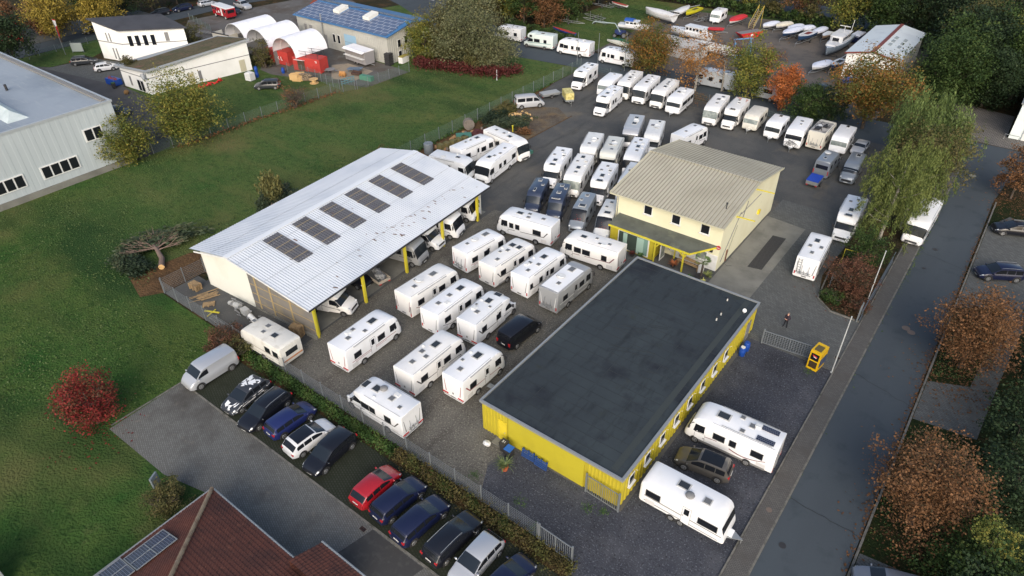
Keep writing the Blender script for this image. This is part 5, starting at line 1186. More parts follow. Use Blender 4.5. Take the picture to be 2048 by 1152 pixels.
for cy in (27.9, 16.0):
    MB().add([(-112, cy - 1.6, gh + .05), (-100.6, cy - 1.6, gh + .05), (-100.6, cy + 1.0, gh + .05), (-112, cy + 1.0, gh + .05), (-111, cy - .3, gh + 1.3), (-102.4, cy - .3, gh + .95)], [(0, 1, 5, 4), (1, 2, 5), (2, 3, 4, 5), (3, 0, 4)]).obj("skylight", SK, t)
MB().tube([(-113.5, 31.4, gh), (-113.5, 31.4, gh + .9)], .18, 8).obj("roof_vent", DARK, t)
def ribbon(yc, n, z, hh=1.55, ww=1.15):
    o = MB().box((ex + .06, yc, z), (.12, n * ww + .2, hh + .2)).obj("window", OFFWHITE, t)
    for i in range(n):
        MB().box((ex + .14, yc + (i - (n - 1) / 2) * ww, z), (.03, ww - .2, hh - .1)).obj("pane", GLASS, o)
ribbon(29.0, 4, 2.75); ribbon(22.2, 4, 2.75); ribbon(15, 4, 2.75); ribbon(34.4, 2, 5.6)

# --- the two white buildings
WHW = mat("white_render", srgb(240, 240, 236), .8, noise=[(srgb(226, 226, 220), .3, .5, .8)])
t = thing("white_building", "white two-storey building with a steep dark mono-pitch roof at the top left", "building", (0, 0, 0))
Pa = [(-147.2, 58.9), (-140.6, 60.4), (-132.2, 69.4), (-139.6, 68.9)]
za = lambda x, y: 6.2 + max(0, (-140.6 - x)) * .2 + max(0, (68.9 - 60.4 + 60.4 - y)) * 0.0
w = MB(); w.prism([(-147.0, 59.0), (-140.6, 60.5), (-132.6, 69.2), (-139.6, 68.6)], 0, lambda x, y: {-147.0: 7.2, -140.6: 5.9, -132.6: 5.7, -139.6: 7.0}[x]); w.obj("wall", WHW, t)
w = MB(); q = [(-147.9, 58.5), (-140.2, 60.1), (-131.8, 69.4), (-139.8, 69.2)]
w.prism(q, lambda x, y: {-147.9: 7.3, -140.2: 6.0, -131.8: 5.8, -139.8: 7.1}[x], lambda x, y: {-147.9: 7.55, -140.2: 6.22, -131.8: 6.02, -139.8: 7.35}[x]); w.obj("roof", mat("slate_dark", srgb(62, 64, 70), .8, noise=[(srgb(50, 52, 58), .3, .45, .7)]), t)
def quad_on(p0, p1, f0, f1, z0, z1, off, m, name, parent):
    a, b = Vector((*p0, 0)), Vector((*p1, 0)); d = b - a; u = d.normalized(); n = Vector((u.y, -u.x, 0)) * off
    A = a + d * f0 + n; B = a + d * f1 + n; i = -n * .9
    vs = [A + Vector((0, 0, z0)), B + Vector((0, 0, z0)), B + Vector((0, 0, z1)), A + Vector((0, 0, z1))]
    return MB().add(vs + [v + i for v in vs], [(0, 1, 2, 3), (0, 4, 5, 1), (1, 5, 6, 2), (2, 6, 7, 3), (3, 7, 4, 0)]).obj(name, m, parent)
for f_ in (.14, .25, .37, .49): quad_on((-140.6, 60.5), (-132.6, 69.2), f_ - .03, f_ + .03, 3.0, 4.9, .06, GLASS, "window", t)
quad_on((-140.6, 60.5), (-132.6, 69.2), .68, .74, 3.6, 5.2, .06, GREYT, "window", t)
for f_ in (.42, .55):
    quad_on((-147.0, 59.0), (-140.6, 60.5), f_, f_ + .04, 3.6, 5.2, .06, GREYT, "window", t); quad_on((-147.0, 59.0), (-140.6, 60.5), f_ + .1, f_ + .14, .3, 2.4, .06, GREYT, "window", t)
quad_on((-147.0, 59.0), (-140.6, 60.5), 0, 1, 3.35, 3.5, .04, GREYT, "band", t); quad_on((-140.6, 60.5), (-132.6, 69.2), 0, 1, 3.35, 3.5, .04, GREYT, "band", t)
t = thing("green_roof_building", "long white building with a mossy green roof in front of the red containers", "building", (0, 0, 0))
B4 = [(-128.4, 53.4), (-120.2, 53.9), (-117.2, 72.2), (-127.2, 72.4)]
zt4 = {-128.4: 3.4, -120.2: 4.0, -117.2: 5.4, -127.2: 4.0}
w = MB(); w.prism(B4, 0, lambda x, y: zt4[x]); w.obj("wall", WHW, t)
q = [(-129.3, 52.9), (-119.6, 53.5), (-116.6, 72.7), (-127.8, 73.0)]; z5 = dict(zip([p[0] for p in q], [3.42, 4.02, 5.42, 4.02]))
w = MB(); w.prism(q, lambda x, y: z5[x], lambda x, y: z5[x] + .28); w.obj("roof_edge", mat("zinc_edge", srgb(156, 160, 162), .5), t)
q2 = [(-128.8, 53.3), (-120.1, 53.9), (-117.1, 72.4), (-127.4, 72.6)]; z6 = dict(zip([p[0] for p in q2], [3.72, 4.32, 5.72, 4.32]))
w = MB(); w.prism(q2, lambda x, y: z6[x] - .03, lambda x, y: z6[x] + .02)
w.obj("green_roof", mat("sedum_roof", srgb(96, 84, 58), .95, noise=[(srgb(72, 74, 44), .5, .42, .66, 8), (srgb(120, 84, 70), .8, .55, .75, 8), (srgb(54, 52, 36), 3, .5, .75, 6)], bump=(3, 1, .15)), t)
S0, S1 = (-128.4, 53.4), (-120.2, 53.9)
quad_on(S0, S1, .28, .34, .6, 2.3, .05, GREYT, "window", t); dd = quad_on(S0, S1, .55, .80, .05, 2.2, .05, OFFWHITE, "door", t); quad_on(S0, S1, .57, .66, .2, 2.0, .08, GLASS, "pane", dd); quad_on(S0, S1, .69, .78, .2, 2.0, .08, GLASS, "pane", dd)
quad_on(S0, S1, .9, .94, .6, 1.9, .05, GREYT, "window", t); quad_on(S0, S1, 0, 1, 2.75, 2.87, .03, GREYT, "band", t)
S0, S1 = (-120.2, 53.9), (-117.2, 72.2)
quad_on(S0, S1, 0, 1, 2.75, 2.87, .03, GREYT, "band", t); quad_on(S0, S1, .36, .42, .1, 2.1, .05, mat("door_sand", srgb(190, 184, 160), .7), "door", t); quad_on(S0, S1, .88, .94, .1, 2.2, .05, MATS["door_sand"], "door", t)
quad_on(S0, S1, .46, .49, .3, 2.1, .05, GREYT, "window", t)
MB().tube([(-120.6, 53.4, 3.6), (-120.0, 53.2, 2.9)], [.4, .2], 10).obj("rain_hopper", mat("zinc_edge", srgb(156, 160, 162), .5), t)

# --- blue-roofed hall with solar roof
t = thing("blue_roof_hall", "grey sheet-metal hall with blue roof covered in solar panels", "building", (0, 0, 0))
bx0, bx1, by0, by1, be, br, bry = -124.6, -98.2, 89.5, 102.3, 5.2, 6.5, 95.9
SHW = mat("beige_sheet", srgb(168, 168, 162), .6, noise=[(srgb(154, 155, 150), .4, .45, .7, 6), (srgb(140, 140, 136), 1.2, .6, .85, 8)])
w = MB(); pr = [(by0, 0), (by1, 0), (by1, be), (bry, br), (by0, be)]
w.add([(bx0, a, b) for a, b in pr] + [(bx1, a, b) for a, b in pr], [tuple(range(5)), tuple(range(5, 10))[::-1]] + [(i, (i + 1) % 5, (i + 1) % 5 + 5, i + 5) for i in range(5)])
ribbed(w, (bx0, by0 - .02), (bx1, by0 - .02), .1, be - .05, .5, .06)
ribbed(w, (bx1 + .02, by0), (bx1 + .02, by1), .1, lambda f: be + (br - be) * (1 - abs(f - .5) * 2) - .06, .5, .06)
w.obj("wall", SHW, t)
BLU = mat("blue_roof", srgb(66, 112, 156), .5, noise=[(srgb(42, 92, 146), .3, .5, .75)])
w = MB(); sb = (br - be) / (bry - by0)
w.prism([(bx0 - .5, by0 - .5), (bx1 + .6, by0 - .5), (bx1 + .6, bry), (bx0 - .5, bry)], lambda x, y: be + sb * (y - by0) + .02, lambda x, y: be + sb * (y - by0) + .16)
w.prism([(bx0 - .5, bry), (bx1 + .6, bry), (bx1 + .6, by1 + .5), (bx0 - .5, by1 + .5)], lambda x, y: be + sb * (by1 - y) + .02, lambda x, y: be + sb * (by1 - y) + .16)
w.obj("roof", BLU, t)
PVB = mat("pv_array", srgb(84, 98, 124), .25, spec=.6, brick=(srgb(176, 180, 190), srgb(76, 88, 114), 1.75, 1.05, .05, 0))
def pv(xa, xb, ya, yb, side):
    if side == 0: f_ = lambda x, y: be + sb * (y - by0) + .24
    else: f_ = lambda x, y: be + sb * (by1 - y) + .24
    MB().prism([(xa, ya), (xb, ya), (xb, yb), (xa, yb)], lambda x, y: f_(x, y) - .04, f_).obj("solar_array", PVB, t)
pv(bx0 - .2, bx1 - .1, by0 - .2, by0 + 3.3, 0); pv(bx0 - .2, -117.2, by0 + 3.35, bry - .5, 0); pv(-114.6, -108.6, by0 + 3.35, bry - .5, 0); pv(-105.9, bx1 - .6, by0 + 3.35, bry - .5, 0)
pv(bx0, -114.3, bry + .4, bry + 2.6, 1); pv(-113.0, bx1 - .2, bry + .4, bry + 2.6, 1)
for cx in (-116.0, -107.3):
    MB().prism([(cx - .9, bry - 3.0), (cx + .9, bry - 3.0), (cx + .9, bry - .4), (cx - .9, bry - .4)], lambda x, y: be + sb * (y - by0) + .1, lambda x, y: be + sb * (y - by0) + .75).obj("skylight", mat("skylight_cream", srgb(224, 222, 212), .4), t)
for xx, ww, z0_, z1_, m_ in ((-122.0, .8, 2.4, 3.8, GREYT), (-120.4, .8, 2.4, 3.8, GREYT), (-116.1, .9, .2, 2.6, GREYT), (-113.4, .8, 1.5, 3.2, None), (-112.0, .8, 1.5, 3.2, None)):
    if m_ is None: wall_window(t, (xx, by0 - .1, (z0_ + z1_) / 2), ww, z1_ - z0_, 'x', -1, OFFWHITE, sill=False)
    else: MB().box((xx, by0 - .09, (z0_ + z1_) / 2), (ww, .06, z1_ - z0_)).obj("window", m_, t)
gt = MB().box((-108.6, by0 - .08, 1.9), (3.4, .08, 3.7)).obj("roller_gate", mat("light_blue_gate", srgb(138, 172, 196), .6), t)
MB().box((-108.6, by0 - .13, 2.3), (3.3, .02, .06)).box((-108.6, by0 - .13, 1.2), (3.3, .02, .06)).obj("gate_rail", GREYT, gt)
for yy, zz in ((92.4, 3.3), (94.2, 3.6), (96.2, 3.9), (92.4, 1.2), (96.2, 1.5)): wall_window(t, (bx1 + .1, yy, zz), .9, 1.5, 'y', 1, OFFWHITE, sill=False)
MB().tube([(-116.4, by0 - .35, 2.2), (-116.4, by0 - .35, 6.6)], .12, 8).obj("flue_pipe", CHROME, t)

# --- white boat hall
t = thing("boat_hall", "white hall with red-brown trim beside the boat yard", "building", (0, 0, 0))
qx0, qx1, qy0, qy1, qe, qr, qm = -26.7, -18.5, 129.9, 149.4, 5.1, 5.95, -22.6
w = MB(); pr = [(qx0, 0), (qx1, 0), (qx1, qe), (qm, qr), (qx0, qe)]
w.add([(a, qy0, b) for a, b in pr] + [(a, qy1, b) for a, b in pr], [tuple(range(5)), tuple(range(5, 10))[::-1]] + [(i, (i + 1) % 5, (i + 1) % 5 + 5, i + 5) for i in range(5)])
w.obj("wall", WHW, t)
sq = (qr - qe) / (qm - qx0)
w = MB().prism([(qx0 - .35, qy0 - .3), (qm, qy0 - .3), (qm, qy1 + .3), (qx0 - .35, qy1 + .3)], lambda x, y: qe + sq * (x - qx0) + .03, lambda x, y: qe + sq * (x - qx0) + .15).prism([(qm, qy0 - .3), (qx1 + .35, qy0 - .3), (qx1 + .35, qy1 + .3), (qm, qy1 + .3)], lambda x, y: qe + sq * (qx1 - x) + .03, lambda x, y: qe + sq * (qx1 - x) + .15)
w.obj("roof", mat("hall_white_roof", srgb(208, 216, 218), .5, noise=[(srgb(192, 200, 204), .3, .5, .75)]), t)
RB = mat("red_brown_trim", srgb(118, 60, 52), .6)
MB().box((qm, (qy0 + qy1) / 2, qr + .19), (.6, qy1 - qy0 + .7, .06)).bar((qx0 - .35, qy0 - .33, qe + .02), (qm, qy0 - .33, qr + .08), .06, .26).bar((qx1 + .35, qy0 - .33, qe + .02), (qm, qy0 - .33, qr + .08), .06, .26).obj("trim", RB, t)
for i in range(3):
    for j in range(2):
        xx = -21.5 + j * 1.5; MB().box((xx, 136.2 + i * 2.3 + j * .3, qe + sq * (qx1 - xx) + .2), (.55, 1.5, .06), 0, 0, 0, math.atan(sq)).obj("skylight", mat("skylight_grey", srgb(150, 158, 158), .4), t)
gt = MB().box((-23.0, qy0 - .05, 2.3), (3.6, .08, 4.4)).obj("gate", mat("gate_grey", srgb(170, 176, 170), .7), t)
MB().box((-24.9, qy0 - .08, 2.3), (.14, .1, 4.5)).obj("gate_frame", mat("pale_yellow", srgb(226, 220, 184), .7), gt)
MB().box((-25.7, qy0 - .07, 1.6), (.8, .06, 1.5)).obj("doorway", DARK, t)
# --- white building at the right edge
t = thing("edge_building", "white rendered building corner cut by the right picture edge behind the paved forecourt", "building", (0, 0, 0))
MB().prism([(.5, 120.2), (22, 121.6), (22, 145), (.5, 145)], 0, 5.2).obj("wall", mat("white_bluish", srgb(216, 226, 226), .8, noise=[(srgb(200, 212, 212), .4, .5, .8)]), t)
MB().prism([(.3, 120.0), (22.2, 121.4), (22.2, 145.2), (.3, 145.2)], 5.2, 5.4).obj("roof", TRIM, t)
MB().box((2.6, 120.2, 1.2), (1.1, .1, 2.3), .065).obj("door", OFFWHITE, t)
# --- tiled roof house at the bottom
TILE = mat("clay_tiles", srgb(98, 56, 44), .85, noise=[(srgb(72, 44, 38), .5, .42, .68, 8), (srgb(128, 82, 64), 2.2, .58, .8, 8), (srgb(60, 40, 32), 1.2, .58, .8, 8)], bump=(12, .5, .04))
t = thing("tiled_house", "house with a red-brown hipped clay tile roof at the bottom edge", "building", (0, 0, 0))
MB().prism([(-35.4, -10), (-23.0, -10), (-23.0, 12.5), (-26.0, 12.5), (-26.0, 10.7), (-35.4, 10.7)], 0, 2.6).obj("wall", WHW, t)
def tiled(mb, P, ridge, pitch=.32):
    """tile courses as small steps: P = eave start, eave end, top end, top start"""
    a, b, c_, d = map(Vector, P); n = int((d - a).length / pitch)
    for i in range(n):
        f0, f1 = i / n, (i + 1) / n
        p0, p1, q1, q0 = a.lerp(d, f0), b.lerp(c_, f0), b.lerp(c_, f1), a.lerp(d, f1)
        up = Vector((0, 0, .05)); m = max(2, int((p1 - p0).length / .24)); vs = []
        for k in range(m * 2 + 1):
            g = k / (m * 2); o = Vector((0, 0, .035 * (k % 2)))
            vs += [p0.lerp(p1, g) + up + o, q0.lerp(q1, g) + o, p0.lerp(p1, g)]
        fs = []
        for k in range(m * 2): fs += [(3 * k, 3 * k + 3, 3 * k + 4, 3 * k + 1), (3 * k, 3 * k + 2, 3 * k + 5, 3 * k + 3)]
        mb.add(vs, fs)
e0 = 2.75; H0 = (-35.9, 11.3, e0); pk = 7.2; tp = (-35.9 + pk, 11.3 - pk, e0 + pk * .42)
rf = MB()
tiled(rf, [H0, (-35.9, -8, e0), (tp[0], -8, tp[2]), tp], 0)
tiled(rf, [(-22.6, 11.3, e0), H0, tp, (-22.6, tp[1], tp[2])], 0)
tiled(rf, [(-22.4, 13.2, e0 - .1), (-26.4, 13.2, e0 - .1), (-26.4, 10.8, e0 + .95), (-22.4, 10.8, e0 + .95)], 0)
rf.add([(-26.4, 13.2, e0 - .1), (-26.4, 10.8, e0 + .95), (-26.4, 10.8, e0 - .1)], [(0, 1, 2)])
roof = rf.obj("roof", TILE, t)
hp = MB(); n = 26
for k in range(n):
    a = Vector(H0).lerp(Vector(tp), k / n) + Vector((0, 0, .1)); b = Vector(H0).lerp(Vector(tp), (k + 1.1) / n) + Vector((0, 0, .13))
    hp.tube([a, b], [.15, .12], 8)
hp.obj("hip_tiles", mat("lichen_tiles", srgb(150, 132, 108), .9, noise=[(srgb(110, 84, 66), 2.0, .45, .7, 8), (srgb(170, 160, 140), 4, .55, .8)]), roof)
MB().tube([(-36.0, 11.38, e0 - .02), (-26.6, 11.38, e0 - .02)], .08, 6).tube([(-36.0, 11.38, e0 - .02), (-36.0, -8, e0 - .02)], .08, 6).tube([(-26.45, 13.3, e0 - .12), (-22, 13.3, e0 - .12)], .08, 6).obj("gutter", TRIM, t)
sl2 = .42
PVT = mat("pv_house", srgb(34, 46, 74), .25, brick=(srgb(120, 128, 142), srgb(26, 36, 62), .17, .17, .012, 0))
def pvh(y0_, y1_, x0_, x1_):
    f_ = lambda x, y: e0 + (x + 35.9) * sl2 + .2
    MB().prism([(x0_, y0_), (x1_, y0_), (x1_, y1_), (x0_, y1_)], lambda x, y: f_(x, y) - .04, f_).obj("solar_array", PVT, t)
    fr = MB()
    for yy in lin(y0_, y1_, 3): fr.bar((x0_, yy, f_(x0_, 0) + .02), (x1_, yy, f_(x1_, 0) + .02), .05)
    for xx in lin(x0_, x1_, 3): fr.bar((xx, y0_, f_(xx, 0) + .02), (xx, y1_, f_(xx, 0) + .02), .05)
    fr.obj("panel_frame", TRIM, t)
pvh(4.6, 7.3, -35.2, -33.0); pvh(1.6, 4.5, -35.6, -33.1)
t = thing("corner_shed", "corner of a pale corrugated roof in the bottom left corner", "building", (0, 0, 0))
w = MB(); corrugated(w, (-40.4, -4.6, 2.9), (-42.2, -4.6, 3.2), (-44.7, -.4, 3.2), (-42.1, -.3, 2.9), .2, .03); w.obj("roof", TRIM, t)
MB().prism([(-44.6, -4.6), (-40.9, -4.6), (-42.4, -.6), (-44.6, -.6)], 0, 2.85).obj("wall", CREAMP, t)

# ------------------------------------------------------------------ fences and gates
GALV = mat("galvanised", srgb(128, 134, 138), .5, metal=.35)
GREENF = mat("fence_green_grey", srgb(96, 118, 108), .6)
def fence(pts, label, h=1.8, step=2.5, m=None, vs=.16, postm=None, group=None, bar_h=.2, pw=.07):
    m = m or GALV
    t = thing("mesh_fence", label, "fence", (pts[0][0], pts[0][1], .02), 0, group)
    ox, oy = pts[0][:2]
    mb = MB(); posts = []
    for a, b in zip(pts, pts[1:]):
        A = Vector((a[0] - ox, a[1] - oy, 0)); B = Vector((b[0] - ox, b[1] - oy, 0)); L = (B - A).length; n = max(1, round(L / step)); u = (B - A) / L
        for k in range(n + (1 if b is pts[-1] else 0)): posts.append(A + (B - A) * k / n)
        z = .08
        while z <= h + .01:
            mb.bar(A + Vector((0, 0, z)), B + Vector((0, 0, z)), .014, .016); z += bar_h
        k = 0
        while k * vs < L:
            p = A + u * (k * vs); mb.bar(p + Vector((0, 0, .05)), p + Vector((0, 0, h)), .009, .009); k += 1
    mb.obj("wire_mesh", m, t)
    pm = MB().box((0, 0, h / 2 + .03), (pw, pw, h + .1)).box((0, 0, h + .09), (pw + .02, pw + .02, .03)).mesh("post", postm or GALV)
    for p in posts: link("post", pm, t, p)
    return t
def bargate(p0, p1, label, h=1.5, m=None, vs=.16, mesh=False, name="gate"):
    m = m or GALV
    t = thing(name, label, "gate", (p0[0], p0[1], .03), 0)
    B = Vector((p1[0] - p0[0], p1[1] - p0[1], 0)); L = B.length; u = B / L
    fr = MB().bar((0, 0, .1), B + Vector((0, 0, .1)), .06).bar((0, 0, h), B + Vector((0, 0, h)), .06).bar((0, 0, .1), (0, 0, h), .06).bar(B + Vector((0, 0, .1)), B + Vector((0, 0, h)), .06).bar(B * .5 + Vector((0, 0, .1)), B * .5 + Vector((0, 0, h)), .05)
    fr.obj("gate_frame", m, t)
    mb = MB(); k = 1
    while k * vs < L:
        p = u * (k * vs); mb.bar(p + Vector((0, 0, .1)), p + Vector((0, 0, h)), .03, .03); k += 1
    if mesh:
        z = .25
        while z < h: mb.bar((0, 0, z), B + Vector((0, 0, z)), .02); z += .2
    mb.obj("gate_bars", m, t)
    pp = MB().box((0, 0, h / 2 + .1), (.12, .12, h + .2)).mesh("post", m)
    link("post", pp, t, (0, 0, 0)); link("post", pp, t, B)
fence([(-64.6, 23.55), (-16.2, 23.55)], "long grey mesh fence between the yard and the neighbour's parking row", 1.75)
bargate((-16.0, 23.5), (-13.2, 23.4), "grey bar gate leaf closing the right end of the long yard fence", 1.7)
fence([(-64.75, 23.7), (-64.6, 28.4)], "short mesh fence with frame from the yard corner to the shed wall", 1.75, 2.4)
fence([(-67.3, 57.5), (-67.4, 108.8)], "green-grey mesh fence between the upper yard and the meadow", 1.9, 3.0, GREENF)
fence([(-67.4, 108.8), (-44, 106.9), (-26, 106.4)], "thin fence between the upper rows of motorhomes and the far street", 1.4, 3.2, GREENF, .25, bar_h=.35)
fence([(-97.6, 41.2), (-96.6, 50), (-96.0, 62), (-95.2, 72.5), (-93.5, 76.5)], "mesh fence between the meadow and the lawn of the green-roofed building", 1.7, 2.7, GREENF)
fence([(-93.3, 76.8), (-92.3, 88.8)], "mesh fence with rusty foot between the meadow and the blue-roofed hall's yard", 1.6, 2.4, GREENF)
fence([(-110.5, 75.2), (-107.2, 76.0), (-103.2, 75.8), (-99.5, 75.2), (-95.7, 74.9)], "short fence in front of the red containers above the dark people carrier", 1.7, 2.4, GREENF)
fence([(-158.9, 52), (-158.9, 68)], "low fence along the verge of the top left road", 1.3, 3.0, GREENF, .3)
fence([(-158.0, 84.5), (-146, 82.2)], "fence at the top left gravel yard in front of the fire camper", 1.4, 2.6, GREENF, .3)
fence([(-98, 181), (-36, 163.5)], "dark fence along the service road behind the boat yard", 1.6, 3, mat("dark_fence", srgb(46, 56, 60), .6), .4, postm=MATS["dark_fence"])
bargate((-15.6, 28.95), (-12.75, 28.85), "grey bar gate leaf folded against the yellow hall's front corner", 1.9)
bargate((-11.4, 53.35), (-6.6, 53.9), "wide mesh sliding gate of the entrance, standing next to the yellow booth", 1.5, vs=.22, mesh=True)
# long sliding gate with its rails beside the planting bed
t = thing("sliding_gate", "long slim steel sliding gate running along the planting bed by the sidewalk", "gate", (-4.95, 66, .03))
mb = MB()
for yy in lin(-3.6, 9.0, 22): mb.bar((0, yy, .15), (0, yy, 1.25), .03)
mb.obj("gate_bars", mat("gate_blue_grey", srgb(96, 106, 116), .5, metal=.3), t)
MB().bar((0, -3.8, .12), (0, 9.2, .12), .1, .14).bar((0, -3.8, 1.28), (0, 9.2, 1.28), .08, .1).obj("rail", MATS["gate_blue_grey"], t)
for yy in (-4.0, -3.4): MB().bar((-.18, yy, 0), (-.18, yy, 2.0), .12).obj("guide_post", GALV, t)
def pole(x, y, h, r, label, m=None, name="pole", cat="pole"):
    o = MB().tube([(0, 0, 0), (0, 0, h * .5), (0, 0, h)], [r, r * .9, r * .7], 8).tube([(0, 0, h), (0, 0, h + .05)], r * 1.1, 8).tube([(0, 0, 0), (0, 0, .05)], r * 2.2, 10).obj(name, m or mat("pole_white", srgb(186, 190, 190), .4), None, True)
    o.location = (x, y, .03); tag(o, label, cat); return o
pole(-4.85, 53.2, 6.4, .055, "pale flagpole without flag rising beside the yellow booth at the entrance", name="flagpole", cat="flagpole")
pole(-5.2, 66.3, 6.0, .055, "pale flagpole at the long sliding gate by the red-brown shrub", name="flagpole", cat="flagpole")
pole(-69.4, 110.6, 5.8, .06, "thin grey pole at the far street, left of the lone facing motorhome's roof", GALV)
pole(-66.3, 113.0, 5.6, .06, "thin grey pole standing right at the nose of the street motorhome nearest the round tree", GALV)
pole(-60.3, 112.6, 6.2, .06, "thin grey pole before the windowed side of the street motorhome nearest the round tree", GALV)
pole(-76.3, 94.8, 1.8, .07, "single short white post in the meadow before the purple hedge", name="post", cat="post")
pole(-139.5, 123, 6, .07, "lamp pole at the road junction behind the blue-roofed hall", GALV)
for i, (fx, fy, cc) in enumerate([(-158.2, 49.8, "left red and white banner flag over the top left road"), (-155.4, 55.4, "right red and white banner flag, nearer the yellow tree")]):
    t = thing("banner_flag", cc, "flag", (fx, fy, 0))
    MB().tube([(0, 0, 0), (0, 0, 7.0)], [.06, .04], 8).obj("pole", GALV, t)
    MB().grid(lambda u, v: (u * 1.1 + .06, .12 * sin(3 * v + 2 * u), 6.9 - v * 3.8 * (1 - .25 * u)), lin(0, 1, 4), lin(0, 1, 10)).obj("flag_cloth", mat("flag_red", srgb(176, 34, 40), .7), t)
    MB().grid(lambda u, v: (u * 1.1 + .06, .12 * sin(3 * v + 2 * u) - .015, 6.9 - v * 3.8 * (1 - .25 * u)), lin(0, 1, 4), lin(0.05, .38, 5)).obj("white_field", OFFWHITE, t)
# glass-like info boards
t = thing("info_board", "glass sign board beside the top left driveway", "sign", (-154.6, 57.6, 0), radians(40)); MB().box((0, 0, 1.1), (2.2, .08, 1.7)).obj("panel", mat("board_glass", srgb(150, 160, 158), .3), t); MB().bar((-1.1, 0, 0), (-1.1, 0, 2), .08).bar((1.1, 0, 0), (1.1, 0, 2), .08).obj("post", GALV, t)
t = thing("info_board", "pale blurred sign board at the left edge of the red-brown shrub bed", "sign", (-8.9, 67.2, 0), radians(75)); MB().box((0, 0, 1.25), (1.5, .06, 1.1)).obj("panel", mat("board_pale", srgb(160, 164, 162), .5, noise=[(srgb(120, 112, 106), 1.2, .5, .7)]), t); MB().bar((-.75, 0, 0), (-.75, 0, 1.8), .07).bar((.75, 0, 0), (.75, 0, 1.8), .07).obj("post", GALV, t)
o = MB().box((0, 0, 1.3), (.14, .75, 2.6)).box((0, 0, .05), (.4, .9, .1)).obj("sign_stele", mat("stele_grey", srgb(112, 122, 128), .5)); o.location = (-40.6, 9.4, 0); o.rotation_euler = (0, 0, .5); tag(o, "narrow grey sign stele beside the round bush at the drive", "sign")
o = MB().bar((0, 0, .0), (0, 0, 1.9), .07).bar((0, 0, 1.9), (1.9, .15, 1.95), .07).bar((0, 0, .9), (.1, -3.2, .9), .05).obj("yellow_barrier", YF); o.location = (-9.4, 71.6, 0); tag(o, "thin yellow pipe frame at the corner of the planting bed", "barrier")

# ------------------------------------------------------------------ yellow booth, barrels, bins, pallets
t = thing("news_booth", "narrow yellow booth with dark windows and a roof hatch by the entrance sliding gate", "booth", (-6.35, 53.2, .02), radians(-8))
bo = MB().box((0, 0, 1.05), (.98, 1.5, 2.1)).obj("body", mat("booth_yellow", srgb(214, 172, 16), .45), t)
MB().box((0, -.1, 2.12), (.62, .85, .05)).obj("roof_window", mat("booth_glass", srgb(96, 84, 44), .3), bo)
w = MB().box((0, -.765, 1.5), (.72, .03, .72)).obj("window", GLASS, bo); MB().box((0, -.765, .62), (.72, .03, .7)).obj("window", mat("brown_glass", srgb(64, 54, 42), .2), bo)
MB().box((0, -.785, 1.62), (.4, .012, .12), 0, 0, 0, .25).box((.02, -.785, 1.5), (.26, .012, .08), 0, 1, 0, .25).obj("sticker", [REDP, OFFWHITE], w)
MB().box((.52, .0, .9), (.05, 1.2, .9)).obj("side_grille", mat("booth_blue", srgb(60, 72, 100), .5), bo)
def barrel(x, y, label, m=None, lid=None, z=0):
    t = thing("plastic_barrel", label, "barrel", (x, y, .02 + z))
    MB().tube([(0, 0, 0), (0, 0, .08), (0, 0, .3), (0, 0, .33), (0, 0, .62), (0, 0, .65), (0, 0, .88), (0, 0, .95)], [.27, .29, .3, .315, .315, .3, .29, .22], 16).obj("drum", m or BLUEP, t, True)
    MB().tube([(0, 0, .95), (0, 0, .99)], .2, 14).obj("lid", lid or OFFWHITE, t)
barrel(-12.25, 50.6, "nearer blue barrel with white lid against the yellow hall's wall")
barrel(-12.2, 51.5, "farther blue barrel without white lid against the yellow hall's wall", lid=BLUEP)
def wheelie(x, y, label, lidm, txt=None, rz=0):
    t = thing("wheelie_bin", label, "bin", (x, y, .02), rz)
    MB().rings([[Vector((sx * w_, sy * w_, z)) for sx, sy in ((-1, -1), (1, -1), (1, 1), (-1, 1))] for w_, z in ((.23, .08), (.29, 1.0))]).obj("body", mat("bin_dark", (.03, .03, .033), .6), t)
    l = MB().box((0, 0, 1.03), (.62, .64, .07)).obj("lid", lidm, t)
    MB().tube([(-.25, .28, .1), (.25, .28, .1)], .1, 10).obj("wheel", RUBBER, t)
    if txt:
        cu = bpy.data.curves.new("number", 'FONT'); cu.body = txt; cu.size = .34; cu.align_x = 'CENTER'; cu.align_y = 'CENTER'; cu.extrude = .004
        tmp = bpy.data.objects.new("tmp", cu); C.objects.link(tmp); bpy.context.view_layer.update()
        me = bpy.data.meshes.new_from_object(tmp); C.objects.unlink(tmp); bpy.data.objects.remove(tmp)
        me.materials.clear(); me.materials.append(OFFWHITE)
        link("number", me, l, (0, 0, 1.075))
wheelie(-22.9, 28.35, "black wheelie bin with white number 51 on its lid at the yellow wall", DARK, "51")
wheelie(-22.2, 28.1, "wheelie bin with bright blue lid at the yellow wall", mat("lid_blue", (.02, .12, .42), .4))
o = MB().blob((0, 0, .18), (.38, .28, .2), 2, amp=.15).obj("white_sack", OFFWHITE, None, True); o.location = (-24.4, 28.0, .02); tag(o, "small white sack on the gravel near the yellow hall's corner door", "sack")
o = MB().box((0, 0, .05), (1.3, .7, .1)).obj("door_step", CONC); o.location = (-23.6, 28.75, .02); tag(o, "concrete step before the yellow hall's corner door", "step")
BLUPAL = mat("blue_pallet", srgb(34, 66, 120), .7)
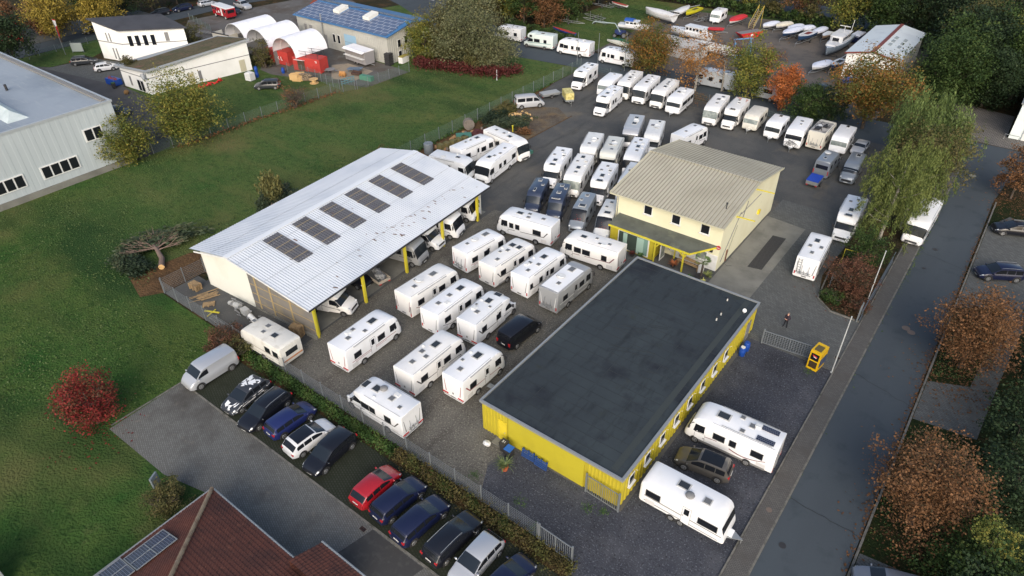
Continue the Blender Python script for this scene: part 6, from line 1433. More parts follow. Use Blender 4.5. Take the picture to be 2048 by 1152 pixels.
def pallet_mb(mb, z, m=0, dx=0, dy=0, rz=0):
    R = Matrix.Rotation(rz, 3, 'Z')
    for k in range(5):
        c = R @ Vector((0, -.32 + k * .16, 0)); mb.box((dx + c.x, dy + c.y, z + .13), (1.2, .11, .022), rz, m)
    for k in (-.5, 0, .5):
        for q in (-.34, 0, .34):
            c = R @ Vector((k, q, 0)); mb.box((dx + c.x, dy + c.y, z + .07), (.14, .12, .09), rz, m)
        c = R @ Vector((k, 0, 0)); mb.box((dx + c.x, dy + c.y, z + .011), (.12, .8, .022), rz, m)
def single_pallet(loc, rot, m, label, group=None, name="pallet"):
    mb = MB(); pallet_mb(mb, 0); o = mb.obj(name, m); o.location = loc; o.rotation_euler = rot; tag(o, label, "pallet", group); return o
single_pallet((-20.9, 28.95, .45), (radians(78), 0, .02), BLUPAL, "blue pallet leaning on the yellow wall, next to the blue-lidded bin")
single_pallet((-19.6, 28.85, .45), (radians(78), 0, -.02), BLUPAL, "blue pallet leaning on the yellow wall, right one of the two")
for i in range(5): single_pallet((-62.6, 26.0, .02 + .15 * i), (0, 0, .1 + rnd.uniform(-.04, .04)), WOOD, ["lowest", "second lowest", "middle", "second highest", "topmost"][i] + " wooden pallet in the stack at the shed's left front corner", "pallets stacked at the shed's left corner")
for i in range(8): single_pallet((-47.7, 27.6, .02 + .15 * i), (0, 0, .35 + rnd.uniform(-.05, .05)), WOOD, ["lowest", "second", "third", "fourth", "fifth", "sixth", "seventh", "topmost"][i] + " wooden pallet of the tall stack below the shed's tan wall", "pallets stacked below the tan wall")
o = MB()
for k in range(12): o.box((rnd.uniform(-.6, .9), -.6 + k * .11, .1 + rnd.uniform(0, .1)), (1.9, .09, .03), rnd.uniform(-.1, .1))
o = o.obj("timber_boards", WOOD); o.location = (-60.6, 25.6, .02); o.rotation_euler = (0, 0, 1.2); tag(o, "loose stack of yellowish boards behind the stacked pallets", "boards")
single_pallet((-59.0, 25.2, .02), (0, 0, .9), WOOD, "single flat pallet between the boards and the scrap machine")
o = MB().box((0, 0, .75), (1.7, .03, 1.5)).bar((-.85, 0, 0), (-.85, 0, 1.5), .05).bar((.85, 0, 0), (.85, 0, 1.5), .05).obj("glass_panel", mat("green_glass", srgb(150, 176, 158), .25, alpha=.55)); o.location = (-60.6, 27.6, .02); o.rotation_euler = (radians(-12), 0, .05); tag(o, "greenish glass pane leaning on the shed's cream wall", "glass pane")
# scrap machinery
t = thing("scrap_machine", "heap of light grey machine parts and a white pipe along the shed's tan wall", "machine parts", (-54.6, 26.4, .02), radians(-4))
rr = random.Random(21); mb = MB()
for i in range(26):
    a = Vector((rr.uniform(-2.8, 2.2), rr.uniform(-.55, .55), rr.uniform(.1, .8))); mb.bar(a, a + Vector((rr.uniform(-.9, .9), rr.uniform(-.4, .4), rr.uniform(-.2, .4))), rr.uniform(.05, .14))
mb.obj("frame", mat("machine_grey", srgb(138, 140, 142), .5, metal=.2), t)
MB().box((.4, 0, .7), (.8, .6, .6)).tube([(-1.6, 0, .55), (-.8, .1, .6)], .3, 12).tube([(-2.6, -.1, .3), (-2.1, 0, .5)], .22, 10).obj("motor", mat("machine_light", srgb(166, 168, 168), .5), t)
MB().tube([(1.2, 0, .55), (4.6, -.25, .4)], .26, 12).obj("pipe", OFFWHITE, t, True)
t = thing("ladder_rack", "old black and grey ladder lying at the fence beside the old caravan's corner", "ladder", (-55.2, 23.95, .25), radians(-4))
mb = MB().bar((-1.6, -.2, .0), (1.6, -.2, .1), .05).bar((-1.6, .22, .0), (1.6, .22, .1), .05)
for k in range(11): mb.bar((-1.5 + .3 * k, -.2, .05), (-1.5 + .3 * k, .22, .05), .04)
mb.obj("ladder", GREYT, t)
o = MB().bar((-.8, -.3, .3), (.8, .35, .4), .14, .1).bar((-.1, .5, .3), (.3, -.7, .35), .1, .08).obj("yellow_beams", YF); o.location = (-57.3, 24.5, 0); tag(o, "crossed yellow beam ends lying by the yard fence", "beam")
# potted plants
def leaf_blade(mb, base, ang_, L, w_, droop=.6, m=0):
    pts = []
    for k in range(6):
        s_ = k / 5; r = L * s_; z = L * (s_ * .95 - droop * s_ * s_)
        pts.append((Vector((cos(ang_) * r * .8, sin(ang_) * r * .8, z)) + Vector(base), w_ * (1 - s_) ** .5 * (1 if k else .5)))
    side = Vector((-sin(ang_), cos(ang_), 0)); vs = []
    for p, ww in pts: vs += [p - side * ww, p + side * ww]
    mb.add(vs, [(2 * i, 2 * i + 2, 2 * i + 3, 2 * i + 1) for i in range(5)], m)
t = thing("potted_yucca", "spiky green plant in an orange clay pot before the yellow wall", "potted plant", (-21.7, 26.9, .02))
MB().tube([(0, 0, 0), (0, 0, .34), (0, 0, .4)], [.2, .29, .3], 14).obj("pot", mat("terracotta", srgb(176, 84, 48), .8), t)
mb = MB(); rr = random.Random(2)
for i in range(70): leaf_blade(mb, (rr.uniform(-.12, .12), rr.uniform(-.12, .12), .4), rr.uniform(0, 6.28), rr.uniform(.7, 1.25), .035, rr.uniform(.3, .9))
mb.obj("leaves", mat("yucca_leaf", srgb(96, 108, 64), .7, noise=[(srgb(60, 78, 44), 3, .45, .6)]), t)
t = thing("palm", "small fan palm in a black tub at the cream house's corner", "palm", (-20.5, 59.4, .02))
MB().tube([(0, 0, 0), (0, 0, .5)], [.5, .6], 14).obj("pot", DARK, t)
MB().tube([(0, 0, .4), (.05, 0, 1.6), (0, .05, 2.3)], [.14, .12, .1], 10).obj("trunk", BARK, t)
mb = MB(); rr = random.Random(4)
for i in range(14):
    a = rr.uniform(0, 6.28); L = rr.uniform(.7, 1.1); tip = Vector((cos(a) * L * .7, sin(a) * L * .7, 2.4 + rr.uniform(-.2, .5)))
    for q in range(7): leaf_blade(mb, tip, a + (q - 3) * .4, .5, .05, .7)
    mb.bar((0, 0, 2.3), tip, .02)
mb.obj("fronds", mat("palm_leaf", srgb(92, 112, 62), .7), t)
GRL = mat("potted_green", srgb(50, 78, 36), .9, noise=[(srgb(84, 110, 50), 4, .5, .65)])
def small_bush(x, y, r, label, m=None, n=60, pot=True, z=.3):
    t = thing("potted_plant", label, "potted plant", (x, y, .02))
    if pot: MB().tube([(0, 0, 0), (0, 0, .3)], [.2, .26], 10).obj("pot", DARK, t)
    mb = MB(); rr = random.Random(int(x * 91))
    for i in range(n): leaf_blade(mb, (rr.uniform(-.1, .1), rr.uniform(-.1, .1), z), rr.uniform(0, 6.28), r * rr.uniform(.6, 1.2), .06, rr.uniform(.2, .9))
    mb.obj("leaves", m or GRL, t)
small_bush(-22.3, 58.2, .6, "dark green potted plant on the terrace left of the palm"); small_bush(-21.4, 58.7, .45, "low green potted plant right next to the palm tub")
small_bush(-20.0, 58.9, .4, "pale yellow flowering pot at the palm's foot", mat("yellow_flowers", srgb(206, 204, 120), .8)); small_bush(-20.2, 60.5, .8, "loose yellow-green bush against the cream house corner", mat("olive_leaf", srgb(120, 128, 70), .8), pot=False, z=0)
small_bush(-27.6, 59.2, .6, "green plant before the shop window"); small_bush(-28.6, 59.1, .5, "dark red pot plant before the shop window", mat("dark_red_pot", srgb(80, 36, 30), .8))
small_bush(-23.9, 59.9, .7, "rust-coloured ornamental grass by the terrace post", mat("rust_grass", srgb(150, 88, 50), .8))
t = thing("bench", "long wooden bench on the covered terrace", "bench", (-22.6, 60.9, .02), radians(-6))
MB().box((0, 0, .45), (2.8, .4, .06)).obj("seat", WOOD, t); MB().box((0, .25, .8), (2.8, .05, .35)).obj("backrest", WOOD, t)
for xx in (-1.2, 1.2): MB().box((xx, 0, .22), (.08, .38, .44)).obj("leg", WOOD, t)
o = MB().box((0, 0, .5), (.5, .45, 1.0)).obj("meter_box", OFFWHITE); o.location = (-21.0, 60.6, .02); tag(o, "white cabinet beside the bench on the terrace", "cabinet")
# water tank, logs, rubble along the west fence
o = MB().tube([(0, 0, 0), (0, 0, .1), (0, 0, 1.5), (0, 0, 1.6)], [.62, .68, .7, .6], 12).tube([(0, 0, 1.6), (0, 0, 1.68)], .25, 10).obj("water_tank", mat("tank_grey", srgb(122, 130, 136), .6, noise=[(srgb(96, 104, 110), 1.5, .5, .7)]), None, True); o.location = (-65.4, 65.2, .02); tag(o, "rounded grey water tank near the fence above the shed roof", "tank")
t = thing("timber_stack", "weathered grey timbers lying left of the water tank", "timber", (-65.8, 60.9, .02), radians(68))
for k in range(4): MB().box((0, -.5 + k * .33, .15 + .1 * (k % 2)), (4.2, .25, .2), rnd.uniform(-.04, .04)).obj("beam", mat("grey_timber", srgb(92, 84, 74), .9), t)
STONE = mat("sandstone", srgb(150, 118, 84), .9, noise=[(srgb(110, 90, 72), 1.2, .45, .7, 8), (srgb(182, 160, 128), 3, .58, .8)])
STONE2 = mat("fieldstone", srgb(120, 112, 104), .9, noise=[(srgb(84, 80, 76), 1.5, .45, .7, 8)])
rr = random.Random(12)
for i in range(34):
    u = rr.random(); x = -66.2 + rr.uniform(0, 2.4); y = 67 + u * 9.5; r = rr.uniform(.22, .5)
    o = MB().blob((0, 0, r * .5), (r, r * rr.uniform(.6, 1), r * .7), i, amp=.3).obj("boulder", STONE if rr.random() < .65 else STONE2); o.location = (x, y, 0); o.rotation_euler = (0, 0, rr.uniform(0, 3)); tag(o, "rough stone in the rubble row along the west fence", "stone", "stones along the west fence")
for i in range(5):
    o = MB().box((0, 0, .5), (.9, .7, 1.0)).obj("stone_block", mat("mossy_block", srgb(112, 104, 66), .9, noise=[(srgb(78, 80, 44), 2, .45, .65)])); o.location = (-64.6 + i * .25, 66.9 + i * 1.05, 0); o.rotation_euler = (0, 0, rr.uniform(-.2, .2)); tag(o, ["first", "second", "third", "fourth", "fifth"][i] + " squared mossy stone block counted from the grey water tank", "stone block", "mossy stone blocks")
o = MB().tube([(0, -.45, .85), (0, .45, .85)], .85, 18).tube([(0, -.47, .85), (0, .47, .85)], .3, 12).obj("concrete_ring", STONE2); o.location = (-66.3, 75.2, 0); o.rotation_euler = (0, 0, .9); tag(o, "big grey round concrete wheel in the rubble by the fence", "concrete wheel")
o = MB().blob((0, 0, .6), (1.6, 1.1, .7), 5, amp=.2).obj("rust_bin", mat("maroon_tarp", srgb(74, 34, 32), .8)); o.location = (-62.8, 73.6, 0); tag(o, "maroon tarpaulin heap behind the right-facing motorhome", "tarpaulin")
o = MB().box((0, 0, .5), (2.2, 1.1, .9)).box((0, 0, .97), (2.3, 1.2, .06)).obj("green_crate", mat("green_box", srgb(70, 120, 104), .7)); o.location = (-64.2, 71.6, 0); o.rotation_euler = (0, 0, .8); tag(o, "green box beside the maroon tarpaulin", "box")
o = MB().box((0, 0, .35), (1.3, 1.1, .7)).obj("green_crate", MATS["green_box"]); o.location = (-53.9, 73.6, -.25); tag(o, "green crate poking out behind the front of the right-facing motorhome", "crate")
rr = random.Random(33)
for i in range(46):
    a = rr.uniform(0, 6.28); d = rr.random() ** .6 * 1.9; L = rr.uniform(.35, .55); r = rr.uniform(.13, .24)
    t_ = rr.uniform(0, 3.14)
    o = MB().tube([(-L / 2, 0, 0), (L / 2, 0, 0)], r, 9).obj("firewood_log", WOODCUT if rr.random() < .8 else BARK)
    o.location = (-62.6 + cos(a) * d * 1.1, 83.7 + sin(a) * d * .8, .2 + max(0, .9 - d * .5) * rr.random()); o.rotation_euler = (rr.uniform(-.4, .4), rr.uniform(-.6, .6), t_); tag(o, "cut firewood log in the heap beside the camper bus", "log", "firewood logs beside the camper bus")
t = thing("hydrant_post", "small yellow post before the brush heap", "post", (-60.2, 78.4, 0)); MB().tube([(0, 0, 0), (0, 0, .9)], .1, 8).obj("post", YF, t); MB().tube([(0, 0, .9), (0, 0, 1.05)], .15, 8).obj("cap", YF, t)
# drainage at the house slab
t = thing("cable_coil", "thin dark cable hanging down the cream gable to the slab", "cable", (hx1 + .1, 66, 0)); MB().tube([(0, 0, 3.9), (.02, -1.2, 2), (.05, -2.2, .1), (.5, -2.4, .05), (.9, -2.1, .05)], .015, 5).obj("cable", DARK, t)

# ------------------------------------------------------------------ containers, tents, food trailer and clutter by the blue hall
RC = mat("container_red", srgb(176, 56, 50), .7, noise=[(srgb(150, 48, 44), .6, .5, .75, 6), (srgb(196, 96, 84), 1.5, .62, .85, 8)])
def text_mesh(txt, size, m, parent, loc, rot, ext=.01):
    cu = bpy.data.curves.new("lettering", 'FONT'); cu.body = txt; cu.size = size; cu.extrude = ext; cu.offset = .012
    tmp = bpy.data.objects.new("tmp", cu); C.objects.link(tmp); bpy.context.view_layer.update()
    me = bpy.data.meshes.new_from_object(tmp); C.objects.unlink(tmp); bpy.data.objects.remove(tmp)
    me.materials.clear(); me.materials.append(m); o = link("lettering", me, parent, loc); o.rotation_euler = rot; return o
def container(x, y, rz, label, L=6.0, W=2.4, H=2.6, z=0):
    t = thing("shipping_container", label, "container", (x, y, .03 + z), rz)
    mb = MB().box((0, 0, H / 2), (L - .12, W - .12, H - .1))
    ribbed(mb, (-L / 2 + .1, -W / 2), (L / 2 - .1, -W / 2), .12, H - .12, .28, .04); ribbed(mb, (L / 2 - .1, W / 2), (-L / 2 + .1, W / 2), .12, H - .12, .28, .04); ribbed(mb, (L / 2, -W / 2 + .1), (L / 2, W / 2 - .1), .12, H - .12, .28, .04); ribbed(mb, (-L / 2, W / 2 - .1), (-L / 2, -W / 2 + .1), .12, H - .12, .28, .04)
    mb.obj("body", RC, t)
    fr = MB()
    for sx in (-1, 1):
        for sy in (-1, 1): fr.box((sx * (L / 2 - .05), sy * (W / 2 - .02), H / 2), (.14, .14, H))
        fr.box((sx * (L / 2 - .05), 0, H - .06), (.14, W, .12))
    for sy in (-1, 1): fr.box((0, sy * (W / 2 - .02), H - .06), (L, .1, .12))
    fr.obj("corner_frame", RC, t)
    return t
t = container(-107.8, 78.6, radians(15), "red container nearest the camera with a door hatch and a railing on its roof")
MB().box((-1.2, -1.27, 1.1), (1.5, .08, 1.7)).obj("doorway", mat("brown_dark", srgb(78, 62, 50), .8), t); MB().box((-1.2, -1.6, 2.2), (1.9, .8, .08), 0, 0, -.3).obj("awning", OFFWHITE, t)
rl = MB()
for a, b in (((-2.4, -1.0), (2.6, -1.0)), ((-2.4, 1.0), (2.6, 1.0)), ((-2.4, -1.0), (-2.4, 1.0)), ((2.6, -1.0), (2.6, 1.0))):
    for z in (3.2, 3.7): rl.bar((a[0], a[1], z), (b[0], b[1], z), .05)
for a in ((-2.4, -1.0), (2.6, -1.0), (-2.4, 1.0), (2.6, 1.0), (0, -1), (0, 1)): rl.bar((a[0], a[1], 2.6), (a[0], a[1], 3.75), .06)
rl.obj("railing", DARK, t); text_mesh("TI", .5, OFFWHITE, t, (2.0, -1.3, 1.9), (radians(90), 0, 0))
t = container(-116.0, 78.2, radians(8), "red container with white letters K L under the arched tent roofs")
text_mesh("K L", .95, OFFWHITE, t, (.2, -1.29, .95), (radians(90), 0, 0))
TENT = mat("white_pvc", srgb(236, 236, 240), .5, noise=[(srgb(218, 220, 226), .6, .5, .75)])
def arch_tent(x, y, rz, L, R_, z0, label, zw=2.5):
    t = thing("arched_tent", label, "tent", (x, y, z0), rz)
    MB().grid(lambda u, v: (u, R_ * cos(v), R_ * .92 * sin(v)), lin(-L / 2, L / 2, 7), lin(0.02, pi - .02, 17)).obj("tent_skin", TENT, t, True)
    mb = MB()
    for u in lin(-L / 2, L / 2, 5): mb.tube([(u, R_ * cos(v) * .99, R_ * .91 * sin(v)) for v in lin(0, pi, 13)], .05, 6, cap=False)
    mb.obj("hoop", OFFWHITE, t)
    MB().add([(L / 2 - .3, R_ * cos(v), R_ * .92 * sin(v)) for v in lin(0, pi, 13)], [tuple(range(13))]).obj("end_wall", mat("tent_back", srgb(196, 190, 170), .7), t)
    if z0 > 1: MB().box((0, R_, -z0 / 2), (L, .12, z0)).obj("side_wall", GREYT, t)
arch_tent(-112.1, 80.0, radians(90), 7.4, 3.4, 2.6, "white arched tent roof nearest the red container with the railing")
arch_tent(-121.8, 81.4, radians(90), 8, 3.5, 2.2, "white arched tent roof, middle one of the three")
arch_tent(-131.4, 83.0, radians(90), 8.5, 3.5, 1.4, "white arched tent roof, farthest left one of the three")
t = thing("food_trailer", "aluminium sales trailer with white flap roof before the blue-roofed hall", "trailer", (-103.4, 86.8, .03), radians(-4))
MB().box((0, 0, 1.6), (6.0, 2.2, 2.3)).obj("body", mat("alu_grey", srgb(160, 158, 160), .4, metal=.3), t)
MB().box((0, 0, 2.8), (6.1, 2.5, .12)).box((0, -1.35, 2.72), (6.1, .7, .08), 0, 0, .25).obj("roof", TENT, t); MB().box((0, -1.35, 1.5), (5.8, .55, .06)).obj("counter", OFFWHITE, t); MB().box((0, -1.12, 2.1), (5.5, .05, .95)).obj("hatch", mat("hatch_grey", srgb(126, 122, 120), .5), t)
for xx in (-.5, .4): wheel(t, xx, -1.0, .3, .18, RIMD)
MB().bar((3, 0, .5), (4.3, 0, .5), .1).obj("drawbar", CHROME, t)
t = thing("wooden_wagon", "orange-brown wooden wagon behind the blue-roofed hall at the top edge", "wagon", (-133.0, 104.0, .03), radians(8))
MB().box((0, 0, 1.9), (6.4, 2.5, 2.4)).obj("body", mat("orange_wood", srgb(164, 88, 38), .7, wave=(srgb(138, 72, 32), 'X', 6, .3, .7)), t)
MB().prism([(-3.4, -1.5), (3.4, -1.5), (3.4, 0), (-3.4, 0)], lambda x, y: 3.1 + (1.5 + y) * .4, lambda x, y: 3.2 + (1.5 + y) * .4).prism([(-3.4, 0), (3.4, 0), (3.4, 1.5), (-3.4, 1.5)], lambda x, y: 3.1 + (1.5 - y) * .4, lambda x, y: 3.2 + (1.5 - y) * .4).obj("roof", mat("brown_roof", srgb(122, 62, 44), .7), t)
for xx in (-2, 2): wheel(t, xx, -1.1, .4, .2, RIMD)
def clutter(name, x, y, z, rz, label, cat, fn, m, group=None):
    mb = MB(); fn(mb); o = mb.obj(name, m); o.location = (x, y, z); o.rotation_euler = (0, 0, rz); tag(o, label, cat, group); return o
rr = random.Random(8)
clutter("lumber_pile", -105.8, 73.6, .02, .6, "pile of pale boards at the lawn in front of the red container", "boards", lambda b: [b.box((rr.uniform(-.4, .4), -1.0 + .16 * k, .5 + rr.uniform(-.2, .3)), (1.6, .1, 1.0), rr.uniform(-.2, .2)) for k in range(14)], WOODCUT)
clutter("firewood_stack", -103.9, 74.2, .02, .4, "stack of dark and white firewood beside the pale boards", "firewood", lambda b: [b.tube([(rr.uniform(-1.2, 1.2), -.2, .15 + .22 * (k % 6)), (rr.uniform(-1.2, 1.2), .3, .15 + .22 * (k % 6))], .12, 7) for k in range(40)], mat("birch_wood", srgb(140, 124, 104), .9, noise=[(srgb(50, 44, 40), 4, .5, .6)]))
clutter("cable_drum", -101.9, 74.3, .02, .3, "flat wooden cable drum right of the firewood stack", "cable drum", lambda b: b.tube([(0, 0, 0), (0, 0, .08)], .8, 14).tube([(0, 0, .08), (0, 0, .7)], .4, 12).tube([(0, 0, .7), (0, 0, .78)], .8, 14), WOODCUT)
clutter("garden_table", -103.6, 79.6, .03, .2, "round dark grey table with chairs stacked on the concrete pad", "table", lambda b: b.tube([(0, 0, .7), (0, 0, .76)], .9, 14).box((.9, .5, .45), (.5, .5, .06)).box((-.9, -.3, .45), (.5, .5, .06)).bar((.6, 0, 0), (.5, 0, .7), .08).bar((-.6, 0, 0), (-.5, 0, .7), .08), GREYT)
for k in range(4): single_pallet((-100.4, 79.7 - .0 * k, .1 + .16 * k), (radians(0 if k < 3 else 70), 0, .4), mat("orange_pallet", srgb(176, 128, 74), .8), ["lowest", "second", "third", "topmost leaning"][k] + " orange wooden pallet in the stack beside the grey garden table", "pallets by the garden table")
clutter("trampoline", -100.4, 82.6, .03, .3, "flat blue-grey panels lying on the concrete pad", "panels", lambda b: b.box((0, 0, .6), (2.6, 1.3, .08)).box((.6, .3, .75), (1.8, .9, .06), .3).bar((-1, -.5, 0), (-1, -.5, .6), .06).bar((1, .5, 0), (1, .5, .6), .06), mat("blue_grey_panel", srgb(96, 112, 130), .4))
clutter("brown_sofa", -98.8, 81.6, .03, .2, "low dark brown bench on the concrete pad", "bench", lambda b: b.box((0, 0, .35), (1.9, .8, .35)).box((0, .35, .6), (1.9, .15, .3)), mat("dark_brown", srgb(72, 52, 44), .8))
clutter("green_box", -95.4, 81.0, .03, .15, "low green box by the fence next to the concrete pad", "box", lambda b: b.box((0, 0, .4), (2.6, .9, .8)), mat("teal_box", srgb(76, 128, 108), .6))
clutter("teal_rack", -96.6, 77.6, .03, 1.4, "teal frame rack behind the meadow fence", "rack", lambda b: [b.bar((-1.3 + .65 * k, 0, 0), (-1.3 + .65 * k, 0, 1.1), .06) for k in range(5)] + [b.bar((-1.4, 0, z), (1.4, 0, z), .1) for z in (.3, .7, 1.1)], mat("teal_steel", srgb(84, 130, 138), .6))
clutter("white_tank", -112.4, 68.4, .02, .2, "white cube tank beside the white building wall", "tank", lambda b: b.box((0, 0, .75), (1.3, 1.2, 1.3)).box((0, 0, 1.45), (1.0, .9, .1)), OFFWHITE)
barrel(-112.9, 70.2, "upper blue barrel stacked behind the white cube tank", lid=BLUEP, z=.95); barrel(-112.9, 70.2, "lower blue barrel behind the white cube tank", lid=BLUEP); barrel(-110.8, 74.4, "single blue barrel in the scrub before the lettered red container", lid=BLUEP)
rr2 = random.Random(44)
for k in range(12):
    o = MB().tube([(0, 0, 0), (0, 0, .06), (0, 0, .75)], [.22, .2, .04], 8).box((0, 0, .02), (.45, .45, .04)).obj("red_machine_part", mat("bright_red", srgb(200, 40, 40), .6)); o.location = (-116.6 + rr2.uniform(-.2, .9), 59.4 + k * .52, .02); o.rotation_euler = (rr2.uniform(-.8, .8), rr2.uniform(-.8, .8), 0); tag(o, ["first", "second", "third", "fourth", "fifth", "sixth", "seventh", "eighth", "ninth", "tenth", "eleventh", "twelfth"][k] + " small red part from the left in the row along the long white wall", "red part", "red parts along the white wall")
clutter("white_chest", -96.9, 92.0, .03, .1, "white chest freezer with olive lid at the blue-roofed hall's gable", "freezer", lambda b: b.box((0, 0, .6), (1.0, 2.0, 1.15)), OFFWHITE)
clutter("olive_lid", -96.9, 92.0, 1.25, .1, "olive cover lying on the white chest freezer", "cover", lambda b: b.box((0, 0, 0), (1.05, 2.05, .06)), mat("olive", srgb(150, 140, 70), .7))
clutter("black_crates", -98.0, 89.2, .03, .1, "stack of black crates at the hall's near corner", "crates", lambda b: [b.box((0, 0, .25 + .45 * k), (1.2, 1.2, .38)) for k in range(5)], DARK)
clutter("yellow_shelf", -96.6, 95.0, .03, .1, "blue rack with yellow roof at the hall's gable", "rack", lambda b: b.box((0, 0, 2.0), (1.1, 1.9, .08), m=0).box((0, -.8, 1), (.1, .1, 2), m=1).box((0, .8, 1), (.1, .1, 2), m=1).box((-.3, 0, .8), (.3, 1.5, 1.2), m=1), [MATS["olive"], mat("rack_blue", srgb(48, 66, 110), .6)])
clutter("steel_lattice", -143.5, 80.6, .05, .3, "rusty steel lattice frames lying in the top left gravel yard", "steel frames", lambda b: [b.bar((-3 + k, -.6, .3), (-3 + k, .6, .5), .08) for k in range(7)] + [b.bar((-3, q, .4), (3, q, .5), .1) for q in (-.6, 0, .6)], GREYT)
clutter("white_frame_box", -136.0, 79.4, .05, .1, "open black-edged box in front of the farthest arched tent", "box", lambda b: b.box((0, -1.2, 1), (5, .1, 1.9)).box((2.4, 0, 1), (.1, 2.4, 1.9)).box((-2.4, 0, 1), (.1, 2.4, 1.9)).box((0, -1.2, 2), (5.2, .2, .15), m=1), [mat("cream_box", srgb(206, 202, 190), .7), DARK])
t = thing("blue_skip", "open blue skip with mixed waste beside the long white building", "skip", (-130.6, 52.6, .03), .1); MB().box((0, 0, .6), (2.8, 1.4, 1.0)).obj("body", BLUEP, t); mb = MB(); [mb.blob((-1 + .4 * k, rr.uniform(-.3, .3), 1.15), (.35, .3, .2), k) for k in range(6)]; mb.obj("waste", mat("mixed_waste", srgb(90, 70, 90), .8, noise=[(srgb(150, 60, 60), 3, .5, .6)]), t)
wheelie(-128.6, 51.5, "green wheelie bin beside the blue skip", mat("bin_green", srgb(40, 76, 40), .6))
o = MB().blob((0, 0, .35), (.45, .45, .4), 3, amp=.1).obj("boulder", mat("brown_planter", srgb(128, 98, 60), .9)); o.location = (-124.2, 51.4, 0); tag(o, "small brown planter by the glass door of the long white building", "planter")

# ------------------------------------------------------------------ boats
HULLW = mat("hull_white", (.72, .73, .74), .35, coat=.3, noise=[((.55, .55, .54), 1.2, .5, .8)])
COVER = mat("boat_cover", srgb(206, 212, 226), .6, noise=[(srgb(176, 184, 200), 1.0, .48, .75)])
HULLB = mat("hull_blue", (.02, .05, .12), .35)
def hull_pts(L, W, s, k):
    """s along 0 stern..1 bow; half width"""
    return W / 2 * (1 - max(0, (s - .45) / .55) ** 2.2) * (.82 + .18 * min(1, s * 3))
def boat(x, y, head, label, L=5, W=1.9, D=.9, z=.55, hull=None, deck=None, cover=None, cabin=None, trailer_=True, name="boat", cat="boat", mast=False, group=None, window=True, cockpit=None):
    t = thing(name, label, cat, (x, y, .02), radians(head), group)
    hull = hull or HULLW; ns = 9; rings = []
    for i in range(ns):
        s = i / (ns - 1) * .985 + .0; w = max(.03, hull_pts(L, W, s, 0)); sh = z + D + .18 * s * s; kz = z + max(0, s - .6) ** 2 * D * 1.5
        xx = -L / 2 + L * s
        rings.append([Vector((xx - .0, 0, kz)), Vector((xx, w * .6, kz + D * .18)), Vector((xx + .08 * s, w * .95, kz + (sh - kz) * .55)), Vector((xx + .15 * s, w, sh)), Vector((xx + .15 * s, -w, sh)), Vector((xx + .08 * s, -w * .95, kz + (sh - kz) * .55)), Vector((xx, -w * .6, kz + D * .18))])
    MB().rings(rings).obj("hull", hull, t, True)
    if cover:
        rg = []
        for i in range(ns):
            s = i / (ns - 1) * .985; w = max(.03, hull_pts(L, W, s, 0)) + .03; sh = z + D + .18 * s * s; xx = -L / 2 + L * s + .15 * s
            top = sh + .42 * sin(pi * min(1, .12 + s)) ** .7
            rg.append([Vector((xx, w, sh - .3)), Vector((xx, w + .01, sh + .02)), Vector((xx, w * .5, sh + (top - sh) * .7)), Vector((xx, 0, top)), Vector((xx, -w * .5, sh + (top - sh) * .7)), Vector((xx, -w - .01, sh + .02)), Vector((xx, -w, sh - .3))])
        MB().rings(rg).obj("cover", cover, t, True)
    else:
        dk = MB(); top = [r[3] + Vector((0, -.05 if r[3].y > .1 else 0, .012)) for r in rings] + [r[4] + Vector((0, .05 if r[4].y < -.1 else 0, .012)) for r in rings[::-1]]
        dk.add(top, [tuple(range(len(top)))]); dk.obj("deck", deck or HULLW, t)
        if cockpit: MB().box((-L * .12, 0, z + D + .03), (L * .34, W * .42, .08)).obj("cockpit", cockpit, t)
    if cabin:
        c0, c1, cw, ch, cm = cabin; zz = z + D
        MB().prism([(c0, -cw / 2), (c1 - .35, -cw / 2), (c1, -cw * .3), (c1, cw * .3), (c1 - .35, cw / 2), (c0, cw / 2)], zz, zz + ch).prism([(c0 - .2, -cw / 2 - .08), (c1 - .15, -cw / 2 - .08), (c1 - .15, cw / 2 + .08), (c0 - .2, cw / 2 + .08)], zz + ch, zz + ch + .08).obj("cabin", cm, t)
        if window:
            n = max(2, int((c1 - c0) / .8))
            for k in range(n):
                xx = c0 + (k + .5) * (c1 - .35 - c0) / n
                for sg in (1, -1): MB().box((xx, sg * (cw / 2 + .005), zz + ch * .6), ((c1 - c0) / n * .6, .03, ch * .45)).obj("cabin_window", GLASS, t)
            MB().box((c1 + .005, 0, zz + ch * .6), (.03, cw * .5, ch * .5)).obj("cabin_window", GLASS, t)
    if trailer_:
        MB().bar((-L / 2 + .3, -.45, z * .7), (L / 2 - .6, -.45, z * .7), .08).bar((-L / 2 + .3, .45, z * .7), (L / 2 - .6, .45, z * .7), .08).bar((L / 2 - .6, -.45, z * .7), (L / 2 + .9, 0, z * .7), .08).bar((L / 2 - .6, .45, z * .7), (L / 2 + .9, 0, z * .7), .08).bar((-L * .1, -.8, z * .5), (-L * .1, .8, z * .5), .08).bar((L / 2 + .8, 0, 0), (L / 2 + .8, 0, z * .7), .06).obj("trailer_frame", CHROME, t)
        for sg in (1, -1): wheel(t, -L * .1, sg * .88, .28, .16, RIMD)
    else:
        mb = MB()
        for xx in (-L * .3, L * .25):
            for sg in (1, -1): mb.bar((xx, sg * W * .42, 0), (xx, sg * W * .3, z + .2), .1)
            mb.bar((xx, -W * .42, .05), (xx, W * .42, .05), .1)
        mb.obj("cradle", DARK, t)
    if mast: MB().tube([(-L / 2 - .5, .1, z + D + .7), (L / 2 + .6, .1, z + D + .55)], .05, 6).obj("mast", OFFWHITE, t)
    return t
RTARP = mat("red_tarp", srgb(196, 52, 60), .6)
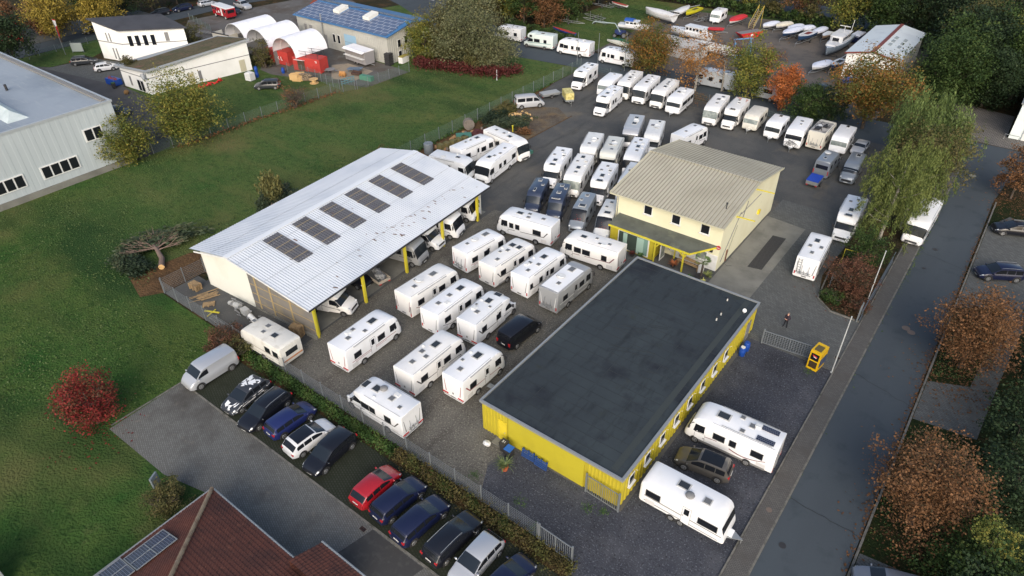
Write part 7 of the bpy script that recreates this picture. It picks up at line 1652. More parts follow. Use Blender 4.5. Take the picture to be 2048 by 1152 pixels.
boat(-70.4, 145.6, 165, "big white covered sailing boat hull tilted beside the boat yard grass", 8.4, 2.6, 1.5, .6, cover=mat("white_tarp", srgb(216, 216, 216), .6, noise=[(srgb(190, 186, 180), .6, .45, .7)]), name="sailing_boat", trailer_=False)
boat(-68.4, 153.0, 90, "white boat with pale cover left of the yellow dinghy", 6.6, 2.1, .8, .6, cover=HULLW)
boat(-66.0, 153.4, -95, "yellow dinghy on a trailer at the back of the boat yard", 6.2, 1.9, .8, .7, hull=mat("dinghy_yellow", srgb(198, 190, 40), .5), deck=MATS["dinghy_yellow"], cockpit=mat("brown_tub", srgb(96, 88, 40), .7), name="dinghy")
boat(-55.6, 153.3, -97, "sailing dinghy with red and white cover near the yellow steel stairs", 6.2, 2.0, .8, .6, cover=RTARP, name="sailing_dinghy")
boat(-58.6, 136.2, 175, "white cabin cruiser with side windows and railing behind the autumn trees", 9.0, 2.7, 1.4, .7, cabin=(-3.2, 1.0, 2.0, 1.0, HULLW), name="cabin_cruiser", trailer_=False)
boat(-56.7, 144.9, 20, "small bright red boat behind the white cabin cruiser", 3.2, 1.4, .5, .4, hull=RTARP, deck=RTARP)
for (bx, by, hd, l_, ln) in [(-48.2, 153.6, -110, "white covered dinghy at the left end of the boat row, nearest the steel stairs", 4.6), (-45.9, 155.0, -113, "cream covered dinghy, second from the left in the boat row", 4.3), (-43.3, 154.4, -108, "white covered dinghy with wooden rudder behind the big covered boat in the row", 4.6), (-41.2, 155.0, -112, "white covered dinghy between the two boats with dark blue hulls", 4.2), (-38.4, 154.8, -98, "white covered dinghy right of the open sailing boat", 5.2)]:
    boat(bx, by, hd, l_, ln, 1.8, .7, .6, cover=COVER if 'cream' not in l_ else mat("cream_cover", srgb(206, 202, 186), .6), name="covered_dinghy", cat="dinghy")
boat(-42.5, 150.2, -104, "white covered boat with dark blue keel standing forward in the boat row", 6.4, 2.0, .9, .8, hull=HULLB, cover=COVER)
boat(-39.2, 148.9, -100, "open sailing boat with dark blue hull, white deck and red-brown cockpit", 6.0, 2.2, .9, .8, hull=HULLB, cockpit=mat("redbrown_cockpit", srgb(120, 52, 44), .6), mast=True, name="sailing_boat")
boat(-36.4, 153.6, -92, "small pale brown boat on a low trailer left of the grey cruiser", 4.6, 1.5, .6, .5, hull=mat("tan_hull", srgb(150, 130, 110), .6), deck=HULLW)
boat(-34.9, 154.9, -96, "small yellow and white boat directly behind the grey cruiser", 4.2, 1.5, .7, .5, hull=MATS["dinghy_yellow"], cockpit=DARK)
t = boat(-32.3, 146.4, -92, "large grey and white motor cruiser beside the white boat hall", 12.5, 3.3, 1.6, .5, hull=mat("cruiser_grey", srgb(120, 132, 144), .4), deck=mat("deck_grey", srgb(170, 178, 186), .5), cabin=(-3.6, 2.0, 2.4, 1.25, HULLW), name="motor_cruiser", trailer_=False)
MB().bar((-2.4, 0, 3.4), (-2.4, 0, 4.4), .08).bar((-2.4, -1.0, 4.4), (-2.4, 1.0, 4.4), .1).tube([(-4.8, .6, 2.0), (-5.6, .6, 5.0)], .04, 6).obj("mast", OFFWHITE, t); MB().box((3.4, 0, 2.35), (2.4, 1.8, .3)).obj("fore_cabin", HULLW, t)
boat(-31.2, 133.3, -108, "white covered boat standing alone in front of the boat hall", 5.2, 2.1, .8, .6, cover=COVER, name="covered_boat")
boat(-29.0, 135.8, -96, "dark blue hulled boat with white deck at the boat hall's wall", 5.4, 2.0, .8, .6, hull=HULLB, cockpit=DARK, mast=True)
boat(-25.3, 128.5, -112, "small boat with blue cover in front of the boat hall doorway", 3.0, 1.5, .6, .4, cover=mat("royal_cover", srgb(40, 84, 160), .6))
t = boat(-69.2, 131.7, 12, "white motorboat with blue canopy standing high on the blue tractor trailer", 6.4, 2.2, 1.0, 1.6, cabin=(-1.6, 1.2, 1.7, .7, HULLW), name="motorboat", trailer_=False)
MB().grid(lambda u, v: (-1.9 + 1.9 * u, .95 * cos(v), 3.35 + .45 * sin(v)), lin(0, 1, 4), lin(0, pi, 9)).obj("canopy", mat("royal_cover", srgb(40, 84, 160), .6), t)
boat(-69.2, 125.4, 174, "upturned white canoe beside the far street hedge", 5.2, 1.0, .35, .12, hull=HULLW, cover=mat("canoe_white", srgb(198, 198, 184), .6), trailer_=False, name="canoe", cat="canoe")
boat(-68.6, 126.8, 172, "upturned green canoe behind the white canoe", 5.6, 1.0, .35, .12, hull=mat("canoe_green", srgb(34, 92, 70), .6), cover=mat("canoe_green", srgb(34, 92, 70), .6), trailer_=False, name="canoe", cat="canoe")
boat(-81.8, 124.6, 170, "narrow red and blue rowing boat behind the mint alcove motorhome", 6.4, 1.1, .5, .5, hull=mat("row_blue", srgb(40, 60, 130), .5), deck=mat("row_red", srgb(170, 60, 50), .5), name="rowing_boat")
boat(-83.6, 150.8, 170, "small white and red boat lying on the far grass", 4.6, 1.2, .4, .4, hull=HULLW, deck=mat("row_red", srgb(170, 60, 50), .5))
boat(-51.2, 130.4, -4, "white tarpaulin-covered boat speckled by leaves behind the sparse orange tree", 10.5, 3.0, 1.4, .5, cover=mat("dirty_tarp", srgb(208, 206, 198), .7, noise=[(srgb(120, 108, 92), 1.6, .55, .68, 8)]), trailer_=False, name="covered_boat")
# tractor with loader arm under the motorboat
t = thing("tractor", "blue tractor with a long grey loader arm beneath the motorboat", "tractor", (-71.2, 130.4, 0), radians(190))
MB().box((.3, 0, 1.0), (2.2, .9, .8)).obj("body", mat("tractor_blue", srgb(40, 54, 100), .5), t)
for xx, r in ((-.8, .62), (1.2, .45)):
    for sg in (1, -1): wheel(t, xx, sg * .85, r, .35, RIM)
MB().bar((.2, .5, 1.2), (1.4, .5, 2.8), .16).bar((1.4, .5, 2.8), (6.0, .7, 2.7), .16).bar((6.0, .7, 2.7), (6.4, .7, 2.2), .12).obj("loader_arm", mat("arm_grey", srgb(150, 166, 168), .5), t)
def boat_trailer(x, y, head, label, L=5.5):
    t = thing("boat_trailer", label, "trailer", (x, y, .02), radians(head))
    MB().bar((-L / 2, -.6, .5), (L / 2 - 1, -.6, .5), .1).bar((-L / 2, .6, .5), (L / 2 - 1, .6, .5), .1).bar((L / 2 - 1, -.6, .5), (L / 2 + .5, 0, .5), .1).bar((L / 2 - 1, .6, .5), (L / 2 + .5, 0, .5), .1).bar((-L / 2, -.6, .5), (-L / 2, .6, .5), .1).bar((0, -.6, .5), (0, .6, .5), .1).bar((-L / 4, -.5, .5), (-L / 4, -.5, 1.3), .06).bar((-L / 4, .5, .5), (-L / 4, .5, 1.3), .06).bar((L / 4, 0, .5), (L / 4, 0, 1.4), .06).obj("frame", CHROME, t)
    for sg in (1, -1): wheel(t, -.3, sg * .8, .28, .16, RIMD)
boat_trailer(-85.2, 132.6, 8, "empty boat trailer nearest the street on the far grass"); boat_trailer(-81.2, 136.4, 172, "empty boat trailer with uprights, second on the far grass", 6.5); boat_trailer(-86.6, 148.4, 175, "empty boat trailer farthest back on the far grass"); boat_trailer(-83.2, 139.2, 170, "empty boat trailer with light wooden beams behind the one with uprights")
boat_trailer(-62.6, 151.6, 80, "empty boat trailer between the yellow dinghy and the caravan"); boat_trailer(-70.4, 152.6, 60, "empty boat trailer with long pipes behind the big white hull", 7)
for i in range(5):
    o = MB().tube([(-4.2, 0, .5 + .1 * i), (4.2, 0, 1.3 + .12 * i)], .07, 7).obj("spare_mast", CHROME); o.location = (-70.6 + i * .5, 151.4 + i * .5, .1); o.rotation_euler = (0, 0, radians(52)); tag(o, ["nearest", "second", "third", "fourth", "farthest"][i] + " of the long silver masts stored behind the big white hull", "mast", "masts stored behind the big hull")
t = thing("rescue_skip", "red boat-shaped skip with a white emblem in the boat yard", "skip", (-49.6, 145.3, .02), radians(62))
MB().prism([(-3.0, -.9), (3.0, -.9), (3.0, .9), (-3.0, .9)], .1, 1.2).obj("body", mat("skip_red", srgb(196, 40, 44), .5), t) if False else MB().rings([[Vector((-a, -w_, z)), Vector((a, -w_, z)), Vector((a, w_, z)), Vector((-a, w_, z))] for a, w_, z in ((1.6, .8, .1), (2.9, .95, 1.3))]).obj("body", mat("skip_red", srgb(196, 40, 44), .5), t)
MB().tube([(0, -.90, .75), (0, -.96, .75)], .3, 14).obj("emblem", OFFWHITE, t); MB().box((0, 0, 1.32), (5.4, 1.6, .04)).obj("load", GREYT, t)
t = thing("steel_stairs", "yellow-railed steel stairs standing free at the back of the boat yard", "stairs", (-51.6, 151.6, .02), radians(82))
for k in range(10): MB().box((.3 * k, 0, .3 + .32 * k), (.28, 1.0, .05)).obj("step", WOOD, t)
MB().bar((-.2, -.55, .1), (3.0, -.55, 3.5), .1, .2).bar((-.2, .55, .1), (3.0, .55, 3.5), .1, .2).obj("stringer", mat("stair_grey", srgb(130, 126, 112), .7), t)
MB().bar((-.2, -.58, 1.0), (3.0, -.58, 4.4), .06).bar((-.2, .58, 1.0), (3.0, .58, 4.4), .06).bar((3.0, -.58, 0), (3.0, -.58, 4.4), .07).bar((3.0, .58, 0), (3.0, .58, 4.4), .07).bar((0, -.58, 0), (0, -.58, 1.1), .06).bar((0, .58, 0), (0, .58, 1.1), .06).obj("railing", mat("rail_yellow", srgb(196, 172, 84), .6), t)
t = thing("mobile_crane", "light blue gantry frame in the boat yard behind the yellow-green tree", "gantry", (-46.2, 132.8, .02), radians(50))
MB().bar((-1.6, -.9, 0), (-1.6, 0, 3.4), .16).bar((-1.6, .9, 0), (-1.6, 0, 3.4), .16).bar((1.6, -.9, 0), (1.6, 0, 3.4), .16).bar((1.6, .9, 0), (1.6, 0, 3.4), .16).bar((-2.0, 0, 3.4), (2.0, 0, 3.4), .2).bar((-1.6, -.9, .6), (1.6, -.9, .6), .1).obj("frame", mat("light_blue", srgb(96, 140, 180), .5), t)
MB().box((0, 0, .7), (1.2, .9, .9)).obj("engine", mat("engine_dark", srgb(40, 44, 60), .6), t)
t = thing("flatbed_van", "dark car with silver-white cover behind the boat hall roof edge", "car", (-31.0, 156.2, .02), radians(-96))
MB().box((0, 0, .8), (4.6, 1.8, 1.0)).obj("body", P_DKBLUE, t); MB().box((-.2, 0, 1.42), (3.0, 1.6, .3)).obj("cover", COVER, t)
for wx in (-1.4, 1.4):
    for sg in (1, -1): wheel(t, wx, sg * .85)
t = thing("white_shelter", "low grey canvas shelter behind the round autumn tree", "shelter", (-56.4, 127.6, .02), radians(-8))
MB().prism([(-4.6, -2.4), (4.6, -2.4), (4.6, 2.4), (-4.6, 2.4)], 0, lambda x, y: 2.1).prism([(-4.8, -2.6), (4.8, -2.6), (4.8, 0), (-4.8, 0)], lambda x, y: 2.15 + (2.6 + y) * .25, lambda x, y: 2.25 + (2.6 + y) * .25).prism([(-4.8, 0), (4.8, 0), (4.8, 2.6), (-4.8, 2.6)], lambda x, y: 2.15 + (2.6 - y) * .25, lambda x, y: 2.25 + (2.6 - y) * .25).obj("canvas", mat("canvas_striped", srgb(186, 184, 180), .7, wave=(srgb(146, 144, 142), 'X', 2.2, .6, .8)), t)

# bike stands at the forecourt
t = thing("bike_stand", "low dark bicycle stand at the forecourt edge right of the willow", "bike stand", (-6.4, 117.4, .02), radians(-6))
mb = MB().bar((-2.2, 0, .1), (2.2, 0, .1), .08)
for k in range(6): mb.tube([(-2 + .8 * k, 0, .1), (-2 + .8 * k, .1, .8), (-1.8 + .8 * k, .5, .8), (-1.7 + .8 * k, .5, .1)], .03, 6)
mb.obj("rack", DARK, t)
o = MB().tube([(-.9, 0, 0), (-.9, 0, .8), (.9, 0, .8), (.9, 0, 0)], .04, 6).obj("handrail", CHROME); o.location = (.9, 119.3, .02); tag(o, "bent steel rail before the white building at the right edge", "railing")

# ------------------------------------------------------------------ the person
def person(x, y, rz):
    t = thing("person", "person in dark jacket and black trousers standing by the sliding gate", "person", (x, y, .03), rz)
    V, Ed, Rd = [], [], []
    def n(p, r, par=None):
        V.append(p); Rd.append(r); i = len(V) - 1
        if par is not None: Ed.append((par, i))
        return i
    pel = n((0, 0, .95), .15); sp = n((0, .01, 1.12), .15, pel); ch = n((0, .02, 1.32), .17, sp); nk = n((0, .02, 1.5), .065, ch); hd = n((0, -.01, 1.6), .085, nk); tp = n((0, 0, 1.7), .085, hd)
    for s in (1, -1):
        hp = n((s * .1, 0, .88), .1, pel); kn = n((s * .14, -.03 * s, .48), .068, hp); an = n((s * .17, .05 * s, .08), .045, kn); n((s * .19, .05 * s - .14, .04), .04, an)
        sh = n((s * .2, .02, 1.42), .065, ch); el = n((s * .3, .05, 1.14), .05, sh); wr = n((s * .14, -.2, 1.08), .034, el); pm = n((s * .07, -.24, 1.1), .035, wr)
        for q in range(4): a = n((s * (.035 - .012 * q), -.27, 1.14 - .022 * q), .011, pm); n((s * (.0 - .012 * q) - s * .03, -.26, 1.145 - .022 * q), .009, a)
        th = n((s * .06, -.25, 1.15), .012, pm); n((s * .04, -.265, 1.175), .01, th)
    me = bpy.data.meshes.new("body"); me.from_pydata(V, Ed, [])
    o = link("body", me, t); m = o.modifiers.new("s", 'SKIN')
    for i, v in enumerate(me.skin_vertices[0].data): v.radius = (Rd[i], Rd[i] * (.75 if i in (1, 2, 0) else 1)); v.use_root = (i == 0)
    m2 = o.modifiers.new("d", 'SUBSURF'); m2.levels = 1; m2.render_levels = 1
    bpy.context.view_layer.update()
    dg = bpy.context.evaluated_depsgraph_get(); me2 = bpy.data.meshes.new_from_object(o.evaluated_get(dg)); o.modifiers.clear(); o.data = me2
    for mm in (mat("jacket_plum", srgb(44, 30, 44), .8), mat("trousers_black", srgb(24, 25, 32), .8), mat("skin_tone", srgb(196, 150, 128), .6), mat("shoes_black", srgb(20, 20, 22), .6)): me2.materials.append(mm)
    for p in me2.polygons:
        c = p.center
        if c.z > 1.5: p.material_index = 2
        elif c.y < -.215 and c.z > 1.0: p.material_index = 2
        elif c.z < .09: p.material_index = 3
        elif c.z < .93: p.material_index = 1
        else: p.material_index = 0
        p.use_smooth = True
    MB().blob((0, .035, 1.72), (.088, .09, .075), 3, amp=.02, nu=12, nv=8).obj("hair", mat("grey_hair", srgb(120, 108, 100), .9), t, True)
    MB().blob((0, -.10, 1.62), (.016, .022, .026), 1, amp=0).box((.034, -.088, 1.65), (.022, .012, .012), m=1).box((-.034, -.088, 1.65), (.022, .012, .012), m=1).box((0, -.09, 1.572), (.05, .012, .01), m=2).blob((.088, 0, 1.63), (.014, .024, .034), 1, amp=0).blob((-.088, 0, 1.63), (.014, .024, .034), 1, amp=0).obj("face", [MATS["skin_tone"], DARK, mat("lips", srgb(150, 84, 80), .6)], t)
    return t
person(-10.45, 57.0, radians(-20))

# ------------------------------------------------------------------ trees and plants
def ivory(rng): return rng.normal(size=3)
def crown_mesh(name, seed, rx, rz, nclump, nleaf, leaf, m, shape='round', clump_r=None, hollow=.35, droop=0):
    rng = np.random.default_rng(seed)
    # clump centres spread through the volume, denser towards the outside
    d = rng.normal(size=(nclump, 3)); d /= np.linalg.norm(d, axis=1)[:, None]
    rad = hollow + (1 - hollow) * rng.random(nclump) ** .5
    bump = .97 + .26 * np.sin(3 * np.arctan2(d[:, 1], d[:, 0]) + seed) * np.cos(2.3 * d[:, 2] + seed) + .10 * np.sin(7 * np.arctan2(d[:, 1], d[:, 0]) + 3 * d[:, 2]) + .16 * rng.normal(size=nclump)
    c = d * (rad * bump)[:, None]
    if shape == 'cone': c[:, :2] *= (0.25 + .75 * (1 - (c[:, 2:3] + 1) / 2)).clip(.1, 1); 
    if shape == 'up': c[:, :2] *= (1.0 - .35 * np.abs(c[:, 2:3]))
    if shape == 'spread': c[:, :2] *= (1.12 - .3 * (c[:, 2:3] < -.3)); c[:, 2] *= .9
    c *= np.array([rx, rx, rz])
    cr = clump_r or rx * .24
    k = nleaf
    ci = np.repeat(np.arange(nclump), k)
    off = rng.normal(size=(nclump * k, 3)) * cr * .55
    off[:, 2] *= .7
    P = c[ci] + off
    if droop:
        t = rng.random(nclump * k); P = c[ci] + rng.normal(size=(nclump * k, 3)) * .16
        P[:, 2] -= t * droop; hor = c[ci][:, :2] / (np.linalg.norm(c[ci][:, :2], axis=1)[:, None] + .3)
        P[:, :2] += hor * (t[:, None] * .35)
    n = P.shape[0]
    a = rng.normal(size=(n, 3)); a[:, 2] *= .5
    if droop: a[:, 2] = -2.0; a[:, :2] *= .6
    a /= np.linalg.norm(a, axis=1)[:, None]
    up = rng.normal(size=(n, 3)) * .7 + np.array([0, 0, 1.0])
    b = np.cross(a, up); b /= np.linalg.norm(b, axis=1)[:, None] + 1e-9
    s = leaf * (.45 + 1.1 * rng.random(n) ** 1.5)[:, None]
    ww = .42 if not droop else .36
    V = np.empty((n, 4, 3))
    V[:, 0] = P - a * s * .5; V[:, 1] = P + b * s * ww * .5 + a * s * .05; V[:, 2] = P + a * s * .5; V[:, 3] = P - b * s * ww * .5 + a * s * .05
    if not droop: V[:, 1] = P + b * s * .42; V[:, 3] = P - b * s * .42
    me = bpy.data.meshes.new(name)
    me.vertices.add(n * 4); me.vertices.foreach_set("co", V.reshape(-1))
    me.loops.add(n * 4); me.loops.foreach_set("vertex_index", np.arange(n * 4, dtype=np.int32))
    me.polygons.add(n); me.polygons.foreach_set("loop_start", np.arange(0, n * 4, 4, dtype=np.int32))
    me.update(calc_edges=True)
    at_ = me.attributes.new("clump", 'FLOAT', 'POINT')
    cv = rng.random(nclump)
    at_.data.foreach_set("value", np.repeat(cv[ci], 4).astype(np.float32))
    me.materials.append(m)
    return me

def leafmat(name, cols, rough=.7):
    cols = [tuple((c_ * .92 + .08 * (c[0] * .3 + c[1] * .6 + c[2] * .1)) * .92 for c_ in c) for c in cols]
    return mat(name, cols[0], rough, spec=.25, island=cols)
S = srgb
L_YG = leafmat("leaf_yellow_green", [S(52, 70, 24), S(80, 94, 34), S(106, 112, 42), S(138, 128, 46), S(74, 92, 34)])
L_YE = leafmat("leaf_yellow", [S(92, 90, 30), S(136, 120, 34), S(160, 138, 44), S(112, 96, 38)])
L_GR = leafmat("leaf_green", [S(26, 46, 18), S(44, 66, 26), S(58, 80, 32), S(76, 88, 36)])
L_DG = leafmat("leaf_dark_green", [S(18, 32, 16), S(30, 48, 24), S(42, 62, 32), S(60, 72, 40)])
L_GG = leafmat("leaf_grey_green", [S(66, 74, 44), S(90, 96, 62), S(116, 118, 84), S(98, 92, 50)])
L_OL = leafmat("leaf_olive", [S(52, 58, 30), S(78, 80, 40), S(98, 92, 50), S(88, 76, 46)])
L_OR = leafmat("leaf_orange", [S(128, 66, 24), S(170, 90, 36), S(186, 110, 52), S(108, 62, 30)])
L_OG = leafmat("leaf_orange_green", [S(52, 68, 26), S(78, 86, 32), S(104, 94, 36), S(150, 96, 38), S(88, 76, 30)])
L_AU = leafmat("leaf_autumn", [S(100, 74, 34), S(146, 98, 42), S(164, 114, 50), S(86, 82, 38)])
L_RD = leafmat("leaf_red", [S(76, 22, 22), S(116, 30, 30), S(138, 40, 36), S(84, 56, 34), S(58, 52, 30)])
L_BR = leafmat("leaf_brown", [S(70, 52, 32), S(108, 74, 44), S(130, 90, 54), S(92, 68, 44), S(58, 56, 34)])
L_RB = leafmat("leaf_red_brown", [S(70, 46, 34), S(96, 62, 46), S(112, 74, 54), S(62, 56, 38), S(56, 62, 36)])
L_WI = leafmat("leaf_willow", [S(54, 76, 36), S(82, 102, 50), S(108, 126, 66), S(66, 84, 44)])
L_BI = leafmat("leaf_birch", [S(58, 76, 34), S(84, 98, 44), S(110, 120, 58), S(72, 86, 42)])
L_PU = leafmat("leaf_purple", [S(66, 24, 26), S(92, 38, 36), S(78, 46, 38)])
L_HE = leafmat("leaf_hedge", [S(58, 66, 30), S(86, 84, 36), S(70, 60, 34), S(104, 94, 44)])
L_CO = leafmat("needle_dark", [S(24, 38, 26), S(36, 52, 34), S(50, 64, 44)])
L_CB = leafmat("needle_bluish", [S(38, 52, 38), S(60, 74, 52), S(92, 92, 64)])
L_GS = leafmat("grass_long", [S(34, 58, 20), S(50, 78, 28), S(68, 94, 36), S(84, 96, 46)])

def trunk_obj(parent, h, r, m, seed=0, limbs=6, spread=2.0, multi=1):
    rr = random.Random(seed); mb = MB()
    for q in range(multi):
        bx, by = (rr.uniform(-.3, .3), rr.uniform(-.3, .3)) if multi > 1 else (0, 0)
        tx, ty = rr.uniform(-.25, .25) * (1 + multi), rr.uniform(-.25, .25) * (1 + multi)
        mb.tube([(bx, by, -.1), (bx + tx * .2, by + ty * .2, h * .35), (bx + tx * .7, by + ty * .6, h * .7), (bx + tx, by + ty, h)], [r * 1.25, r, r * .62, r * .22], 7)
        for k in range(limbs):
            z0 = h * (.3 + .55 * k / max(1, limbs)); a = rr.uniform(0, 6.28); l = spread * (1 - .45 * k / max(1, limbs)) * rr.uniform(.7, 1.1)
            f = z0 / h; p0 = Vector((bx + tx * f, by + ty * f, z0)); p2 = p0 + Vector((cos(a) * l, sin(a) * l, l * .65)); p1 = p0.lerp(p2, .5) + Vector((0, 0, -.1 * l))
            mb.tube([p0, p1, p2], [r * .42, r * .26, r * .08], 5)
            a2 = a + rr.uniform(-.9, .9); p3 = p1 + Vector((cos(a2) * l * .5, sin(a2) * l * .5, l * .4)); mb.tube([p1, p3], [r * .2, r * .05], 4)
    return mb.obj("trunk", m, parent)

CM = {}
def tree(x, y, zc, rx, rz, m, label, cat="tree", name="tree", seed=1, n=150, k=42, leaf=.34, shape='round', bark=None, group=None, droop=0, hollow=.35, multi=1, limbs=6, clump_r=None, scale=1, rot=None, tr=None):
    t = thing(name, label, cat, (x, y, 0), 0, group); leaf *= .7; k = int(k * 1.8)
    key = (round(rx, 1), round(rz, 1), m.name, seed, n, k, leaf, shape, droop)
    if key not in CM: CM[key] = crown_mesh("crown", seed, rx, rz, n, k, leaf, m, shape, clump_r, hollow, droop)
    c = link("crown", CM[key], t, (0, 0, zc)); c.rotation_euler = (0, 0, rot if rot is not None else (x * 7 + y * 3) % 6.28)
    trunk_obj(t, zc + rz * .55, tr or max(.07, rx * .045), bark or BARK, seed, limbs + 3, rx * .95, multi)
    return t

tree(-98.0, 37.6, 3.7, 4.0, 3.7, L_YG, "yellow-green round bush tree hiding the grey hall's right corner", seed=1, n=230, k=46, leaf=.30, multi=3, shape='up', hollow=.2)
tree(-98.2, 47.6, 4.8, 5.0, 4.7, L_YG, "big yellow-green tree in front of the long white building", seed=2, n=300, k=46, leaf=.32, hollow=.25, multi=2)
tree(-52.3, 10.3, 2.6, 2.5, 2.7, L_RD, "crimson shrub standing alone on the lower lawn", "shrub", "red_shrub", seed=3, n=150, k=44, leaf=.20, hollow=.15, multi=4, shape='up')
tree(-164.7, 58.9, 6.5, 5.0, 4.4, L_YE, "yellow tree above the right banner flag at the top left", seed=4, n=180, leaf=.4)
tree(-160.2, 66.4, 6.5, 4.2, 4.4, L_YE, "yellow tree above the white building's left roof corner", seed=5, n=170, leaf=.4)
tree(-154.0, 46.0, 6.0, 4.2, 4.2, L_DG, "dark green tree over the red van at the left edge", seed=6, n=150, leaf=.4)
tree(-166.5, 40, 6.0, 4.2, 4.2, L_GR, "green tree at the left edge above the red van", seed=46, n=150, leaf=.4)
TL = ["lowest", "second lowest", "third lowest", "middle", "third highest", "second highest", "highest"]
for i, (x, y) in enumerate([(-173, 70), (-172, 77), (-173, 84), (-174, 91), (-176, 98), (-175, 106), (-171, 113)]):
    tree(x, y, 6.0, 4.6, 4.6, [L_GR, L_DG, L_OL][i % 3], TL[i] + " green tree in the row behind the top left road", seed=7 + i % 3, n=150, leaf=.42, group="trees behind the top left road")
for i, (x, y) in enumerate([(-172, 60), (-175, 52), (-180, 44), (-178, 62), (-182, 56)]):
    tree(x, y, 3.2, 3.2, 2.8, L_BR, ["nearest", "second nearest", "third", "fourth", "farthest"][i] + " brown-red bush on the bank behind the yellow trees", "bush", "brown_bush", seed=10, n=110, leaf=.4, group="brown bushes on the top left bank", multi=3)
tree(-116.0, 74.2, 2.6, 2.0, 3.0, L_OL, "half bare olive shrub at the end of the long white wall", "shrub", "shrub", seed=11, n=60, k=24, leaf=.28, multi=5, hollow=.1)
tree(-135.6, 71.5, 3.4, 2.4, 2.2, L_OL, "brownish shrub at the right end of the dark pitched roof building", "shrub", "shrub", seed=12, n=70, k=30, leaf=.3, multi=4)
tree(-118.0, 74.8, 1.2, 1.7, 1.6, L_OL, "low scrub before the red containers", "bush", "scrub", seed=13, n=90, k=30, leaf=.28, multi=4)
tree(-119.8, 75.4, .8, 1.1, 1.4, L_DG, "low dark scrub directly in front of the lettered red container", "bush", "scrub", seed=14, n=80, k=30, leaf=.28, multi=4)
tree(-95.4, 65.0, 2.0, 2.1, 2.0, L_BR, "thin half bare shrub growing through the meadow fence", "shrub", "shrub", seed=15, n=34, k=16, leaf=.26, multi=8, hollow=.1, limbs=8)
tree(-127.0, 54.6, 4.4, 1.3, .8, L_OL, "small shrub growing on the roof edge terrace between the white buildings", "shrub", "shrub", seed=16, n=50, k=24, leaf=.24, multi=3)
# the big bush group with purple hedge
tree(-86.0, 98.8, 6.0, 6.3, 6.0, L_GG, "tall grey-green bush tree right in the big bush group above the purple hedge", seed=17, n=330, k=46, leaf=.36, multi=3, hollow=.3)
tree(-90.6, 98.6, 5.0, 4.2, 5.0, L_OL, "olive-yellow bush in the middle of the big bush group", "bush", "bush", seed=18, n=200, k=42, leaf=.34, multi=3)
tree(-94.6, 95.0, 3.8, 3.0, 3.9, L_YG, "yellow-green bush at the left end of the big bush group", "bush", "bush", seed=19, n=170, k=42, leaf=.32, multi=3)
tree(-80.8, 99.4, 3.4, 4.0, 3.0, L_GG, "lower grey-green bush at the right end of the big bush group", "bush", "bush", seed=20, n=180, k=40, leaf=.34, multi=3)
tree(-82.6, 96.8, 2.2, 2.4, 2.0, L_OL, "small green bush hanging over the purple hedge", "bush", "bush", seed=21, n=90, k=34, leaf=.3, multi=3)
tree(-93.0, 103.5, 5.5, 5.0, 5.0, L_OL, "olive tree behind the big bush group next to the solar roof", seed=22, n=200, leaf=.38)
def hedge(x0, y0, x1, y1, w, h, m, label, seed, dens=26, leaf=.2, name="hedge", kind=None, zb=0):
    rng = np.random.default_rng(seed); L = math.hypot(x1 - x0, y1 - y0); n = int(dens * L * w * max(h, .6) * 3)
    u = rng.random(n); v = rng.normal(size=n) * .28; z = zb + h * rng.random(n) ** .6 * (1 + .15 * np.sin(u * L * 1.3 + seed))
    dx, dy = (x1 - x0) / L, (y1 - y0) / L
    P = np.stack([x0 + dx * L * u - dy * v * w, y0 + dy * L * u + dx * v * w, z], 1); 
    P -= np.array([x0, y0, 0])
    a = rng.normal(size=(n, 3)); a /= np.linalg.norm(a, axis=1)[:, None]; b = np.cross(a, rng.normal(size=(n, 3)) * .6 + np.array([0, 0, 1.])); b /= np.linalg.norm(b, axis=1)[:, None]
    s = leaf * (.6 + .8 * rng.random(n))[:, None]; V = np.stack([P - a * s * .5, P + b * s * .4, P + a * s * .5, P - b * s * .4], 1)
    me = bpy.data.meshes.new(name); me.vertices.add(n * 4); me.vertices.foreach_set("co", V.reshape(-1)); me.loops.add(n * 4); me.loops.foreach_set("vertex_index", np.arange(n * 4, dtype=np.int32))
    me.polygons.add(n); me.polygons.foreach_set("loop_start", np.arange(0, n * 4, 4, dtype=np.int32)); me.update(calc_edges=True)
    at_ = me.attributes.new("clump", 'FLOAT', 'POINT'); at_.data.foreach_set("value", np.repeat((.5 + .5 * np.sin(u * L * 2.1 + v * 3)), 4).astype(np.float32))
    me.materials.append(m); o = link(name, me, None, (x0, y0, .02))
    if kind: o['kind'] = kind
    else: tag(o, label, name.replace('_', ' '))
    return o
hedge(-93.5, 91.6, -76.5, 96.6, 3.4, 1.6, L_PU, "low dark purple hedge at the foot of the big bush group", 1, 16, .3)
hedge(-76.5, 96.6, -75.5, 100.6, 2.4, 1.5, L_PU, "short end of the purple hedge turning towards the street", 2, 16, .3)
hedge(-74.0, 120.4, -96, 122.8, 1.8, 1.6, L_GR, "clipped green hedge behind the motorhomes on the far street", 3, 14, .3)
hedge(-50.0, 22.8, -29.6, 22.8, 1.15, .42, L_GS, "", 4, 150, .16, "long_grass", 'stuff')
hedge(-29.6, 22.8, -12.6, 22.6, 1.5, .75, L_HE, "low olive hedge between the fence and the dark blue estate cars", 5, 90, .13)
hedge(-29.0, 23.0, -17.0, 22.9, 1.0, .3, L_GS, "", 6, 20, .22, "long_grass", 'stuff')
hedge(-14.5, 20.8, -8, 12, 3, .35, L_HE, "patch of low weeds at the bottom right of the parking row", 7, 10, .22, "weeds")
hedge(-67.0, 57, -67.2, 100, 1.0, .35, L_GS, "", 8, 8, .3, "long_grass", 'stuff')
hedge(-96.6, 44, -94.6, 74, 1.4, .4, L_BR, "", 9, 7, .3, "dry_grass", 'stuff')
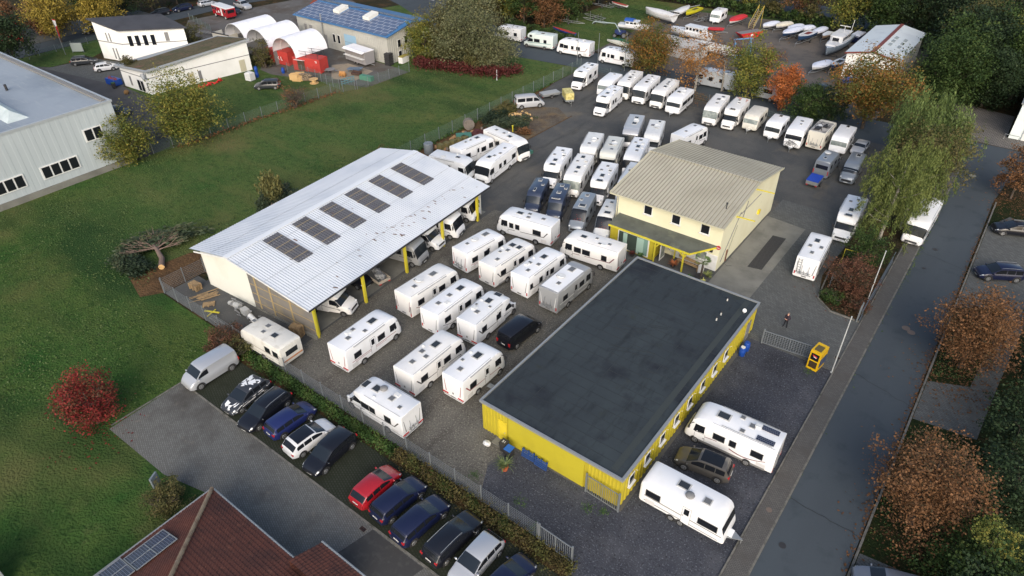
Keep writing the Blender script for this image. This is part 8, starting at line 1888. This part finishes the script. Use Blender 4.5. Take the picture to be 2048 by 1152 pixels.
hedge(-88, 163.4, -38, 162.4, 2.4, 2.2, L_GR, "tall grass and reeds along the back fence of the boat yard", 10, 4, .6, "reeds")
# yard weeds
for i, (x, y, r) in enumerate([(-23.2, 25.0, .5), (-19.0, 25.2, .6), (-16.8, 24.0, .55), (-14.6, 27.8, .5), (-6.6, 52.0, .6), (-13.6, 28.2, .35)]):
    mb = MB(); rr = random.Random(i + 50)
    for q in range(70): leaf_blade(mb, (rr.gauss(0, r * .5), rr.gauss(0, r * .5), 0), rr.uniform(0, 6.28), rr.uniform(.12, .28), .02, .6)
    o = mb.obj("weed_tuft", MATS["potted_green"]); o.location = (x, y, .02); tag(o, "tuft of weeds growing in the gravel", "weeds", "weed tufts in the gravel")
tree(-51.8, 22.6, 1.0, 1.7, 1.0, L_RB, "reddish dark bush at the fence between silver van and old caravan", "bush", "bush", seed=23, n=100, k=40, leaf=.17, multi=4)
tree(-50.0, 22.4, .9, 1.4, .9, L_OL, "dark olive bush right of the reddish one at the fence", "bush", "bush", seed=24, n=80, k=40, leaf=.17, multi=4)
tree(-39.3, 9.3, 1.15, 1.3, 1.1, L_OL, "round bush on the lawn corner beside the sign stele", "bush", "bush", seed=25, n=110, k=40, leaf=.15, multi=4)
# street trees between yard and boat yard
tree(-55.2, 113.0, 5.0, 4.3, 4.2, L_OG, "round green and orange tree hiding the back of a street motorhome", seed=26, n=230, k=44, leaf=.34, hollow=.3)
tree(-45.2, 110.4, 5.8, 4.0, 4.2, L_AU, "sparse orange tree with visible branches beside the round green and orange one", seed=27, n=84, k=26, leaf=.34, limbs=10, bark=BARKL)
tree(-41.5, 113.2, 6.6, 3.0, 3.2, L_BR, "nearly bare brownish tree behind the sparse orange tree", seed=28, n=40, k=16, leaf=.3, limbs=12, bark=BARKL)
tree(-37.0, 113.0, 5.0, 4.0, 4.7, L_YG, "yellow-green tree left of the small bright orange tree", seed=29, n=180, k=40, leaf=.34, hollow=.3)
tree(-35.0, 115.0, 6.0, 3.4, 3.2, L_BR, "thin brown-leaved tree top behind the yellow-green tree", seed=30, n=50, k=18, leaf=.3, limbs=10)
tree(-30.3, 110.6, 4.2, 2.3, 3.6, L_OR, "small bright orange tree in the middle of the street row", seed=31, n=130, k=40, leaf=.3, shape='up', hollow=.2)
tree(-26.0, 109.4, 2.8, 2.9, 2.6, L_GR, "green bush right of the bright orange tree", "bush", "bush", seed=32, n=150, k=40, leaf=.28, multi=3)
tree(-22.8, 110.4, 2.9, 2.4, 2.7, L_DG, "dark green bush under the left side of the large orange-green tree", "bush", "bush", seed=33, n=110, k=36, leaf=.3, multi=3)
tree(-17.8, 111.0, 6.6, 5.1, 4.6, L_OG, "large orange and green tree in front of the boat hall", seed=34, n=330, k=46, leaf=.34, hollow=.3, shape='spread')
tree(-8.2, 100.0, 7.2, 4.5, 4.2, L_WI, "weeping willow with hanging light green branches", "willow", "willow", seed=35, n=400, k=46, leaf=.44, droop=2.8, hollow=.5, tr=.3)
tree(-6.4, 95.0, 5.0, 4.6, 3.6, L_OL, "green bushy tree below the willow by the main road", seed=36, n=190, k=40, leaf=.3)
tree(-7.2, 77.6, 7.6, 3.2, 5.5, L_BI, "tall pale green birch leaning over the main road edge", "birch", "birch", seed=37, n=300, k=46, leaf=.34, droop=1.2, hollow=.3, bark=BARKL, tr=.16)
tree(-6.0, 83.4, 7.2, 3.0, 4.6, L_BI, "second pale green birch behind the tall one", "birch", "birch", seed=38, n=210, k=42, leaf=.34, droop=1.2, hollow=.3, bark=BARKL, tr=.13)
tree(-7.3, 71.6, 2.6, 2.0, 2.4, L_GR, "green shrub under the birch beside the sliding gate", "shrub", "shrub", seed=39, n=110, k=36, leaf=.22, multi=3)
tree(-7.3, 66.7, 1.9, 2.35, 1.9, L_RB, "red-brown shrub filling the planting bed at the entrance", "shrub", "shrub", seed=40, n=200, k=44, leaf=.19, multi=5, hollow=.2, limbs=8)
tree(-8.2, 63.9, .6, 1.1, .6, L_GR, "low green plant at the front corner of the planting bed", "shrub", "shrub", seed=41, n=40, k=30, leaf=.18, multi=2)
tree(-5.7, 64.0, .7, 1.2, .7, L_RB, "low reddish plant at the front of the planting bed next to the gate posts", "shrub", "shrub", seed=42, n=50, k=30, leaf=.18, multi=2)
# right of the road
tree(3.4, 99.3, 3.9, 2.4, 3.0, L_BR, "brownish-yellow tree cut by the right edge at the road junction", seed=43, n=110, k=36, leaf=.28)
tree(4.2, 60.8, 4.6, 3.6, 3.9, L_BR, "upper copper-brown tree beside the main road", seed=44, n=260, k=42, leaf=.22, hollow=.25, limbs=9, shape='up')
tree(4.5, 40.6, 4.6, 3.35, 3.3, L_BR, "lower copper-brown tree beside the main road", seed=45, n=260, k=42, leaf=.20, hollow=.25, limbs=9)
EV = ([(9.3, 49.5, 3.4, 2.8, L_DG), (9.2, 44.0, 3.6, 2.8, L_DG), (8.6, 37.5, 2.8, 2.6, L_GR), (10.4, 34.5, 3.4, 3.0, L_DG), (10.5, 54.5, 3.4, 2.8, L_DG), (10.8, 62.0, 3.8, 3.0, L_DG), (11.4, 69, 3.6, 3.0, L_DG), (11.0, 29.5, 3.4, 3.0, L_DG)])
for i, (x, y, zc, r, m_) in enumerate(EV):
    tree(x, y, zc, r, r * 1.05, m_, ["lowest", "second lowest", "third lowest", "fourth lowest", "fourth highest", "third highest", "second highest", "highest"][sorted(EV, key=lambda w_: w_[1]).index((x, y, zc, r, m_))] + " dark evergreen shrub in the belt along the right edge", "shrub", "evergreen_shrub", seed=46 + i % 3, n=130, k=40, leaf=.24, group="dark evergreen shrubs along the right edge", multi=2)
tree(8.3, 37.6, 5.6, 1.3, 1.0, L_YG, "small yellow-leaved treetop among the dark shrubs at the lower right", seed=50, n=44, k=26, leaf=.17)
# woods
W1 = [(-120, 134, 0), (-114, 131.5, 1), (-108, 129.5, 2), (-102, 127, 0), (-97, 127.5, 1), (-93, 125.5, 2), (-89, 127, 3), (-90, 132, 0), (-94, 132, 1), (-87.5, 134.5, 2), (-90, 139, 3), (-88, 144, 0), (-90, 149.5, 1), (-87, 155, 2), (-100, 133, 3), (-106, 135, 0), (-113, 138, 1), (-84, 161, 0), (-78, 164, 1), (-71, 165.5, 2), (-64, 166, 3), (-96, 139, 2), (-120, 141, 2), (-127, 137, 3), (-58, 165.8, 1), (-51, 163.6, 0), (-45.5, 164.6, 3)]
ORD = ["first", "second", "third", "fourth", "fifth", "sixth", "seventh", "eighth", "ninth", "tenth"]
def nth(lst, e, q=2): return ORD[sorted([w_ for w_ in lst if w_[q] == e[q]], key=lambda w_: PXX(w_)).index(e)]
def PXX(w_):
    d = Vector((w_[0], w_[1], 5 - CAM_H)); return d.dot(_rt2) / d.dot(_f)
for i, (x, y, q) in enumerate(W1):
    m_ = [L_OL, L_YG, L_GR, L_BR][q]
    tree(x + (i * 37 % 7 - 3) * .2, y, 4.8 + (i % 3) * .6, 4.0, 4.6, m_, nth(W1, (x, y, q)) + ["  olive", " yellow-green", " green", " brown-leaved"][q].replace("  ", " ") + " tree from the left in the wood along the top edge", seed=60 + q, n=130, k=38, leaf=.42, group=["olive", "yellow-green", "green", "brown-leaved"][q] + " trees along the top edge", limbs=8)
W2 = [(-26, 159, 1), (-20, 158, 0), (-14, 154, 0), (-8, 150, 1), (-10.5, 148, 2), (-9.5, 141, 0), (-8, 143, 0), (-2, 146, 3), (-1.5, 138, 1), (-7, 136, 0), (-11.0, 135.5, 1), (-30.5, 163, 0), (-35, 161, 3), (-20, 163, 2), (-9, 159, 0), (-2, 155, 3)]
for i, (x, y, q) in enumerate(W2):
    m_ = [L_DG, L_GR, L_OL, L_YG][q]
    tree(x, y, 6.4 + (i % 3) * .5, 4.6, 5.6, m_, nth(W2, (x, y, q)) + [" dark green", " green", " olive", " yellow-green"][q] + " tree from the left in the tall wood behind the boat hall", seed=70 + q, n=170, k=40, leaf=.44, group=["dark green", "green", "olive", "yellow-green"][q] + " trees behind the boat hall")
tree(-10.4, 129.2, 5.6, 5.0, 5.6, L_GR, "broad dark willow-like tree right of the boat hall", seed=75, n=330, k=46, leaf=.36, hollow=.4)
tree(-4.8, 131.6, 5.0, 4.0, 5.0, L_DG, "dark tree overhanging the back of the paved forecourt", seed=76, n=220, k=42, leaf=.36)
tree(-43.0, 162.8, 4.6, 3.0, 3.6, L_OL, "green tree with bare forked trunks at the back of the boat row", seed=77, n=80, k=30, leaf=.36, multi=3)

# ------------------------------------------------------------------ felled conifers and brush heaps
def felled(x, y, rz, L, label, m, trunk=True, seed=0, spread=2.6, n=150):
    t = thing("felled_conifer" if trunk else "brush_heap", label, "felled tree" if trunk else "brush heap", (x, y, 0), rz)
    rng = np.random.default_rng(seed)
    c = crown_mesh("branches", seed, spread, .6, n, 60, .2, m, 'round', .45, .1, 0)
    o = link("branches", c, t, (L * .72, 0, .5)); o.scale = (1.5, 1, 1)
    if trunk:
        mb = MB().tube([(0, 0, .35), (L * .4, .1, .45), (L, -.1, .6)], [.3, .24, .06], 9); rr = random.Random(seed)
        for k in range(16):
            f = .25 + .7 * k / 16; a = (1 if k % 2 else -1) * rr.uniform(.5, 1.0); l = 2.4 * (1.1 - f); p = Vector((L * f, 0, .5)); mb.tube([p, p + Vector((cos(a) * l, sin(a) * l, rr.uniform(.2, .9)))], [.06, .015], 5)
        mb.obj("trunk", mat("bark_pinkish", srgb(122, 98, 84), .9), t)
        MB().tube([(-.02, 0, .35), (.03, 0, .35)], .3, 12).obj("cut_face", WOODCUT, t)
    return t
t = thing("felled_conifer", "felled conifer with bare pinkish trunk and pale cut at the left of the shed", "felled tree", (-68.9, 25.8, 0), radians(152))
mb = MB().tube([(0, 0, .35), (1.6, -.15, .45), (3.4, .25, .75), (4.4, .6, .9)], [.33, .3, .22, .12], 10); rr = random.Random(3)
for k in range(15):
    a = -1.75 + 3.5 * k / 14 + rr.uniform(-.1, .1); l = rr.uniform(2.2, 3.8); p0 = Vector((3.0 + .8 * rr.random(), .2, .75)); p1 = p0 + Vector((cos(a) * l * .6, sin(a) * l * .6, .35)); p2 = p0 + Vector((cos(a) * l, sin(a) * l, rr.uniform(.4, 1.1)))
    mb.tube([p0, p1, p2], [.06, .04, .015], 5)
    for q in (-.5, .5): mb.tube([p1, p1 + Vector((cos(a + q) * 1.1, sin(a + q) * 1.1, .35))], [.035, .012], 4)
mb.obj("trunk", mat("bark_pinkish", srgb(116, 98, 88), .9), t)
MB().tube([(-.03, 0, .35), (.04, 0, .35)], .32, 12).obj("cut_face", WOODCUT, t)
o = link("branches", crown_mesh("branches", 1, 1.7, .5, 85, 60, .2, L_CB, 'round', .5, .1, 0), t, (5.6, .2, .8)); o.scale = (1.1, 2.5, 1)
o = link("branches", crown_mesh("branches", 2, 1.5, .45, 65, 60, .2, L_CB, 'round', .5, .1, 0), t, (3.4, 3.6, .6)); o.scale = (1.3, 1, 1)
felled(-70.6, 24.2, radians(200), 1.0, "dark heap of conifer branches left of the felled trunk", L_CO, False, 2, 1.3, 70)
felled(-67.4, 30.6, radians(70), 3.0, "narrow dark conifer branches along the shed's back wall", L_CO, False, 6, 1.1, 50)
felled(-70.0, 41.5, radians(135), 4.0, "tall pile of bluish conifer tops behind the shed roof", L_CB, True, 3, 2.4, 130)
o = felled(-71.6, 42.8, radians(100), .6, "upright yellowish conifer top on the bluish pile", leafmat("needle_yellow", [S(84, 88, 44), S(112, 108, 60), S(64, 76, 44)]), False, 4, 1.2, 70); [setattr(ch, 'scale', (1, 1, 2.4)) for ch in o.children]; [setattr(ch, 'location', (0, 0, 2.2)) for ch in o.children]
felled(-67.5, 53.0, radians(80), 1.5, "low dark shrub remains behind the shed's upper half", L_CO, False, 5, 1.3, 50)
tree(-68.0, 58.6, 1.3, 1.6, 1.3, L_OL, "small bush in the meadow just behind the far end of the shed roof", "bush", "bush", seed=80, n=50, k=26, leaf=.24, multi=4)
felled(-66.0, 83.0, radians(80), 1.2, "brush heap at the fence behind the camper bus", L_OL, False, 8, 1.9, 80)
felled(-62.2, 79.4, radians(60), 1.4, "green brush heap right of the stone rubble", L_CB, False, 9, 2.2, 100)
felled(-65.8, 79.6, radians(80), 1.4, "green branches heaped over the rubble by the west fence", L_CO, False, 10, 1.8, 80)
felled(-58.6, 78.6, radians(20), .6, "small heap of dry twigs beside the green brush heap", L_BR, False, 11, .55, 16)
# fallen leaves under the trees
def litter(x, y, rx, ry, n, m, seed, name="fallen_leaves"):
    rng = np.random.default_rng(seed); P = np.stack([rng.normal(size=n) * rx * .5, rng.normal(size=n) * ry * .5, np.full(n, .05) + rng.random(n) * .02], 1)
    a = rng.normal(size=(n, 3)); a[:, 2] *= .15; a /= np.linalg.norm(a, axis=1)[:, None]; b = np.cross(a, np.array([0, 0, 1.])); s = .09 * (.6 + rng.random(n))[:, None]
    V = np.stack([P - a * s, P + b * s * .6, P + a * s, P - b * s * .6], 1)
    me = bpy.data.meshes.new(name); me.vertices.add(n * 4); me.vertices.foreach_set("co", V.reshape(-1)); me.loops.add(n * 4); me.loops.foreach_set("vertex_index", np.arange(n * 4, dtype=np.int32)); me.polygons.add(n); me.polygons.foreach_set("loop_start", np.arange(0, n * 4, 4, dtype=np.int32)); me.update(calc_edges=True)
    me.materials.append(m); struct(link(name, me, None, (x, y, 0)), 'stuff')
litter(4.6, 60, 4, 6, 900, L_BR, 1); litter(5.2, 41, 4, 5, 900, L_BR, 2); litter(-45, 108.6, 4, 2, 700, L_AU, 3); litter(-7.2, 64.8, 3, 2, 500, L_RB, 4); litter(4.4, 98, 3, 5, 600, L_BR, 5); litter(-50.5, 9.3, 3, 3, 90, L_RD, 6); litter(1.85, 60, .35, 50, 900, L_BR, 8); litter(-3.1, 90, .3, 34, 500, L_WI, 9); litter(-96, 46, 5, 6, 400, L_YG, 10); litter(-45, 106.3, 14, 1.6, 500, L_AU, 11)

# grass tufts that give the meadow and the lawn their texture
def tufts(name, poly, n, m, seed, h=.09):
    rng = np.random.default_rng(seed); poly = np.array(poly, float); lo, hi = poly.min(0), poly.max(0)
    P = lo + rng.random((n * 2, 2)) * (hi - lo); ins = np.zeros(len(P), bool); j = len(poly) - 1
    for i in range(len(poly)):
        a, b = poly[i], poly[j]; c = ((a[1] > P[:, 1]) != (b[1] > P[:, 1])) & (P[:, 0] < (b[0] - a[0]) * (P[:, 1] - a[1]) / (b[1] - a[1] + 1e-12) + a[0]); ins ^= c; j = i
    dens = .5 + .5 * np.sin(P[:, 0] * .35 + 2 * np.sin(P[:, 1] * .22)) * np.cos(P[:, 1] * .4 + np.sin(P[:, 0] * .3))
    P = P[ins & (rng.random(len(P)) < .25 + .75 * dens)][:n]; n = len(P)
    a = rng.random(n) * 6.283; s = (.5 + rng.random(n)) * .045; hh = h * (.4 + rng.random(n)); dx, dy = np.cos(a) * s, np.sin(a) * s; lean = rng.normal(size=(n, 2)) * .05
    V = np.zeros((n, 4, 3)); z0 = .012
    V[:, 0] = np.stack([P[:, 0] - dx, P[:, 1] - dy, np.full(n, z0)], 1); V[:, 1] = np.stack([P[:, 0] + dx, P[:, 1] + dy, np.full(n, z0)], 1)
    V[:, 2] = np.stack([P[:, 0] + dx + lean[:, 0], P[:, 1] + dy + lean[:, 1], hh], 1); V[:, 3] = np.stack([P[:, 0] - dx + lean[:, 0], P[:, 1] - dy + lean[:, 1], hh], 1)
    me = bpy.data.meshes.new(name); me.vertices.add(n * 4); me.vertices.foreach_set("co", V.reshape(-1)); me.loops.add(n * 4); me.loops.foreach_set("vertex_index", np.arange(n * 4, dtype=np.int32)); me.polygons.add(n); me.polygons.foreach_set("loop_start", np.arange(0, n * 4, 4, dtype=np.int32)); me.update(calc_edges=True)
    me.materials.append(m); struct(link(name, me), 'stuff')
L_TU = leafmat("tuft_green", [S(60, 84, 42), S(78, 98, 52), S(98, 108, 66), S(112, 110, 76)])
tufts("grass_tufts", [(-120, -5), (-68, -5), (-51.2, 11), (-52.5, 21.8), (-66, 21), (-71, 28), (-68, 57), (-67.8, 106), (-76, 105), (-92, 90), (-96, 60), (-97, 22), (-110, 10)], 90000, L_TU, 1)
tufts("grass_tufts", [(-96.4, 42), (-95, 72), (-108, 73), (-116.4, 66), (-119, 54), (-112, 52.2), (-98, 44)], 6000, L_TU, 2)
tufts("grass_tufts", [(2.4, -5), (12, -5), (12, 28.5), (2.4, 28.5)], 1500, L_TU, 3); tufts("grass_tufts", [(2.4, 37), (8, 37), (8, 51), (2.4, 51)], 1800, L_TU, 4); tufts("grass_tufts", [(2.4, 58), (6, 60), (6, 70), (2.4, 70)], 1200, L_TU, 5)
tufts("grass_tufts", [(-90, 121), (-73, 121), (-71, 140), (-70, 157), (-86, 160)], 9000, L_TU, 6)
